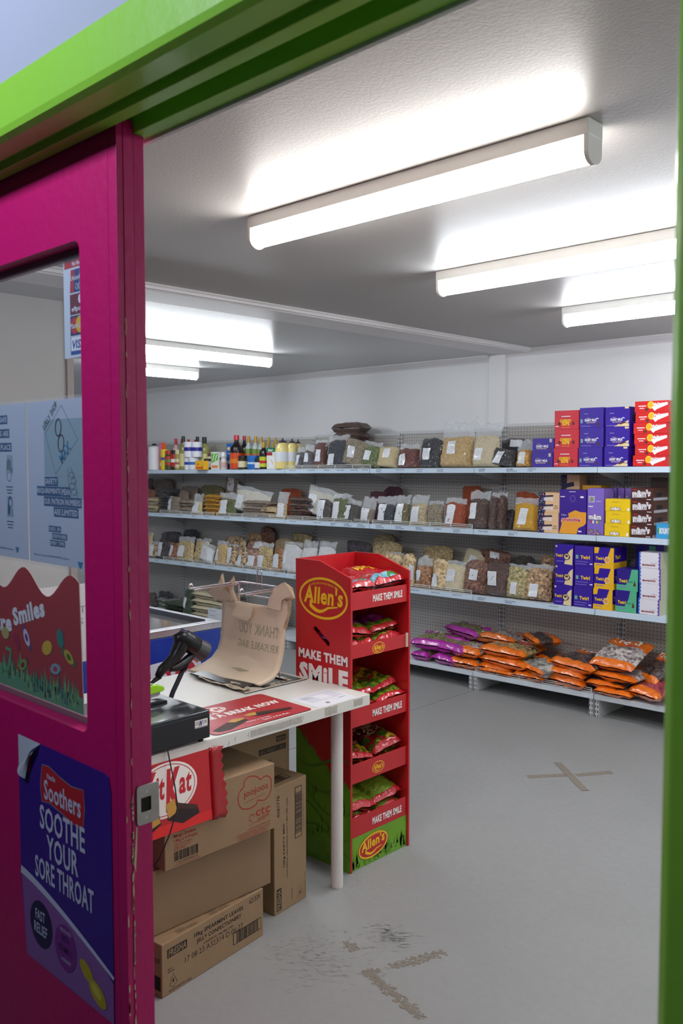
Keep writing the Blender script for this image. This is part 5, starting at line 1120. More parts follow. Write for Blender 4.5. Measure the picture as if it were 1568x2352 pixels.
DEC = {'milk': ('#3a1f9a', lambda b, f, w, h: d_milk(b, f, w, h)), 'milkc': ('#34129a', lambda b, f, w, h: d_milk(b, f, w, h, 1)), 'small': ('#3a1f9a', d_small), 'cherry': ('#d02838', d_cherry), 'malt': ('#d81e1e', d_malt), 'smart': ('#e8bf92', d_smart), 'crunch': ('#3a148f', d_crunch),
  'minis': ('#8468c8', d_minis), 'mmy': ('#f4cc0c', d_mmy), 'mmb': ('#4a241c', d_mmb), 'bounty': ('#3a9fd8', d_bounty), 'tw0': ('#34129a', lambda b, f, w, h: d_twirl(b, f, w, h, 0)), 'tw1': ('#3a1a9a', lambda b, f, w, h: d_twirl(b, f, w, h, 1)), 'tw2': ('#34129a', lambda b, f, w, h: d_twirl(b, f, w, h, 2)),
  'tw3': ('#2f1a86', lambda b, f, w, h: d_twirl(b, f, w, h, 3)), 'curly': ('#e6e2ea', d_curly), 'brownplain': ('#3a1c16', lambda b, f, w, h: b.rect(w*.3, h*.4, w*.3, h*.05, f, CR)), 'yellowplain': ('#e8a81c', lambda b, f, w, h: b.rect(w*.3, h*.4, w*.3, h*.05, f, W)), 'packyellow': ('#f0b41c', lambda b, f, w, h: (b.rect(w*.1, h*.08, w*.75, h*.22, f, ink('#e05a2a', 'print_tomato')), b.ell(w*.32, h*.60, w*.08, h*.1, f, RD), b.poly([(w*.76, h*.1), (w*.84, h*.1), (w*.80, h*.7)], f, BR))),
  'knorr': ('#e6e8e0', lambda b, f, w, h: (b.rect(0, h*.80, w, h*.20, f, ink('#137a4a', 'print_knorr_green')), b.text('Knorr', w*.18, h*.83, w*.52, h*.12, f, W, .05, lift=.0009, shear=.15), b.rect(0, h*.64, w*.62, h*.15, f, ink('#a8283a', 'print_knorr_red')), b.ell(w*.55, h*.34, w*.34, h*.26, f, W, .0006), b.ell(w*.52, h*.40, w*.08, h*.08, f, CR, .0009), b.ell(w*.66, h*.28, w*.08, h*.08, f, CR, .0009))),
  'milkcarton': ('#e0e6dc', lambda b, f, w, h: (b.poly([(w*.05, h*.35), (w*.95, h*.55), (w*.95, h*.92), (w*.05, h*.9)], f, ink('#5fb83a', 'print_leaf_green')), b.stroke([(w*.2, h*.5), (w*.5, h*.9)], w*.1, f, W, .0008), b.stroke([(w*.55, h*.5), (w*.8, h*.85)], w*.1, f, W, .0008), b.rect(w*.1, h*.08, w*.8, h*.16, f, ink('#e08a5a', 'print_peach')))),
  'bluebox': ('#1668b8', lambda b, f, w, h: (b.ell(w*.30, h*.80, w*.22, h*.07, f, CR), b.ell(w*.32, h*.28, w*.18, h*.06, f, W), b.rect(w*.1, h*.6, w*.4, h*.02, f, W), b.rect(0, 0, w, h*.18, f, ink('#1a4a9a', 'print_royal2')))), 'pinkpack': ('#e86a2a', lambda b, f, w, h: (b.rect(0, h*.52, w, h*.48, f, ink('#e87aa8', 'print_candy_pink')), b.ell(w*.5, h*.2, w*.3, h*.08, f, W))), 'whitebox': ('#dfe3e8', lambda b, f, w, h: b.rect(w*.1, h*.5, w*.5, h*.1, f, grey)), 'greenpack': ('#3f9a2a', lambda b, f, w, h: b.ell(w*.5, h*.6, w*.3, h*.2, f, W)), 'redpack': ('#a81f24', lambda b, f, w, h: (b.ell(w*.4, h*.75, w*.25, h*.12, f, W), b.rect(w*.1, h*.15, w*.5, h*.25, f, ink('#3f7a4a', 'print_pack_green'))))}
def BX_(name, x, y, z, w, h, d, kind, label, cat='chocolate box', yaw=0, group=None):
    """a printed carton; x, y is its front lower left corner"""
    col, fn = DEC[kind]; b = MB(); m = bx_mats(col); b.box(0, w, 0, d, .0003, h-.0006, m)
    f = Frame((0, 0, 0), (1, 0, 0), (0, 0, 1)); fn(b, f, w, h); s_ = Frame((w, 0, 0), (0, 1, 0), (0, 0, 1))
    if kind in ('milkc', 'milk', 'tw0', 'tw1', 'mmb'): b.rect(d*.2, h*.3, d*.4, h*.3, s_, BLK, .0006)
    if kind == 'tw2': b.rect(0, 0, d, h*.30, s_, ink('#f0b814', 'print_twirl_yellow'), .0006); b.text('Twirl', d*.1, h*.45, d*.4, h*.2, s_, Y_, .05, lift=.0009)
    if kind == 'mmb': b.rect(0, h*.0, d, h*.22, s_, ink('#b8b4bc', 'print_box_grey'), .0008)
    if kind == 'curly': b.rect(0, 0, d, h, s_, ink('#c8cfb0', 'print_side_green'), .0005)
    o = b.build(name, None, 0, (x, y, z)); o.rotation_euler.z = R(yaw); return tag(o, label, cat, group)

# ------------------------------------------------------------------ candy bags in the red display
def FB_(x, y, z, w, L_, t, mats, label, pitch=0, yaw=90, roll=0, word=None, group=None):
    SEED[0] += 1; s_ = SEED[0]
    T = thing('candy_bag', label, 'candy bag', (x, y, z+t/2+.001), (Matrix.Rotation(R(yaw), 3, 'Z') @ Matrix.Rotation(R(roll), 3, 'Y') @ Matrix.Rotation(R(-90+pitch), 3, 'X')).to_euler(), group, True)
    def mf(v, s):
        for lim, m in mats:
            if v < lim: return m
        return mats[-1][1]
    b, P = pouch(w, L_, t, s_, 'lie', lump=.005, ny=20, matf=mf)
    if word:
        vs_, fs, _ = glyphs(word, .04); b.add([P(-.6+1.2*a, .62+.22*c, -1, .002) for a, c in vs_], fs, dyel)
    b.build('film_bag', T)
    return T
fr_ed = foil('film_red', ['#b8141e', '#c81c28', '#d04050'], 8); f_cy = foil('film_sky_green', ['#5aa8c8', '#8ac8dc', '#3a8a3a', '#c8202c'], 16); f_gr = foil('film_green_yellow', ['#3f6f1a', '#7a9a22', '#c8b020'], 14)
f_mul = foil('film_party', ['#a01420', '#3f6a1a', '#c8a01e', '#8a4a3a'], 15); f_pur = foil('film_purple_yellow', ['#5a1450', '#8a2a7a', '#d8a01e'], 9); f_sn = foil('film_green_snake', ['#7a9a2a', '#86a834', '#5a7a1e'], 5); f_bk = foil('film_brown_sweets', ['#3a1014', '#c89a7a', '#1c0c0c', '#7a1c2a'], 26)
G_ = 'candy bags in the red display'
ys = (2.592, 2.775)
def shelf_pile(i, specs):
    z = TRAYZ[i]+.010
    for (dx, yy, dz, w_, L_, t_, mats, lab_, pitch, yaw, roll, word) in specs: FB_(-2.372+dx, yy, z+dz, w_, L_, t_, mats, lab_, pitch, yaw, roll, word, G_)
M1 = [(.06, fr_ed), (.24, f_cy), (1.1, fr_ed)]; M2 = [(.07, fr_ed), (.22, f_gr), (.75, f_pur), (1.1, fr_ed)]; M3 = [(.07, fr_ed), (.35, f_gr), (.8, f_mul), (1.1, fr_ed)]; M4 = [(.07, fr_ed), (.40, f_mul), (.8, f_bk), (1.1, fr_ed)]; M5 = [(.08, fr_ed), (.75, f_sn), (1.1, f_bk)]
shelf_pile(0, [(.0, 2.600, .000, .165, .235, .040, M1, 'lower red candy bag on the near side of the top display tray', 3, 90, 0, None), (.0, 2.775, .000, .160, .235, .040, M1, 'lower red candy bag on the far side of the top display tray', 3, 90, 0, None),
  (.002, 2.598, .042, .165, .24, .042, M1, 'upper red candy bag with yellow lettering on the near side of the top tray', 7, 92, 4, "Allen's"), (.000, 2.770, .042, .175, .24, .048, M1, 'upper red candy bag on the far side of the top tray', 7, 88, -3, "Allen's")])
shelf_pile(1, [(-.01, 2.600, .000, .16, .23, .040, M2, 'lower red and purple bag on the near side of the second tray', 6, 90, 0, None), (-.01, 2.775, .000, .16, .23, .038, M2, 'lower red and green bag on the far side of the second tray', 4, 90, 0, None),
  (-.012, 2.598, .042, .165, .23, .045, M2, 'upper bag with yellow loops on the near side of the second tray', 10, 95, 12, None), (-.03, 2.765, .040, .165, .22, .045, M2, 'upper bag with yellow loops on the far side of the second tray', 8, 86, -5, None)])
shelf_pile(2, [(.0, 2.600, .000, .165, .235, .035, M3, 'bottom candy bag on the near side of the middle tray', 4, 90, 0, None), (-.0, 2.775, .000, .165, .235, .035, M3, 'bottom candy bag on the far side of the middle tray', 4, 90, 0, None),
  (-.004, 2.602, .036, .165, .235, .036, M3, 'second candy bag on the near side of the middle tray', 8, 94, 5, None), (.002, 2.770, .036, .165, .235, .036, M3, 'second candy bag on the far side of the middle tray', 8, 85, -6, None),
  (-.02, 2.605, .074, .165, .22, .038, M3, 'top candy bag on the near side of the middle tray', 8, 88, 5, None), (-.03, 2.765, .074, .165, .22, .038, M3, 'top candy bag on the far side of the middle tray', 8, 93, -5, None)])
shelf_pile(3, [(.0, 2.600, .000, .165, .235, .040, M4, 'lower candy bag on the near side of the fourth tray', 4, 90, 3, None), (.0, 2.775, .000, .165, .235, .036, M4, 'lower candy bag on the far side of the fourth tray', 4, 90, 0, None),
  (-.008, 2.598, .042, .165, .23, .040, M4, 'upper candy bag on the near side of the fourth tray', 12, 93, 10, None), (-.012, 2.765, .038, .165, .23, .058, M4, 'upper plump candy bag on the far side of the fourth tray', 10, 85, -10, None)])
shelf_pile(4, [(-.0, 2.600, .000, .165, .24, .05, M5, 'lower green candy bag on the near side of the bottom tray', 6, 90, 3, None), (-.0, 2.775, .000, .165, .24, .05, M5, 'lower green candy bag on the far side of the bottom tray', 6, 90, -3, None),
  (-.004, 2.610, .050, .175, .24, .05, M5, 'upper green candy bag on the near side of the bottom tray', 14, 93, 8, None), (-.012, 2.765, .050, .175, .23, .05, M5, 'upper green candy bag on the far side of the bottom tray', 14, 86, -6, None)])
BM = {}
def bm(c):
    if c not in BM: BM[c] = mat('ware_'+c.strip('#'), lin(c), .28, coat=.4)
    return BM[c]
bottle('bottle', -8.0274, 5.31, 1.5512, 0.2745, 0.0306, 'squeeze', bm('#7a1414'), None, bm('#2fae2a'), 'green tipped red sauce bottle, leftmost at the magenta door edge', 'bottle', 'bottles and tins on the top shelf', None, (0.12, 0.55))
bottle('bottle', -7.8048, 5.21, 1.5539, 0.2212, 0.0398, 'jar', bm('#2a1a1e'), bm('#5a6e90'), bm('#20242c'), 'dark bottle with blue label, left of the white spray can', 'bottle', 'bottles and tins on the top shelf', None, (0.3, 0.7))
bottle('spray_can', -7.6897, 5.21, 1.5553, 0.2701, 0.0651, 'spray', bm('#e8e6ea'), None, bm('#2a2a30'), 'tall white spray can with dark nozzle on the top shelf', 'can', 'bottles and tins on the top shelf', None, (0.12, 0.55))
bottle('bottle', -7.7568, 5.31, 1.5545, 0.2159, 0.019, 'vin', bm('#20161a'), None, bm('#16141a'), 'slim dark bottle right behind the white spray can', 'bottle', 'bottles and tins on the top shelf', None, (0.12, 0.55))
BX_('packet', -7.5541, 5.178, 1.5566, 0.0442, 0.2765, 0.05, 'pinkpack', 'slim pink and orange packet right of the white spray can', 'packet', -0.6, 'bottles and tins on the top shelf')
bottle('tin', -7.51, 5.21, 1.5575, 0.2074, 0.038, 'can', bm('#e8d01c'), bm('#e8d01c'), bm('#3a8a2a'), 'yellow tin with green rim on the top shelf', 'tin', 'bottles and tins on the top shelf', bm('#3a5aa0'), (0.3, 0.8))
bottle('jar', -7.4248, 5.21, 1.5586, 0.1931, 0.0474, 'jar', bm('#4a5420'), bm('#c03a2a'), bm('#b8302a'), 'olive green jar with red label beside the yellow tin', 'jar', 'bottles and tins on the top shelf', bm('#5a8a3a'), (0.25, 0.7))
bottle('jar', -7.3348, 5.21, 1.5597, 0.1964, 0.04, 'jar', bm('#241418'), bm('#b82028'), bm('#18141a'), 'dark jar with black lid and red label', 'jar', 'bottles and tins on the top shelf', bm('#e8e0e0'), (0.15, 0.8))
bottle('bottle', -7.4517, 5.31, 1.5582, 0.3163, 0.0362, 'vin', bm('#d8b8b8'), bm('#e0c8c8'), bm('#c02030'), 'leftmost red capped vinegar bottle', 'bottle', 'bottles and tins on the top shelf', None, (0.12, 0.55))
bottle('jar', -7.2692, 5.21, 1.5605, 0.1951, 0.0383, 'jar', bm('#a89a58'), bm('#d8cfa0'), bm('#d8d0a0'), 'pale short jar with cream label in front of the left red cap', 'jar', 'bottles and tins on the top shelf', bm('#b85a5a'), (0.12, 0.55))
bottle('bottle', -7.1869, 5.21, 1.5615, 0.3317, 0.0415, 'vin', bm('#8a8a4a'), bm('#d0c88a'), bm('#16201c'), 'tall olive bottle, leftmost of the three black capped ones', 'bottle', 'bottles and tins on the top shelf', None, (0.1, 0.48))
bottle('bottle', -7.3468, 5.31, 1.5595, 0.3108, 0.0318, 'vin', bm('#d8c8c8'), None, bm('#c02030'), 'red capped bottle just left behind the first black cap', 'bottle', 'bottles and tins on the top shelf', None, (0.12, 0.55))
bottle('tin', -7.1084, 5.21, 1.5624, 0.1221, 0.039, 'can', bm('#e4e6ee'), bm('#e4e6ee'), None, 'white milk tin, lower left of four with blue bands', 'tin', 'bottles and tins on the top shelf', bm('#2a3a9a'), (0.1, 0.95))
bottle('tin', -7.0128, 5.21, 1.5636, 0.1208, 0.0525, 'can', bm('#e4e6ee'), bm('#e4e6ee'), None, 'white milk tin, lower right of four with blue bands', 'tin', 'bottles and tins on the top shelf', bm('#2a6ac0'), (0.1, 0.95))
bottle('tin', -7.0833, 5.21, 1.686, 0.1098, 0.0564, 'can', bm('#e4e6ee'), bm('#e4e6ee'), None, 'white milk tin, upper left of four with blue bands', 'tin', 'bottles and tins on the top shelf', bm('#24248a'), (0.1, 1.35))
bottle('tin', -6.9667, 5.21, 1.6857, 0.1088, 0.0521, 'can', bm('#e4e6ee'), bm('#e4e6ee'), None, 'white milk tin, upper right of four with blue bands', 'tin', 'bottles and tins on the top shelf', bm('#24248a'), (0.1, 1.35))
bottle('bottle', -7.3738, 5.41, 1.5592, 0.3082, 0.0319, 'vin', bm('#d8c8c8'), None, bm('#c02030'), 'red capped bottle rising behind the upper left milk tin', 'bottle', 'bottles and tins on the top shelf', None, (0.12, 0.55))
bottle('bottle', -7.2622, 5.41, 1.5606, 0.3015, 0.0293, 'vin', bm('#d8c8c8'), None, bm('#c02030'), 'red capped bottle touching the middle black capped one', 'bottle', 'bottles and tins on the top shelf', None, (0.12, 0.55))
bottle('bottle', -7.0907, 5.31, 1.5626, 0.3257, 0.0408, 'vin', bm('#8a8a4a'), bm('#d0c88a'), bm('#16201c'), 'middle one of the three black capped bottles', 'bottle', 'bottles and tins on the top shelf', None, (0.1, 0.48))
bottle('bottle', -6.9777, 5.31, 1.564, 0.3189, 0.0545, 'vin', bm('#9a9a50'), bm('#d6d28c'), bm('#16201c'), 'rightmost and widest of the three black capped bottles', 'bottle', 'bottles and tins on the top shelf', None, (0.1, 0.48))
BX_('spice_box', -6.8619, 5.109, 1.5663, 0.1444, 0.0851, 0.05, 'packyellow', 'small yellow and orange box in front of the milk tins', 'box', -0.6, 'bottles and tins on the top shelf')
bottle('jar', -6.7906, 5.21, 1.5663, 0.1042, 0.0468, 'jar', bm('#4a2a1c'), bm('#d8dce8'), bm('#2a1c18'), 'small brown jar with white label and dark lid', 'jar', 'bottles and tins on the top shelf', None, (0.2, 0.75))
bottle('jar', -6.8943, 5.31, 1.565, 0.1592, 0.0257, 'jar', bm('#c8c0a0'), bm('#d8d4b8'), bm('#6a4038'), 'small pale jar behind the brown one', 'jar', 'bottles and tins on the top shelf', None, (0.12, 0.55))
BX_('drink_carton', -6.7045, 5.178, 1.5678, 0.114, 0.1662, 0.06, 'milkcarton', 'green and white drink carton on the top shelf', 'carton', -0.6, 'bottles and tins on the top shelf')
BX_('packet', -6.737, 5.2815, 1.5667, 0.056, 0.1673, 0.04, 'greenpack', 'green packet behind the dark red can', 'packet', -0.6, 'bottles and tins on the top shelf')
bottle('tin', -6.6107, 5.21, 1.5685, 0.1126, 0.0264, 'can', bm('#201018'), bm('#301020'), bm('#3a1018'), 'dark can with red rim beside the glass spice grinder', 'tin', 'bottles and tins on the top shelf', None, (0.12, 0.55))
bottle('spice_grinder', -6.5507, 5.21, 1.5692, 0.1634, 0.0348, 'grinder', bm('#d8d0cc'), bm('#c8a8a0'), bm('#d8d8dc'), 'pale spice grinder with glass top', 'grinder', 'bottles and tins on the top shelf', None, (0.1, 0.4))
BX_('food_box', -6.6134, 5.293, 1.569, 0.1148, 0.2451, 0.06, 'bluebox', 'tall blue box behind the spice grinder', 'box', -0.6, 'bottles and tins on the top shelf')
bottle('bottle', -6.3609, 5.21, 1.5715, 0.315, 0.0629, 'tall', bm('#1a0c10'), bm('#d0481c'), bm('#c82434'), 'front red capped sauce bottle with orange label', 'bottle', 'bottles and tins on the top shelf', bm('#d87a1c'), (0.02, 0.48))
bottle('bottle', -6.3692, 5.31, 1.5714, 0.3116, 0.0407, 'tall', bm('#1a0c10'), bm('#c8401c'), bm('#c82434'), 'rear red capped sauce bottle, right of the front one', 'bottle', 'bottles and tins on the top shelf', bm('#d8601c'), (0.02, 0.48))
bottle('jar', -6.2493, 5.19, 1.5729, 0.1243, 0.0448, 'jar', bm('#3a2c1c'), bm('#e0d4a8'), bm('#2a2420'), 'small dark jar with cream label before the sauce bottles', 'jar', 'bottles and tins on the top shelf', None, (0.15, 0.6))
bottle('bottle', -6.3067, 5.31, 1.5722, 0.3068, 0.0351, 'vin', bm('#bcc8c4'), bm('#7a9a4a'), bm('#c8a040'), 'leftmost of the five tall gold capped clear bottles', 'bottle', 'bottles and tins on the top shelf', bm('#c8783a'), (0.25, 0.62))
bottle('bottle', -6.2081, 5.31, 1.5734, 0.301, 0.0375, 'vin', bm('#bcc8c4'), bm('#7a9a4a'), bm('#c8a040'), 'second of the five tall gold capped clear bottles', 'bottle', 'bottles and tins on the top shelf', bm('#c8783a'), (0.25, 0.62))
bottle('bottle', -6.1319, 5.31, 1.5743, 0.2931, 0.0362, 'vin', bm('#bcc8c4'), bm('#7a9a4a'), bm('#c8a040'), 'third of the five tall gold capped clear bottles', 'bottle', 'bottles and tins on the top shelf', bm('#c8783a'), (0.25, 0.62))
bottle('bottle', -6.0933, 5.37, 1.5748, 0.2903, 0.0304, 'vin', bm('#bcc8c4'), bm('#7a9a4a'), bm('#c8a040'), 'fourth of the five tall gold capped clear bottles', 'bottle', 'bottles and tins on the top shelf', bm('#c8783a'), (0.25, 0.62))
bottle('bottle', -5.9974, 5.37, 1.576, 0.2846, 0.0278, 'vin', bm('#bcc8c4'), bm('#7a9a4a'), bm('#c8a040'), 'rightmost of the five tall gold capped clear bottles', 'bottle', 'bottles and tins on the top shelf', bm('#c8783a'), (0.25, 0.62))
bottle('bottle', -6.0419, 5.32, 1.5754, 0.2419, 0.0251, 'vin', bm('#a0a468'), bm('#c8c890'), bm('#c8a040'), 'left one of the three shorter gold capped bottles', 'bottle', 'bottles and tins on the top shelf', None, (0.12, 0.55))
bottle('bottle', -5.9745, 5.32, 1.5763, 0.2379, 0.0257, 'vin', bm('#a0a468'), bm('#c8c890'), bm('#c8a040'), 'middle one of the three shorter gold capped bottles', 'bottle', 'bottles and tins on the top shelf', None, (0.12, 0.55))
bottle('bottle', -5.9029, 5.32, 1.5771, 0.2339, 0.0229, 'vin', bm('#a0a468'), bm('#c8c890'), bm('#c8a040'), 'right one of the three shorter gold capped bottles', 'bottle', 'bottles and tins on the top shelf', None, (0.12, 0.55))
bottle('tin', -6.1192, 5.21, 1.5745, 0.124, 0.0574, 'can', bm('#1c6cc0'), bm('#1c6cc0'), bm('#1c6cc0'), 'blue tin in front of the gold capped bottles', 'tin', 'bottles and tins on the top shelf', bm('#c8dce8'), (0.2, 0.7))
bottle('tin', -6.1335, 5.29, 1.5743, 0.1212, 0.0239, 'can', bm('#1c6cc0'), bm('#1c6cc0'), bm('#1c6cc0'), 'narrower blue tin behind the white labelled jar', 'tin', 'bottles and tins on the top shelf', bm('#a8c8e0'), (0.2, 0.7))
bottle('jar', -6.0262, 5.185, 1.5756, 0.0989, 0.0343, 'jar', bm('#2a2220'), bm('#e2e2e6'), bm('#201c20'), 'tiny dark bottle with white label in front of the blue tins', 'jar', 'bottles and tins on the top shelf', None, (0.1, 0.62))
bottle('bottle', -5.9814, 5.21, 1.5762, 0.242, 0.0398, 'vin', bm('#141014'), bm('#c8d028'), bm('#c8a030'), 'dark soy bottle with lime and red label and gold cap', 'bottle', 'bottles and tins on the top shelf', bm('#c8202c'), (0.08, 0.46))
BX_('food_packet', -5.9183, 5.1895, 1.5775, 0.1226, 0.1885, 0.03, 'knorr', 'white and green pasta sauce packet next to the soy bottle', 'packet', -0.6, 'bottles and tins on the top shelf')
bottle('squeeze_bottle', -5.7279, 5.21, 1.5793, 0.2695, 0.0694, 'mayo', bm('#ecd98a'), bm('#dfe2e8'), bm('#1a1a2c'), 'nearest and largest of the three yellow squeeze bottles with black caps', 'bottle', 'bottles and tins on the top shelf', None, (0.24, 0.56))
bottle('squeeze_bottle', -5.6662, 5.265, 1.58, 0.265, 0.0537, 'mayo', bm('#ecd98a'), bm('#dfe2e8'), bm('#1a1a2c'), 'middle of the three yellow squeeze bottles with black caps', 'bottle', 'bottles and tins on the top shelf', None, (0.24, 0.56))
bottle('squeeze_bottle', -5.6698, 5.34, 1.58, 0.261, 0.0408, 'mayo', bm('#ecd98a'), bm('#dfe2e8'), bm('#1a1a2c'), 'farthest of the three yellow squeeze bottles with black caps', 'bottle', 'bottles and tins on the top shelf', None, (0.24, 0.56))
SB_('food_bag', -5.5196, 5.215, 1.5803, 0.0927, 0.1435, 0.06, 'chia', 'leftmost clear bag on the top shelf, grey seeds beside the squeeze bottles', 'food bag', 0.0519, (-0.6, 0.3, 0.2, 0.8), 0.1, 6, 0, 'bags of dry goods on the top shelf')
SB_('food_bag', -5.4085, 5.21, 1.5817, 0.1199, 0.1518, 0.06, 'chia', 'second clear bag on the top shelf, grey seeds with crinkled neck', 'food bag', 0.0627, (-0.6, 0.2, 0.35, 0.85), 0, 6, 0, 'bags of dry goods on the top shelf')
SB_('food_bag', -5.2792, 5.2225, 1.5832, 0.1508, 0.2159, 0.075, 'linseed', 'clear bag of brown linseed on the top shelf, left of the black seeds', 'food bag', 0.04, (-0.45, 0.35, 0.25, 0.72), 0, 6, 0, 'bags of dry goods on the top shelf')
SB_('food_bag', -5.0768, 5.2225, 1.5857, 0.2419, 0.2346, 0.075, 'blackchia', 'clear bag of black seeds below the two stacked brown bags, top shelf', 'food bag', 0.0562, (-0.7, -0.1, 0.1, 0.5), 0, 6, 0, 'bags of dry goods on the top shelf')
SB_('food_bag', -4.8917, 5.23, 1.588, 0.277, 0.2164, 0.09, 'sunflower', 'tall clear bag of grey tan seeds leaning right, top shelf', 'food bag', 0.0, (-0.5, 0.1, 0.3, 0.72), 0, 6, 8, 'bags of dry goods on the top shelf')
SB_('food_bag', -4.7066, 5.2225, 1.5902, 0.2057, 0.1692, 0.075, 'pepita', 'clear bag of green pumpkin seeds on the top shelf', 'food bag', 0.0442, (-0.6, 0.1, 0.3, 0.75), 0, 6, 6, 'bags of dry goods on the top shelf')
SB_('food_bag', -4.528, 5.2225, 1.5924, 0.2116, 0.1602, 0.075, 'quinoa', 'clear bag of cream grain right of the green pumpkin seeds', 'food bag', 0.0, (-0.35, 0.3, 0.45, 0.9), 0, 6, 4, 'bags of dry goods on the top shelf')
SB_('food_bag', -4.3109, 5.2225, 1.5951, 0.2094, 0.1474, 0.075, 'redgrain', 'clear bag of dark red grain on the top shelf', 'food bag', 0.0449, (-0.8, -0.2, 0.1, 0.7), 0, 6, 0, 'bags of dry goods on the top shelf')
SB_('food_bag', -4.0974, 5.23, 1.5977, 0.2148, 0.2186, 0.09, 'blackgrain', 'clear bag of black grain, top shelf, left of the golden puffs', 'food bag', 0.0, (-0.6, 0.1, 0.25, 0.65), 0, 6, 0, 'bags of dry goods on the top shelf')
SB_('food_bag', -3.8709, 5.24, 1.6004, 0.2995, 0.2228, 0.11, 'golden', 'largest clear bag of golden puffed grain on the top shelf', 'food bag', 0.1447, (-0.45, 0.05, 0.42, 0.85), 0, 6, 0, 'bags of dry goods on the top shelf')
SB_('food_bag', -3.61, 5.235, 1.6036, 0.2244, 0.2252, 0.1, 'sesame', 'clear bag of cream sesame right of the golden puffs', 'food bag', 0.1069, (-0.7, -0.1, 0.2, 0.58), 0, 6, 0, 'bags of dry goods on the top shelf')
SB_('food_bag', -3.4584, 5.2225, 1.6055, 0.1963, 0.1159, 0.075, 'blacksesame', 'clear bag of black sesame with slanted label, front of two', 'food bag', 0.0, (-0.6, 0.0, 0.1, 0.85), 0.3, 6, 6, 'bags of dry goods on the top shelf')
SB_('food_bag', -3.4423, 5.345, 1.6057, 0.2427, 0.2018, 0.09, 'blacksesame', 'crinkled dark clear bag behind the front black sesame', 'food bag', 0.0, (-0.2, 0.6, 0.7, 0.95), 0, 2, 0, 'bags of dry goods on the top shelf')
SB_('food_bag', -3.2895, 5.2225, 1.6075, 0.1222, 0.1164, 0.075, 'corn', 'small clear bag of yellow popping corn, top shelf, left of the boxes', 'food bag', 0.076, (-0.45, 0.45, 0.05, 0.85), 0, 6, 0, 'bags of dry goods on the top shelf')
LB_('food_bag', -5.1079, 5.3545, 1.5854, 0.3507, 0.14, 0.0879, 'brown', 'fifth of five brown bags piled behind the black seeds, top shelf', 'food bag', None, -2, 0, 'bags of dry goods on the top shelf')
LB_('food_bag', -5.1019, 5.3545, 1.6594, 0.3402, 0.14, 0.0879, 'brown', 'fourth of five brown bags piled behind the black seeds, top shelf', 'food bag', None, 2, 0, 'bags of dry goods on the top shelf')
LB_('food_bag', -5.0959, 5.3545, 1.7334, 0.3507, 0.14, 0.0879, 'brown', 'third of five brown bags piled behind the black seeds, top shelf', 'food bag', None, 0, 0, 'bags of dry goods on the top shelf')
LB_('food_bag', -5.1079, 5.3545, 1.8074, 0.3402, 0.14, 0.0879, 'brown', 'second of five brown bags piled behind the black seeds, top shelf', 'food bag', None, -2, 0, 'bags of dry goods on the top shelf')
LB_('food_bag', -5.1019, 5.3545, 1.8814, 0.3507, 0.14, 0.0879, 'brown', 'topmost of five brown bags piled behind the black seeds, top shelf', 'food bag', None, 2, 0, 'bags of dry goods on the top shelf')
BX_('chocolate_box', -3.2011, 5.178, 1.6111, 0.1609, 0.096, 0.1, 'small', 'lowest of two low purple chocolate boxes, leftmost of the boxes', 'chocolate box', -0.6, 'boxes on the top shelf')
BX_('chocolate_box', -3.1951, 5.178, 1.7071, 0.1609, 0.096, 0.1, 'small', 'topmost of two low purple chocolate boxes, leftmost of the boxes', 'chocolate box', 0.0, 'boxes on the top shelf')
BX_('chocolate_box', -3.0335, 5.178, 1.6134, 0.1745, 0.1229, 0.12, 'cherry', 'lowest of three red cherry chocolate boxes stacked on the top shelf', 'chocolate box', -0.6, 'boxes on the top shelf')
BX_('chocolate_box', -3.0275, 5.178, 1.7362, 0.1745, 0.1229, 0.12, 'cherry', 'second of three red cherry chocolate boxes stacked on the top shelf', 'chocolate box', 0.0, 'boxes on the top shelf')
BX_('chocolate_box', -3.0305, 5.178, 1.8591, 0.1745, 0.1229, 0.12, 'cherry', 'topmost of three red cherry chocolate boxes stacked on the top shelf', 'chocolate box', 0.6, 'boxes on the top shelf')
BX_('chocolate_box', -2.8512, 5.178, 1.6155, 0.1644, 0.1259, 0.16, 'milk', 'lowest of three purple milk chocolate boxes right of the red stack', 'chocolate box', -0.6, 'boxes on the top shelf')
BX_('chocolate_box', -2.8452, 5.178, 1.7413, 0.1644, 0.1259, 0.16, 'milk', 'second of three purple milk chocolate boxes right of the red stack', 'chocolate box', 0.0, 'boxes on the top shelf')
BX_('chocolate_box', -2.8482, 5.178, 1.8672, 0.1644, 0.1259, 0.16, 'milk', 'topmost of three purple milk chocolate boxes right of the red stack', 'chocolate box', 0.6, 'boxes on the top shelf')
BX_('chocolate_box', -2.6727, 5.178, 1.6176, 0.1609, 0.1243, 0.2, 'milkc', 'lowest of three purple boxes with cream corner print, top shelf', 'chocolate box', -0.6, 'boxes on the top shelf')
BX_('chocolate_box', -2.6667, 5.178, 1.7419, 0.1609, 0.1243, 0.2, 'milkc', 'second of three purple boxes with cream corner print, top shelf', 'chocolate box', 0.0, 'boxes on the top shelf')
BX_('chocolate_box', -2.6697, 5.178, 1.8662, 0.1609, 0.1243, 0.2, 'milkc', 'topmost of three purple boxes with cream corner print, top shelf', 'chocolate box', 0.6, 'boxes on the top shelf')
BX_('chocolate_box', -2.4809, 5.178, 1.6206, 0.2102, 0.0662, 0.2, 'malt', 'lowest of six flat red boxes with yellow badges, top right', 'chocolate box', -0.6, 'boxes on the top shelf')
BX_('chocolate_box', -2.4689, 5.178, 1.6868, 0.2102, 0.0662, 0.2, 'malt', 'fifth of six flat red boxes with yellow badges, top right', 'chocolate box', 0.0, 'boxes on the top shelf')
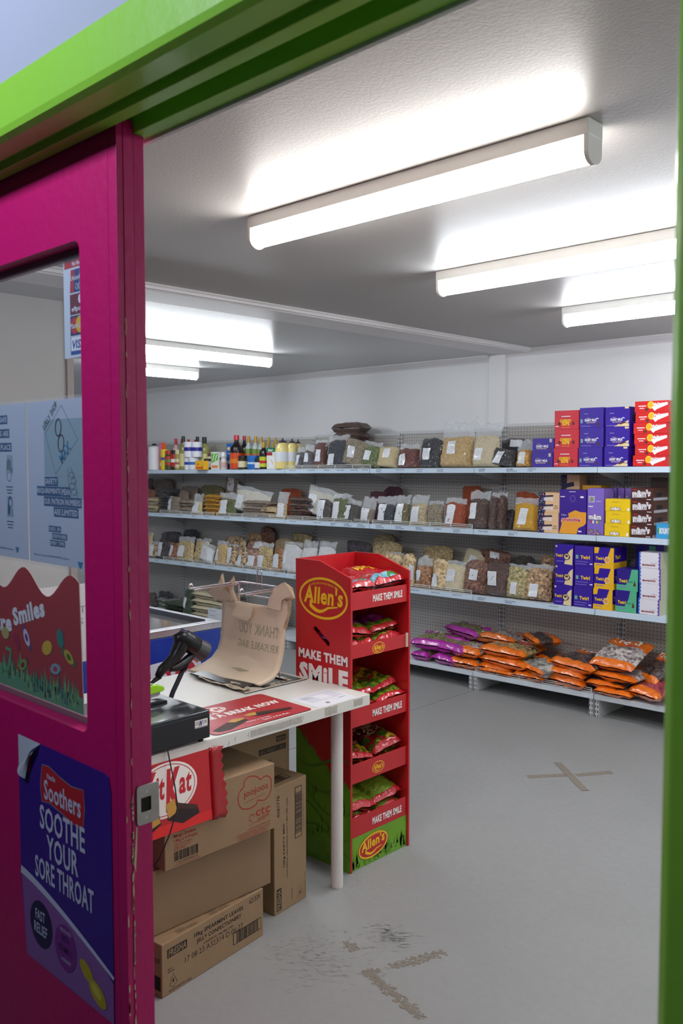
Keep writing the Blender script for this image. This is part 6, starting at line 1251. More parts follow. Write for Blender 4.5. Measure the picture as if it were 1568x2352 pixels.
BX_('chocolate_box', -2.4749, 5.178, 1.753, 0.2102, 0.0662, 0.2, 'malt', 'fourth of six flat red boxes with yellow badges, top right', 'chocolate box', 0.6, 'boxes on the top shelf')
BX_('chocolate_box', -2.4809, 5.178, 1.8193, 0.2102, 0.0662, 0.2, 'malt', 'third of six flat red boxes with yellow badges, top right', 'chocolate box', -0.6, 'boxes on the top shelf')
BX_('chocolate_box', -2.4689, 5.178, 1.8855, 0.2102, 0.0662, 0.2, 'malt', 'second of six flat red boxes with yellow badges, top right', 'chocolate box', 0.0, 'boxes on the top shelf')
BX_('chocolate_box', -2.4749, 5.178, 1.9517, 0.2102, 0.0662, 0.2, 'malt', 'topmost of six flat red boxes with yellow badges, top right', 'chocolate box', 0.6, 'boxes on the top shelf')
SB_('food_bag', -8.1735, 5.455, 1.1099, 0.1447, 0.3446, 0.08, 'maroon', 'large dark red brown bag high at the back left, second shelf', 'food bag', 0.0, None, 0, 2, 0, 'bags of dry goods on the second shelf')
SB_('food_bag', -7.9064, 5.46, 1.1132, 0.3678, 0.3363, 0.09, 'brown', 'big dark brown bag behind the black stack, second shelf', 'food bag', 0.0, None, 0, 2, 0, 'bags of dry goods on the second shelf')
SB_('food_bag', -7.9745, 5.3375, 1.1124, 0.2119, 0.2345, 0.075, 'rusty', 'rusty brown bag at the far left above the beige stack', 'food bag', 0.0, (-0.9, -0.3, 0.5, 0.95), 0, 2, 0, 'bags of dry goods on the second shelf')
LB_('food_bag', -7.7429, 5.182, 1.1153, 0.2473, 0.2, 0.0751, 'beige', 'second of two beige bags lying at the left end, second shelf', 'food bag', None, -2, 0, 'bags of dry goods on the second shelf')
LB_('food_bag', -7.7369, 5.182, 1.1911, 0.2399, 0.2, 0.0751, 'beige', 'topmost of two beige bags lying at the left end, second shelf', 'food bag', None, 2, 0, 'bags of dry goods on the second shelf')
LB_('food_bag', -7.5271, 5.182, 1.1179, 0.1806, 0.2, 0.0595, 'blackgrain', 'fourth of four black bags stacked on the second shelf', 'food bag', None, -2, 0, 'bags of dry goods on the second shelf')
LB_('food_bag', -7.5211, 5.182, 1.178, 0.1752, 0.2, 0.0595, 'blackgrain', 'third of four black bags stacked on the second shelf', 'food bag', None, 2, 0, 'bags of dry goods on the second shelf')
LB_('food_bag', -7.5151, 5.182, 1.2381, 0.1806, 0.2, 0.0595, 'blackgrain', 'second of four black bags stacked on the second shelf', 'food bag', None, 0, 0, 'bags of dry goods on the second shelf')
LB_('food_bag', -7.5271, 5.182, 1.2982, 0.1752, 0.2, 0.0595, 'blackgrain', 'topmost of four black bags stacked on the second shelf', 'food bag', None, -2, 0, 'bags of dry goods on the second shelf')
SB_('food_bag', -7.3631, 5.215, 1.1198, 0.2262, 0.1657, 0.06, 'taupe', 'taupe powder bag with tall white label beside the black stack', 'food bag', 0.0, (-0.95, -0.25, 0.05, 1.0), 0, 6, 0, 'bags of dry goods on the second shelf')
SB_('food_bag', -7.4951, 5.358, 1.1182, 0.3846, 0.2278, 0.07, 'taupe', 'long taupe bag lying high behind the tall label', 'food bag', 0.0, None, 0, 2, 0, 'bags of dry goods on the second shelf')
SB_('food_bag', -7.4268, 5.4525, 1.119, 0.2962, 0.2635, 0.075, 'taupe', 'grey brown bag at the back, left of the olive one', 'food bag', 0.0, None, 0, 2, 0, 'bags of dry goods on the second shelf')
SB_('food_bag', -7.0503, 5.4525, 1.1236, 0.3885, 0.2809, 0.075, 'olive', 'olive brown bag at the back above the yellow stack', 'food bag', 0.0, None, 0, 2, 0, 'bags of dry goods on the second shelf')
LB_('food_bag', -7.1321, 5.182, 1.1227, 0.234, 0.2, 0.0709, 'sunflower', 'second of two speckled bags right of the taupe powder', 'food bag', None, -2, 0, 'bags of dry goods on the second shelf')
LB_('food_bag', -7.1261, 5.182, 1.1944, 0.227, 0.2, 0.0709, 'sunflower', 'topmost of two speckled bags right of the taupe powder', 'food bag', None, 2, 0, 'bags of dry goods on the second shelf')
SB_('food_bag', -6.969, 5.21, 1.1246, 0.1518, 0.1291, 0.05, 'quinoa', 'clear bag with crumpled neck and white label, left of yellow', 'food bag', 0.0837, (-0.8, 0.5, 0.1, 0.95), 0, 6, 0, 'bags of dry goods on the second shelf')
LB_('food_bag', -6.7341, 5.182, 1.1276, 0.258, 0.18, 0.0382, 'turmeric', 'fifth of five yellow spice bags stacked on the second shelf', 'food bag', None, -2, 0, 'bags of dry goods on the second shelf')
LB_('food_bag', -6.7281, 5.182, 1.1662, 0.2503, 0.18, 0.0382, 'turmeric', 'fourth of five yellow spice bags stacked on the second shelf', 'food bag', None, 2, 0, 'bags of dry goods on the second shelf')
LB_('food_bag', -6.7221, 5.182, 1.2048, 0.258, 0.18, 0.0382, 'turmeric', 'third of five yellow spice bags stacked on the second shelf', 'food bag', None, 0, 0, 'bags of dry goods on the second shelf')
LB_('food_bag', -6.7341, 5.182, 1.2434, 0.2503, 0.18, 0.0382, 'turmeric', 'second of five yellow spice bags stacked on the second shelf', 'food bag', None, -2, 0, 'bags of dry goods on the second shelf')
LB_('food_bag', -6.7281, 5.182, 1.282, 0.258, 0.18, 0.0382, 'turmeric', 'topmost of five yellow spice bags stacked on the second shelf', 'food bag', None, 2, 0, 'bags of dry goods on the second shelf')
SB_('food_bag', -6.5123, 5.215, 1.1302, 0.2796, 0.1629, 0.06, 'greenherb', 'clear bag with wide white label right of the yellow stack', 'food bag', 0.0647, (-0.95, 0.1, 0.1, 0.9), 0, 6, 0, 'bags of dry goods on the second shelf')
SB_('food_bag', -6.7108, 5.43, 1.1278, 0.213, 0.3754, 0.03, 'taupe', 'tilted packet high at the back above the wide white label', 'food bag', 0.0, (-0.6, 0.4, 0.6, 0.95), 0, 2, 0, 'bags of dry goods on the second shelf')
SB_('food_bag', -6.2063, 5.245, 1.1339, 0.5187, 0.2041, 0.08, 'flour', 'large bag of white flour slumped to the right, left of taupe pair', 'food bag', 0.0449, (-0.8, -0.4, 0.1, 0.75), 0, 6, 8, 'bags of dry goods on the second shelf')
LB_('food_bag', -6.0854, 5.182, 1.1355, 0.3853, 0.12, 0.0505, 'taupe', 'third of three taupe bags in front of the white flour', 'food bag', None, -2, 0, 'bags of dry goods on the second shelf')
LB_('food_bag', -6.0794, 5.182, 1.1865, 0.3737, 0.12, 0.0505, 'taupe', 'second of three taupe bags in front of the white flour', 'food bag', None, 2, 0, 'bags of dry goods on the second shelf')
LB_('food_bag', -6.0734, 5.182, 1.2376, 0.3853, 0.12, 0.0505, 'taupe', 'topmost of three taupe bags in front of the white flour', 'food bag', None, 0, 0, 'bags of dry goods on the second shelf')
LB_('food_bag', -5.899, 5.182, 1.1378, 0.2332, 0.15, 0.1063, 'tan', 'small tan bag lying flat right of the taupe pile', 'food bag', None, -2, 0, 'bags of dry goods on the second shelf')
SB_('food_bag', -5.7467, 5.21, 1.1395, 0.1357, 0.1405, 0.05, 'tan', 'small tan bag with white label and tall clear neck', 'food bag', 0.1036, (-0.7, 0.6, 0.1, 0.95), 0, 6, 0, 'bags of dry goods on the second shelf')
SB_('food_bag', -5.8717, 5.44, 1.138, 0.2786, 0.2597, 0.05, 'spice', 'red topped packet at the back, second shelf middle', 'food bag', 0.0, None, 0, 2, 0, 'bags of dry goods on the second shelf')
LB_('food_bag', -5.5019, 5.182, 1.1426, 0.3002, 0.2, 0.0467, 'brown', 'fourth of four brown bags stacked left of the tall white flour', 'food bag', None, -2, 0, 'bags of dry goods on the second shelf')
LB_('food_bag', -5.4959, 5.182, 1.1898, 0.2912, 0.2, 0.0467, 'brown', 'third of four brown bags stacked left of the tall white flour', 'food bag', None, 2, 0, 'bags of dry goods on the second shelf')
LB_('food_bag', -5.4899, 5.182, 1.237, 0.3002, 0.2, 0.0467, 'brown', 'second of four brown bags stacked left of the tall white flour', 'food bag', None, 0, 0, 'bags of dry goods on the second shelf')
LB_('food_bag', -5.5019, 5.182, 1.2842, 0.2912, 0.2, 0.0467, 'brown', 'topmost of four brown bags stacked left of the tall white flour', 'food bag', None, -2, 0, 'bags of dry goods on the second shelf')
SB_('food_bag', -5.2998, 5.25, 1.145, 0.4024, 0.2012, 0.09, 'flour', 'tall bag of white flour with cloudy neck, second shelf middle', 'food bag', 0.0518, (-0.85, -0.3, 0.1, 0.85), 0, 6, 10, 'bags of dry goods on the second shelf')
SB_('food_bag', -5.2134, 5.2005, 1.146, 0.1695, 0.1815, 0.055, 'pepper', 'brown pepper bag with white label in front of the white flour', 'food bag', 0.0, (-0.85, 0.2, 0.05, 0.95), 0, 6, 0, 'bags of dry goods on the second shelf')
SB_('food_bag', -5.0149, 5.205, 1.1485, 0.2112, 0.1935, 0.06, 'greenherb', 'green herb bag with narrow label, second shelf', 'food bag', 0.0497, (-0.95, -0.15, 0.1, 0.85), 0, 6, 0, 'bags of dry goods on the second shelf')
SB_('food_bag', -4.8955, 5.198, 1.1499, 0.1845, 0.1382, 0.05, 'pepper', 'dark pepper bag leaning right of the green herbs', 'food bag', 0.0517, (-0.85, -0.1, 0.1, 0.9), 0, 6, 6, 'bags of dry goods on the second shelf')
SB_('food_bag', -4.7317, 5.21, 1.1519, 0.1545, 0.1139, 0.05, 'taupe', 'small tan bag with slanted label before the maroon one', 'food bag', 0.0955, (-0.8, 0.3, 0.05, 0.95), 0, 6, 6, 'bags of dry goods on the second shelf')
SB_('food_bag', -4.7869, 5.404, 1.1513, 0.1841, 0.2482, 0.07, 'maroon', 'front one of two maroon bags at the back, second shelf', 'food bag', 0.0, None, 0, 2, 0, 'bags of dry goods on the second shelf')
SB_('food_bag', -4.681, 5.4615, 1.1525, 0.2256, 0.2858, 0.07, 'maroon', 'rear higher one of two maroon bags, second shelf', 'food bag', 0.0, None, 0, 2, 0, 'bags of dry goods on the second shelf')
SB_('food_bag', -4.5376, 5.215, 1.1543, 0.2011, 0.1599, 0.06, 'navy', 'near black bag with white label right of the slanted one', 'food bag', 0.0687, (-0.7, 0.1, 0.15, 0.95), 0, 6, 0, 'bags of dry goods on the second shelf')
SB_('food_bag', -4.3702, 5.215, 1.1563, 0.1409, 0.1692, 0.06, 'olive', 'olive seed bag with tall label and crinkled clear neck', 'food bag', 0.0675, (-0.85, 0.3, 0.1, 0.95), 0, 6, 0, 'bags of dry goods on the second shelf')
SB_('food_bag', -4.2095, 5.22, 1.1583, 0.1704, 0.1671, 0.07, 'beige', 'left of two beige herb bags on the second shelf', 'food bag', 0.0725, (-0.75, 0.2, 0.15, 0.85), 0, 6, 0, 'bags of dry goods on the second shelf')
SB_('food_bag', -4.0517, 5.22, 1.1602, 0.149, 0.1652, 0.07, 'sunflower', 'right of two beige herb bags, unlabelled front', 'food bag', 0.0357, None, 0, 6, 0, 'bags of dry goods on the second shelf')
SB_('food_bag', -3.8709, 5.2225, 1.1624, 0.2005, 0.1799, 0.075, 'spice', 'bright orange spice bag with slanted white label', 'food bag', 0.0466, (-0.7, 0.1, 0.1, 0.9), 0.1, 6, 0, 'bags of dry goods on the second shelf')
SB_('food_bag', -3.89, 5.45, 1.1622, 0.177, 0.2999, 0.07, 'spice', 'deep orange bag high at the back above the spices', 'food bag', 0.0, None, 0, 2, 0, 'bags of dry goods on the second shelf')
SB_('food_bag', -3.6637, 5.225, 1.165, 0.1759, 0.2155, 0.08, 'clove', 'dark brown bag with square label and tall clear neck', 'food bag', 0.0684, (-0.8, -0.1, 0.3, 0.85), 0, 6, 0, 'bags of dry goods on the second shelf')
SB_('food_bag', -3.5324, 5.225, 1.1666, 0.0624, 0.2281, 0.08, 'clove', 'first narrow dark bag right of the square label', 'food bag', 0.0449, None, 0, 6, 0, 'bags of dry goods on the second shelf')
SB_('food_bag', -3.4825, 5.245, 1.1672, 0.0676, 0.2386, 0.08, 'clove', 'second narrow dark bag, edge turned to the aisle', 'food bag', 0.0392, None, 0, 6, 0, 'bags of dry goods on the second shelf')
SB_('food_bag', -3.4455, 5.289, 1.1676, 0.0858, 0.1358, 0.07, 'darkfruit', 'round dark bag tucked left of the yellow powder', 'food bag', 0.0, None, 0, 6, 0, 'bags of dry goods on the second shelf')
SB_('food_bag', -3.3571, 5.371, 1.1687, 0.1914, 0.2624, 0.05, 'spice', 'packet with red and yellow header behind the yellow powder', 'food bag', 0.0, None, 0, 2, 0, 'bags of dry goods on the second shelf')
SB_('food_bag', -3.2771, 5.23, 1.1697, 0.1958, 0.1877, 0.09, 'yellowpowder', 'bright yellow powder bag left of the candy boxes', 'food bag', 0.0492, (-0.4, 0.3, 0.2, 0.8), 0.2, 6, 0, 'bags of dry goods on the second shelf')
BX_('chocolate_box', -3.1476, 5.178, 1.1737, 0.1553, 0.1344, 0.16, 'smart', 'lowest of two cream boxes with navy dotted side', 'chocolate box', -0.6, 'boxes on the second shelf')
BX_('chocolate_box', -3.1416, 5.178, 1.3081, 0.1553, 0.1344, 0.16, 'smart', 'topmost of two cream boxes with navy dotted side', 'chocolate box', 0.0, 'boxes on the second shelf')
BX_('chocolate_box', -3.1017, 5.3965, 1.1741, 0.1406, 0.3842, 0.1, 'smart', 'cream and navy dotted box at the back above the others', 'chocolate box', -0.6, 'boxes on the second shelf')
BX_('chocolate_box', -2.9259, 5.3735, 1.1762, 0.1328, 0.3142, 0.12, 'yellowplain', 'yellow box behind the purple and honey coloured box', 'chocolate box', -0.6, 'boxes on the second shelf')
BX_('chocolate_box', -2.9858, 5.178, 1.1762, 0.1948, 0.2882, 0.14, 'crunch', 'large purple box with honey coloured splash', 'chocolate box', -0.6, 'boxes on the second shelf')
BX_('chocolate_box', -2.7832, 5.178, 1.1777, 0.1125, 0.2996, 0.13, 'minis', 'tall lilac box with colourful sweets print, front one', 'chocolate box', -0.6, 'boxes on the second shelf')
BX_('chocolate_box', -2.7335, 5.3505, 1.1776, 0.0618, 0.2979, 0.1, 'minis', 'left one of the lilac boxes behind the yellow ones', 'chocolate box', -0.6, 'boxes on the second shelf')
BX_('chocolate_box', -2.6612, 5.3505, 1.1783, 0.0414, 0.2987, 0.1, 'minis', 'middle one of the lilac boxes behind the yellow ones', 'chocolate box', -0.6, 'boxes on the second shelf')
BX_('chocolate_box', -2.6113, 5.3505, 1.1789, 0.0395, 0.2992, 0.1, 'minis', 'right one of the lilac boxes behind the yellow ones', 'chocolate box', -0.6, 'boxes on the second shelf')
BX_('chocolate_box', -2.6622, 5.178, 1.1798, 0.1639, 0.0781, 0.13, 'mmy', 'lowest of three yellow boxes with white lettering', 'chocolate box', -0.6, 'boxes on the second shelf')
BX_('chocolate_box', -2.6562, 5.178, 1.2579, 0.1639, 0.0781, 0.13, 'mmy', 'second of three yellow boxes with white lettering', 'chocolate box', 0.0, 'boxes on the second shelf')
BX_('chocolate_box', -2.6592, 5.178, 1.336, 0.1639, 0.0781, 0.13, 'mmy', 'topmost of three yellow boxes with white lettering', 'chocolate box', 0.6, 'boxes on the second shelf')
BX_('chocolate_box', -2.4882, 5.178, 1.1816, 0.1431, 0.0764, 0.2, 'mmb', 'lowest of four brown boxes with big white lettering', 'chocolate box', -0.6, 'boxes on the second shelf')
BX_('chocolate_box', -2.4822, 5.178, 1.258, 0.1431, 0.0764, 0.2, 'mmb', 'third of four brown boxes with big white lettering', 'chocolate box', 0.0, 'boxes on the second shelf')
BX_('chocolate_box', -2.4852, 5.178, 1.3344, 0.1431, 0.0764, 0.2, 'mmb', 'second of four brown boxes with big white lettering', 'chocolate box', 0.6, 'boxes on the second shelf')
BX_('chocolate_box', -2.4882, 5.178, 1.4108, 0.1431, 0.0764, 0.2, 'mmb', 'topmost of four brown boxes with big white lettering', 'chocolate box', -0.6, 'boxes on the second shelf')
BX_('chocolate_box', -2.4649, 5.3965, 1.1816, 0.1186, 0.368, 0.1, 'brownplain', 'plain dark brown box at the back right', 'chocolate box', -0.6, 'boxes on the second shelf')
BX_('chocolate_box', -2.3222, 5.178, 1.1828, 0.0769, 0.0917, 0.06, 'bounty', 'light blue box cut off by the green jamb', 'chocolate box', -0.6, 'boxes on the second shelf')
SB_('food_bag', -7.8557, 5.225, 0.6388, 0.1497, 0.2414, 0.08, 'beige', 'beige bag at the far left of the third shelf', 'food bag', 0.0271, None, 0, 6, 0, 'bags of dry goods on the third shelf')
SB_('food_bag', -7.7404, 5.22, 0.6402, 0.1472, 0.139, 0.07, 'mixnuts', 'dark mixed nuts bag with label, leftmost labelled one', 'food bag', 0.0346, (-0.8, 0.3, 0.1, 0.95), 0, 6, 0, 'bags of dry goods on the third shelf')
SB_('food_bag', -7.5574, 5.23, 0.6425, 0.2347, 0.1897, 0.09, 'darkfruit', 'black dried fruit bag with white label, third shelf', 'food bag', 0.0, (-0.95, -0.1, 0.1, 0.85), 0, 6, 0, 'bags of dry goods on the third shelf')
SB_('food_bag', -7.6663, 5.3845, 0.6411, 0.3878, 0.2651, 0.1, 'darkfruit', 'black bag lying high behind the labelled dried fruit', 'food bag', 0.0, None, 0, 2, 0, 'bags of dry goods on the third shelf')
SB_('food_bag', -7.4078, 5.442, 0.6443, 0.2334, 0.296, 0.1, 'blackgrain', 'round black bag at the back of the third shelf', 'food bag', 0.0, None, 0, 2, 0, 'bags of dry goods on the third shelf')
SB_('food_bag', -7.3506, 5.225, 0.645, 0.2329, 0.1668, 0.08, 'nuts', 'red brown nut bag right of the black dried fruit', 'food bag', 0.0, (-0.75, -0.2, 0.2, 0.85), 0.1, 6, 0, 'bags of dry goods on the third shelf')
SB_('food_bag', -7.2022, 5.23, 0.6468, 0.2762, 0.198, 0.09, 'oats', 'large rolled oats bag with clear neck, third shelf left', 'food bag', 0.0552, (-0.6, 0.1, 0.2, 0.75), 0.15, 6, 0, 'bags of dry goods on the third shelf')
SB_('food_bag', -7.0082, 5.25, 0.6492, 0.1207, 0.2067, 0.07, 'oats', 'plain oats bag, first right of the labelled oats', 'food bag', 0.0363, None, 0, 6, 0, 'bags of dry goods on the third shelf')
SB_('food_bag', -6.927, 5.28, 0.6501, 0.1242, 0.2122, 0.07, 'oats', 'plain oats bag, second right of the labelled oats', 'food bag', 0.0362, None, 0, 6, 0, 'bags of dry goods on the third shelf')
SB_('food_bag', -6.8498, 5.22, 0.6511, 0.2151, 0.1457, 0.07, 'white', 'white bag slumped sideways in front of the wire fence', 'food bag', 0.0429, (0.3, 0.95, 0.2, 0.9), 0, 6, 12, 'bags of dry goods on the third shelf')
SB_('food_bag', -6.6185, 5.225, 0.6539, 0.1794, 0.1969, 0.08, 'golden', 'golden grain bag with faded label, third shelf', 'food bag', 0.0492, (-0.85, -0.2, 0.2, 0.75), 0, 6, 0, 'bags of dry goods on the third shelf')
SB_('food_bag', -6.4509, 5.22, 0.656, 0.1534, 0.1939, 0.07, 'mixnuts', 'mixed nut bag with tall label right of golden grain', 'food bag', 0.0277, (-0.75, 0.0, 0.15, 0.9), 0, 6, 0, 'bags of dry goods on the third shelf')
SB_('food_bag', -6.296, 5.22, 0.6578, 0.1541, 0.1966, 0.07, 'mixnuts', 'second mixed nut bag with low label, third shelf', 'food bag', 0.0, (-0.8, 0.1, 0.05, 0.55), 0, 6, 0, 'bags of dry goods on the third shelf')
SB_('food_bag', -6.5772, 5.3615, 0.6544, 0.3399, 0.2674, 0.1, 'mixnuts', 'mixed nut bag lying on top of the labelled nut bags', 'food bag', 0.0, None, 0, 2, 0, 'bags of dry goods on the third shelf')
SB_('food_bag', -6.3654, 5.4205, 0.657, 0.2071, 0.3064, 0.08, 'walnut', 'walnut bag leaning at the back, third shelf', 'food bag', 0.0, None, 0, 2, 0, 'bags of dry goods on the third shelf')
SB_('food_bag', -6.2217, 5.46, 0.6587, 0.2104, 0.3706, 0.09, 'hazel', 'highest brown nut bag at the back, third shelf', 'food bag', 0.0, None, 0, 2, 0, 'bags of dry goods on the third shelf')
SB_('food_bag', -6.1551, 5.22, 0.6596, 0.1538, 0.1708, 0.07, 'pinkish', 'pinkish nut bag with low wide label', 'food bag', 0.0, (-0.7, 0.6, 0.15, 0.7), 0, 6, 0, 'bags of dry goods on the third shelf')
SB_('food_bag', -6.2261, 5.3335, 0.6587, 0.3292, 0.244, 0.09, 'pinkish', 'pinkish bag lying over the low labelled one', 'food bag', 0.0, (-0.2, 0.5, 0.7, 0.95), 0, 6, 0, 'bags of dry goods on the third shelf')
SB_('food_bag', -5.9929, 5.225, 0.6615, 0.2047, 0.2079, 0.08, 'oats', 'barley coloured bag with label, left of the almond bag', 'food bag', 0.0488, (-0.8, 0.1, 0.1, 0.6), 0, 6, 0, 'bags of dry goods on the third shelf')
SB_('food_bag', -5.7953, 5.225, 0.6639, 0.1726, 0.2028, 0.08, 'almond', 'almond brown bag with label beside the big white bags', 'food bag', 0.0, (-0.8, 0.2, 0.15, 0.75), 0, 6, 0, 'bags of dry goods on the third shelf')
SB_('food_bag', -5.9034, 5.3745, 0.6626, 0.2554, 0.2803, 0.08, 'tan', 'tan bag behind the barley and almond bags', 'food bag', 0.0, None, 0, 2, 0, 'bags of dry goods on the third shelf')
SB_('food_bag', -5.7506, 5.455, 0.6645, 0.2718, 0.327, 0.08, 'oats', 'oat coloured bag highest behind the white bags', 'food bag', 0.0, None, 0, 2, 0, 'bags of dry goods on the third shelf')
SB_('food_bag', -5.6488, 5.24, 0.6657, 0.252, 0.2426, 0.11, 'white', 'first big white coconut bag left of the candy display', 'food bag', 0.0415, (-0.75, -0.25, 0.3, 0.75), 0.1, 6, 0, 'bags of dry goods on the third shelf')
SB_('food_bag', -5.4307, 5.235, 0.6684, 0.1909, 0.2286, 0.1, 'white', 'second big white coconut bag partly behind the candy display', 'food bag', 0.0755, None, 0, 6, 0, 'bags of dry goods on the third shelf')
SB_('food_bag', -5.223, 5.235, 0.6709, 0.2119, 0.251, 0.1, 'white', 'third big white coconut bag above the candy display', 'food bag', 0.0569, None, 0, 6, 0, 'bags of dry goods on the third shelf')
SB_('food_bag', -4.9756, 5.3795, 0.6739, 0.3009, 0.3033, 0.09, 'darkfruit', 'dark dried fruit bag above the candy display top', 'food bag', 0.0, None, 0, 2, 0, 'bags of dry goods on the third shelf')
SB_('food_bag', -4.6727, 5.3795, 0.6776, 0.3332, 0.3175, 0.09, 'oats', 'lower oat bag above the right of the candy display', 'food bag', 0.0, None, 0, 2, 0, 'bags of dry goods on the third shelf')
SB_('food_bag', -4.778, 5.46, 0.6764, 0.2553, 0.3651, 0.09, 'oats', 'upper oat bag with label at the back above the display', 'food bag', 0.0, (0.0, 0.5, 0.6, 0.85), 0, 2, 0, 'bags of dry goods on the third shelf')
SB_('food_bag', -4.5298, 5.294, 0.6794, 0.2091, 0.2297, 0.08, 'cashew', 'pale nut bag just over the display corner', 'food bag', 0.0292, None, 0, 6, 0, 'bags of dry goods on the third shelf')
SB_('food_bag', -4.3141, 5.225, 0.682, 0.1367, 0.2486, 0.08, 'cashew', 'cashew bag directly right of the candy display', 'food bag', 0.0, (0.4, 0.95, 0.2, 0.7), 0, 6, 0, 'bags of dry goods on the third shelf')
SB_('food_bag', -4.1617, 5.225, 0.6839, 0.1526, 0.1665, 0.08, 'almond', 'almond bag with label right of the candy display', 'food bag', 0.0784, (-0.95, -0.2, 0.3, 0.8), 0, 6, 0, 'bags of dry goods on the third shelf')
SB_('food_bag', -4.0024, 5.225, 0.6858, 0.1572, 0.2281, 0.08, 'cashew', 'roasted peanut bag with low label, third shelf right', 'food bag', 0.0, (-0.95, -0.1, 0.1, 0.5), 0, 6, 0, 'bags of dry goods on the third shelf')
SB_('food_bag', -3.863, 5.225, 0.6875, 0.1961, 0.196, 0.08, 'sesame', 'pine nut coloured bag with label, third shelf right', 'food bag', 0.0401, (-0.8, 0.1, 0.35, 0.8), 0.1, 6, 0, 'bags of dry goods on the third shelf')
SB_('food_bag', -4.1934, 5.437, 0.6835, 0.3034, 0.3044, 0.09, 'oats', 'golden oat bag at the back, left of the slanted one', 'food bag', 0.0, None, 0, 2, 0, 'bags of dry goods on the third shelf')
SB_('food_bag', -3.8791, 5.381, 0.6873, 0.1893, 0.2886, 0.07, 'sesame', 'slanted beige bag with label standing behind the front row', 'food bag', 0.0, (-0.3, 0.4, 0.5, 0.85), 0, 2, 18, 'bags of dry goods on the third shelf')
SB_('food_bag', -3.6503, 5.414, 0.6901, 0.2876, 0.307, 0.09, 'hazel', 'dark brown nut bag at the back, right of the slanted one', 'food bag', 0.0, (-0.2, 0.4, 0.8, 0.95), 0, 2, 0, 'bags of dry goods on the third shelf')
SB_('food_bag', -3.6885, 5.23, 0.6897, 0.217, 0.239, 0.09, 'hazel', 'red brown nut bag with square label, third shelf right', 'food bag', 0.0, (-0.35, 0.35, 0.4, 0.72), 0, 6, 0, 'bags of dry goods on the third shelf')
SB_('food_bag', -3.4988, 5.23, 0.692, 0.2016, 0.2377, 0.09, 'clove', 'dark brown nut bag with tilted label, right of the red brown', 'food bag', 0.0, (-0.75, 0.05, 0.3, 0.72), -0.1, 6, 0, 'bags of dry goods on the third shelf')
SB_('food_bag', -3.3321, 5.23, 0.694, 0.1848, 0.2167, 0.09, 'pistachio', 'green beige pistachio bag with low label', 'food bag', 0.0307, (-0.45, 0.15, 0.12, 0.5), 0, 6, 0, 'bags of dry goods on the third shelf')
SB_('food_bag', -3.1731, 5.235, 0.6959, 0.2115, 0.2188, 0.1, 'walnut', 'big walnut pieces bag, rightmost before the purple boxes', 'food bag', 0.0402, (-0.45, 0.2, 0.1, 0.5), 0, 6, 0, 'bags of dry goods on the third shelf')
SB_('food_bag', -3.419, 5.432, 0.6929, 0.1825, 0.2742, 0.08, 'pepper', 'dark bag in the shade behind the pistachios', 'food bag', 0.0, None, 0, 2, 0, 'bags of dry goods on the third shelf')
SB_('food_bag', -3.1994, 5.409, 0.6956, 0.1328, 0.2929, 0.08, 'walnut', 'walnut bag in the shade behind the purple boxes', 'food bag', 0.0, None, 0, 2, 0, 'bags of dry goods on the third shelf')
BX_('chocolate_box', -3.0178, 5.178, 0.7001, 0.1354, 0.1348, 0.16, 'tw0', 'lowest of three purple boxes with cream swirl, leftmost box stack, third shelf', 'chocolate box', -0.6, 'boxes on the third shelf')
BX_('chocolate_box', -3.0118, 5.178, 0.8349, 0.1354, 0.1348, 0.16, 'tw0', 'second of three purple boxes with cream swirl, leftmost box stack, third shelf', 'chocolate box', 0.0, 'boxes on the third shelf')
BX_('chocolate_box', -3.0148, 5.178, 0.9697, 0.1354, 0.1348, 0.16, 'tw0', 'topmost of three purple boxes with cream swirl, leftmost box stack, third shelf', 'chocolate box', 0.6, 'boxes on the third shelf')
BX_('chocolate_box', -2.872, 5.178, 0.7018, 0.132, 0.1334, 0.18, 'tw1', 'lowest of three plain purple boxes, second stack on the third shelf', 'chocolate box', -0.6, 'boxes on the third shelf')
BX_('chocolate_box', -2.866, 5.178, 0.8352, 0.132, 0.1334, 0.18, 'tw1', 'second of three plain purple boxes, second stack on the third shelf', 'chocolate box', 0.0, 'boxes on the third shelf')
BX_('chocolate_box', -2.869, 5.178, 0.9685, 0.132, 0.1334, 0.18, 'tw1', 'topmost of three plain purple boxes, second stack on the third shelf', 'chocolate box', 0.6, 'boxes on the third shelf')
BX_('chocolate_box', -2.7325, 5.178, 0.7035, 0.1332, 0.1324, 0.18, 'tw2', 'lowest of three purple and yellow boxes on the third shelf', 'chocolate box', -0.6, 'boxes on the third shelf')
BX_('chocolate_box', -2.7265, 5.178, 0.8359, 0.1332, 0.1324, 0.18, 'tw2', 'second of three purple and yellow boxes on the third shelf', 'chocolate box', 0.0, 'boxes on the third shelf')
BX_('chocolate_box', -2.7295, 5.178, 0.9682, 0.1332, 0.1324, 0.18, 'tw2', 'topmost of three purple and yellow boxes on the third shelf', 'chocolate box', 0.6, 'boxes on the third shelf')
BX_('chocolate_box', -2.5799, 5.178, 0.7055, 0.1406, 0.136, 0.14, 'tw3', 'lowest of two purple and mint green boxes', 'chocolate box', -0.6, 'boxes on the third shelf')
BX_('chocolate_box', -2.5739, 5.178, 0.8415, 0.1406, 0.136, 0.14, 'tw3', 'topmost of two purple and mint green boxes', 'chocolate box', 0.0, 'boxes on the third shelf')
BX_('chocolate_box', -2.5488, 5.3735, 0.7058, 0.1369, 0.4081, 0.12, 'tw3', 'mint green and purple box in the shade at the back', 'chocolate box', -0.6, 'boxes on the third shelf')
BX_('chocolate_box', -2.4289, 5.178, 0.7073, 0.1362, 0.0961, 0.12, 'curly', 'lowest of four white boxes with purple edges', 'chocolate box', -0.6, 'boxes on the third shelf')
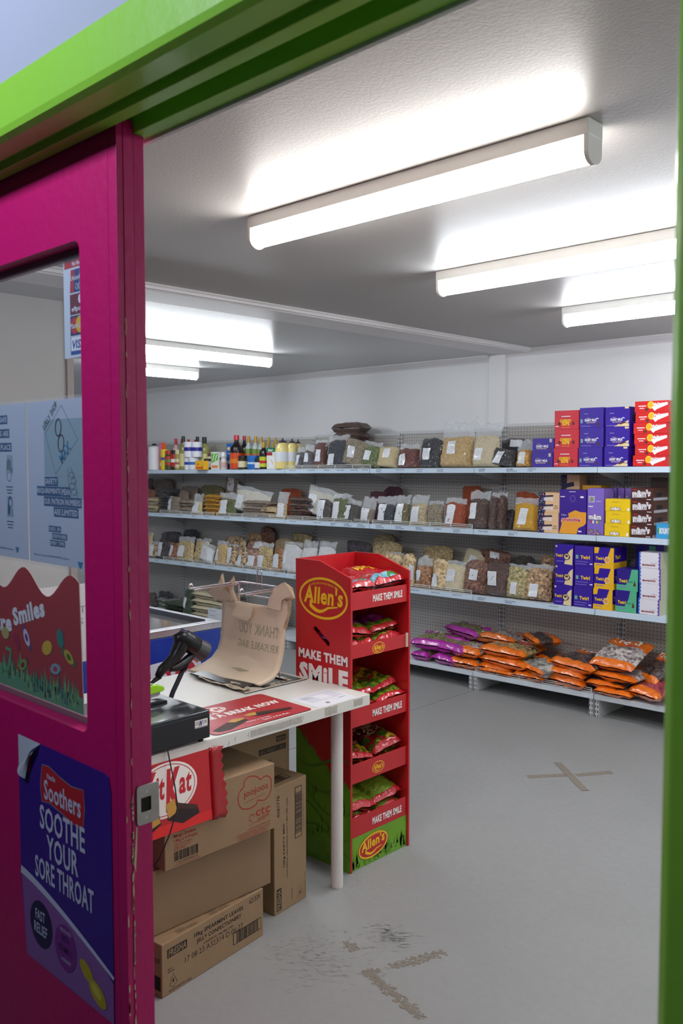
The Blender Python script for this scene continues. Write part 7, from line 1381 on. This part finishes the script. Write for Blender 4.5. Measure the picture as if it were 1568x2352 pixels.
BX_('chocolate_box', -2.4229, 5.178, 0.8034, 0.1362, 0.0961, 0.12, 'curly', 'third of four white boxes with purple edges', 'chocolate box', 0.0, 'boxes on the third shelf')
BX_('chocolate_box', -2.4259, 5.178, 0.8994, 0.1362, 0.0961, 0.12, 'curly', 'second of four white boxes with purple edges', 'chocolate box', 0.6, 'boxes on the third shelf')
BX_('chocolate_box', -2.4289, 5.178, 0.9955, 0.1362, 0.0961, 0.12, 'curly', 'topmost of four white boxes with purple edges', 'chocolate box', -0.6, 'boxes on the third shelf')
LB_('food_bag', -6.8134, 5.182, 0.1016, 0.525, 0.28, 0.0663, 'rice', 'fourth of four rice bags stacked behind the freezer', 'food bag', None, -2, 0, 'bags of dry goods on the bottom shelf')
LB_('food_bag', -6.8074, 5.182, 0.1686, 0.5092, 0.28, 0.0663, 'rice', 'third of four rice bags stacked behind the freezer', 'food bag', None, 2, 0, 'bags of dry goods on the bottom shelf')
LB_('food_bag', -6.8014, 5.182, 0.2355, 0.525, 0.28, 0.0663, 'rice', 'second of four rice bags stacked behind the freezer', 'food bag', None, 0, 0, 'bags of dry goods on the bottom shelf')
LB_('food_bag', -6.8134, 5.182, 0.3025, 0.5092, 0.28, 0.0663, 'rice', 'topmost of four rice bags stacked behind the freezer', 'food bag', None, -2, 0, 'bags of dry goods on the bottom shelf')
SB_('snack_pack', -7.1465, 5.215, 0.0975, 0.1638, 0.2654, 0.06, 'nori', 'green and beige standing pack with black circle, beside the rice', 'packet', 0.0, (-0.8, -0.2, 0.3, 0.7), 0, 6, 0, 'bags of dry goods on the bottom shelf')
LB_('seaweed_pack', -7.3901, 5.182, 0.0946, 0.3522, 0.22, 0.0372, 'nori', 'third of three flat green seaweed packs behind the freezer', 'packet', None, -2, 0, 'bags of dry goods on the bottom shelf')
LB_('seaweed_pack', -7.3841, 5.182, 0.1321, 0.3417, 0.22, 0.0372, 'nori', 'second of three flat green seaweed packs behind the freezer', 'packet', None, 2, 0, 'bags of dry goods on the bottom shelf')
LB_('seaweed_pack', -7.3781, 5.182, 0.1697, 0.3522, 0.22, 0.0372, 'nori', 'topmost of three flat green seaweed packs behind the freezer', 'packet', None, 0, 0, 'bags of dry goods on the bottom shelf')
LB_('noodle_pack', -7.7759, 5.3545, 0.0899, 0.3571, 0.16, 0.0472, 'silver', 'second of two silver grey packs behind the seaweed', 'packet', None, -2, 0, 'bags of dry goods on the bottom shelf')
LB_('noodle_pack', -7.7699, 5.3545, 0.1375, 0.3464, 0.16, 0.0472, 'silver', 'topmost of two silver grey packs behind the seaweed', 'packet', None, 2, 0, 'bags of dry goods on the bottom shelf')
SB_('noodle_pack', -7.8501, 5.4385, 0.0889, 0.274, 0.1575, 0.07, 'blackchia', 'long black glossy pack at the back left of the bottom shelf', 'packet', 0.0, None, 0, 2, 0, 'bags of dry goods on the bottom shelf')
SB_('noodle_pack', -7.9533, 5.335, 0.0876, 0.1829, 0.1477, 0.07, 'darkcandy', 'orange and black pack at the far left of the bottom shelf', 'packet', 0.0, None, 0, 2, 0, 'bags of dry goods on the bottom shelf')
BX_('food_tub', -6.7468, 5.155, 0.1054, 0.2031, 0.0437, 0.09, 'whitebox', 'lowest of three small white tubs in front of the rice', 'tub', -0.6, 'boxes on the bottom shelf')
BX_('food_tub', -6.7408, 5.155, 0.1491, 0.2031, 0.0437, 0.09, 'whitebox', 'second of three small white tubs in front of the rice', 'tub', 0.0, 'boxes on the bottom shelf')
BX_('food_tub', -6.7438, 5.155, 0.1928, 0.2031, 0.0437, 0.09, 'whitebox', 'topmost of three small white tubs in front of the rice', 'tub', 0.6, 'boxes on the bottom shelf')
BX_('food_carton', -6.6491, 5.2355, 0.1051, 0.0766, 0.1841, 0.08, 'whitebox', 'white carton between the rice and the paper bags', 'carton', -0.6, 'boxes on the bottom shelf')
bottle('sauce_bottle', -5.49, 5.26, .120, .215, .045, 'jar', bm('#e6e6ea'), bm('#4a7a4a'), bm('#e8e8ec'), 'white bottle with green spot seen between paper bags and display', 'bottle')
LB_('sugar_bag', -5.42, 5.2, 0.1195, .20, .2, .054, 'white', 'lower white bag lying between the carrier bags and the display', 'food bag')
LB_('sugar_bag', -5.4, 5.2, 0.175, .20, .2, .054, 'white', 'upper white bag lying between the carrier bags and the display', 'food bag')
SB_('food_bag', -5.25, 5.33, .118, .22, .26, .07, 'palecandy', 'purple and clear packet just above the paper bags', 'food bag', 0, None)
SB_('food_bag', -5.95, 5.33, .118, .22, .26, .07, 'silver', 'silver packet seen through the bag stand', 'food bag', 0, None)
CB_(-4.1552, 5.158, 0.136, 0.1587, 0.3, 0.075, 'greencandy', 'purple candy bag nearest the red display, lower one', 'purple', 0, 0, 'PARTY MIX', 0, (0.16, 0.66))
CB_(-4.0524, 5.1695, 0.2273, 0.3674, 0.3, 0.075, 'greencandy', 'purple candy bag nearest the red display, upper one', 'purple', 12, 5, 'PARTY MIX', 0, (0.16, 0.66))
CB_(-3.938, 5.158, 0.1386, 0.2425, 0.3, 0.075, 'greencandy', 'lower front purple candy bag beside the orange ones', 'purple', -8, 0, 'PARTY', 0, (0.16, 0.66))
CB_(-3.9073, 5.1695, 0.2211, 0.3563, 0.3, 0.075, 'greencandy', 'upper front purple candy bag with white lettering', 'purple', -10, 6, 'PARTY MIX', 0, (0.16, 0.66))
CB_(-3.9919, 5.296, 0.138, 0.2025, 0.216, 0.075, 'greencandy', 'hidden purple candy bag propping the topmost one', 'purple', 0, 0, None, 0, (0.16, 0.66))
CB_(-3.9157, 5.3075, 0.246, 0.3743, 0.204, 0.075, 'greencandy', 'purple candy bag in the second layer at the back', 'purple', 3, 0, None, 0, (0.16, 0.66))
CB_(-3.9028, 5.3305, 0.3295, 0.4368, 0.181, 0.075, 'greencandy', 'topmost purple candy bag at the back of the pile', 'purple', -20, 3, 'PARTY', 0, (0.16, 0.66))
CB_(-3.7535, 5.158, 0.1409, 0.2637, 0.3, 0.075, 'palecandy', 'lower orange candy bag with frosted window, left end', 'orange', 0, 0, None, 0, (0.16, 0.66))
CB_(-3.7441, 5.158, 0.2228, 0.272, 0.3, 0.075, 'palecandy', 'upper orange candy bag with frosted window, left end', 'orange', -6, 4, None, 0, (0.16, 0.66))
CB_(-3.4949, 5.1867, 0.144, 0.287, 0.3, 0.0688, 'mixcandy', 'flat orange bag, lowest of the left orange pile', 'orange', 0, 0, None, 0, (0.16, 0.66))
CB_(-3.4297, 5.1695, 0.1978, 0.4461, 0.3, 0.075, 'mixcandy', 'second orange bag with colourful window in the left pile', 'orange', -8, 2, None, 0, (0.16, 0.66))
CB_(-3.4303, 5.1695, 0.2678, 0.4018, 0.3, 0.075, 'mixcandy', 'third orange bag with colourful window, top of the left pile', 'orange', -4, 3, 'Trolli', 0, (0.16, 0.66))
CB_(-3.6001, 5.3075, 0.325, 0.3927, 0.204, 0.0731, 'palecandy', 'orange bag with white lettering at the back of the left pile', 'orange', 0, 2, 'Trolli', 0, (0.16, 0.66))
CB_(-3.2937, 5.319, 0.374, 0.292, 0.193, 0.0549, 'darkcandy', 'highest orange bag at the back with dark window', 'orange', -40, 0, None, 0, (0.16, 0.66))
CB_(-3.1886, 5.3305, 0.2208, 0.2175, 0.181, 0.075, 'darkcandy', 'second orange bag at the back with dark window', 'orange', -35, 0, None, 0, (0.16, 0.66))
CB_(-3.1975, 5.3305, 0.1476, 0.1976, 0.181, 0.075, 'darkcandy', 'third orange bag at the back with dark window, low', 'orange', -30, 0, None, 0, (0.16, 0.66))
CB_(-3.3191, 5.3075, 0.1892, 0.2239, 0.204, 0.075, 'darkcandy', 'orange bag between the left pile and the back pile', 'orange', 0, 0, None, 0, (0.16, 0.66))
CB_(-3.4656, 5.158, 0.1444, 0.2806, 0.3, 0.0363, 'mixcandy', 'flat orange bag spread along the shelf edge, left', 'orange', 0, 0, None, 0, (0.16, 0.66))
CB_(-3.202, 5.158, 0.1476, 0.26, 0.3, 0.0558, 'darkcandy', 'dark windowed orange bag lowest in the middle', 'orange', -5, 0, None, 0, (0.16, 0.66))
CB_(-3.1835, 5.158, 0.1908, 0.2991, 0.3, 0.075, 'silver', 'clear fronted orange bag above the lowest middle one', 'orange', -25, 4, None, 0, (0.05, 0.6))
CB_(-3.1053, 5.2845, 0.1818, 0.2236, 0.227, 0.075, 'darkcandy', 'orange bag behind the clear fronted one', 'orange', -15, 0, None, 0, (0.16, 0.66))
CB_(-2.9233, 5.158, 0.151, 0.3018, 0.3, 0.0746, 'darkcandy', 'lowest orange bag with dark candy, middle pile', 'orange', -12, 0, None, 0, (0.16, 0.66))
CB_(-2.9295, 5.158, 0.2039, 0.3122, 0.3, 0.0749, 'darkcandy', 'second orange bag with dark candy, middle pile', 'orange', -10, 0, None, 0, (0.16, 0.66))
CB_(-2.8877, 5.158, 0.2644, 0.3766, 0.3, 0.075, 'darkcandy', 'topmost orange bag with dark candy, middle pile', 'orange', -14, 6, 'Trolli', 0, (0.16, 0.66))
CB_(-2.8366, 5.319, 0.27, 0.3228, 0.193, 0.075, 'maroon', 'orange bag with black window at the back right', 'orange', 15, 0, None, 0, (0.16, 0.66))
CB_(-2.8351, 5.319, 0.2001, 0.3229, 0.193, 0.075, 'maroon', 'orange bag under the black windowed one at the back', 'orange', 5, 0, None, 0, (0.16, 0.66))
CB_(-2.5743, 5.138, 0.1552, 0.2651, 0.3, 0.0505, 'palecandy', 'lowest orange bag overhanging the shelf edge, right pile', 'orange', 0, 0, None, 0, (0.16, 0.66))
CB_(-2.6393, 5.158, 0.1975, 0.265, 0.3, 0.0405, 'palecandy', 'second orange bag in the right pile', 'orange', 4, 0, None, 0, (0.16, 0.66))
CB_(-2.597, 5.158, 0.248, 0.359, 0.3, 0.0565, 'palecandy', 'third orange bag in the right pile with pale candy', 'orange', -8, 2, None, 0, (0.16, 0.66))
CB_(-2.6031, 5.158, 0.3029, 0.3183, 0.3, 0.075, 'palecandy', 'topmost right orange bag with large white lettering', 'orange', -6, 24, 'Trolli', 0, (0.16, 0.66))
CB_(-2.6273, 5.342, 0.3126, 0.143, 0.17, 0.075, 'silver', 'grey windowed orange bag behind the large lettering', 'orange', 0, 0, None, 0, (0.16, 0.66))
CB_(-2.4075, 5.2615, 0.2253, 0.1829, 0.25, 0.075, 'darkcandy', 'steeply leaning orange bag with white lettering, far right', 'orange', -30, 38, 'Trolli', 0, (0.16, 0.66))
CB_(-2.3717, 5.128, 0.1757, 0.2404, 0.3, 0.075, 'redcandy', 'orange bag with red candy hanging over the edge by the jamb', 'orange', -20, 8, 'Trolli', 0, (0.12, 0.62))
for o in bpy.data.objects:
    if '_local' in o: del o['_local']
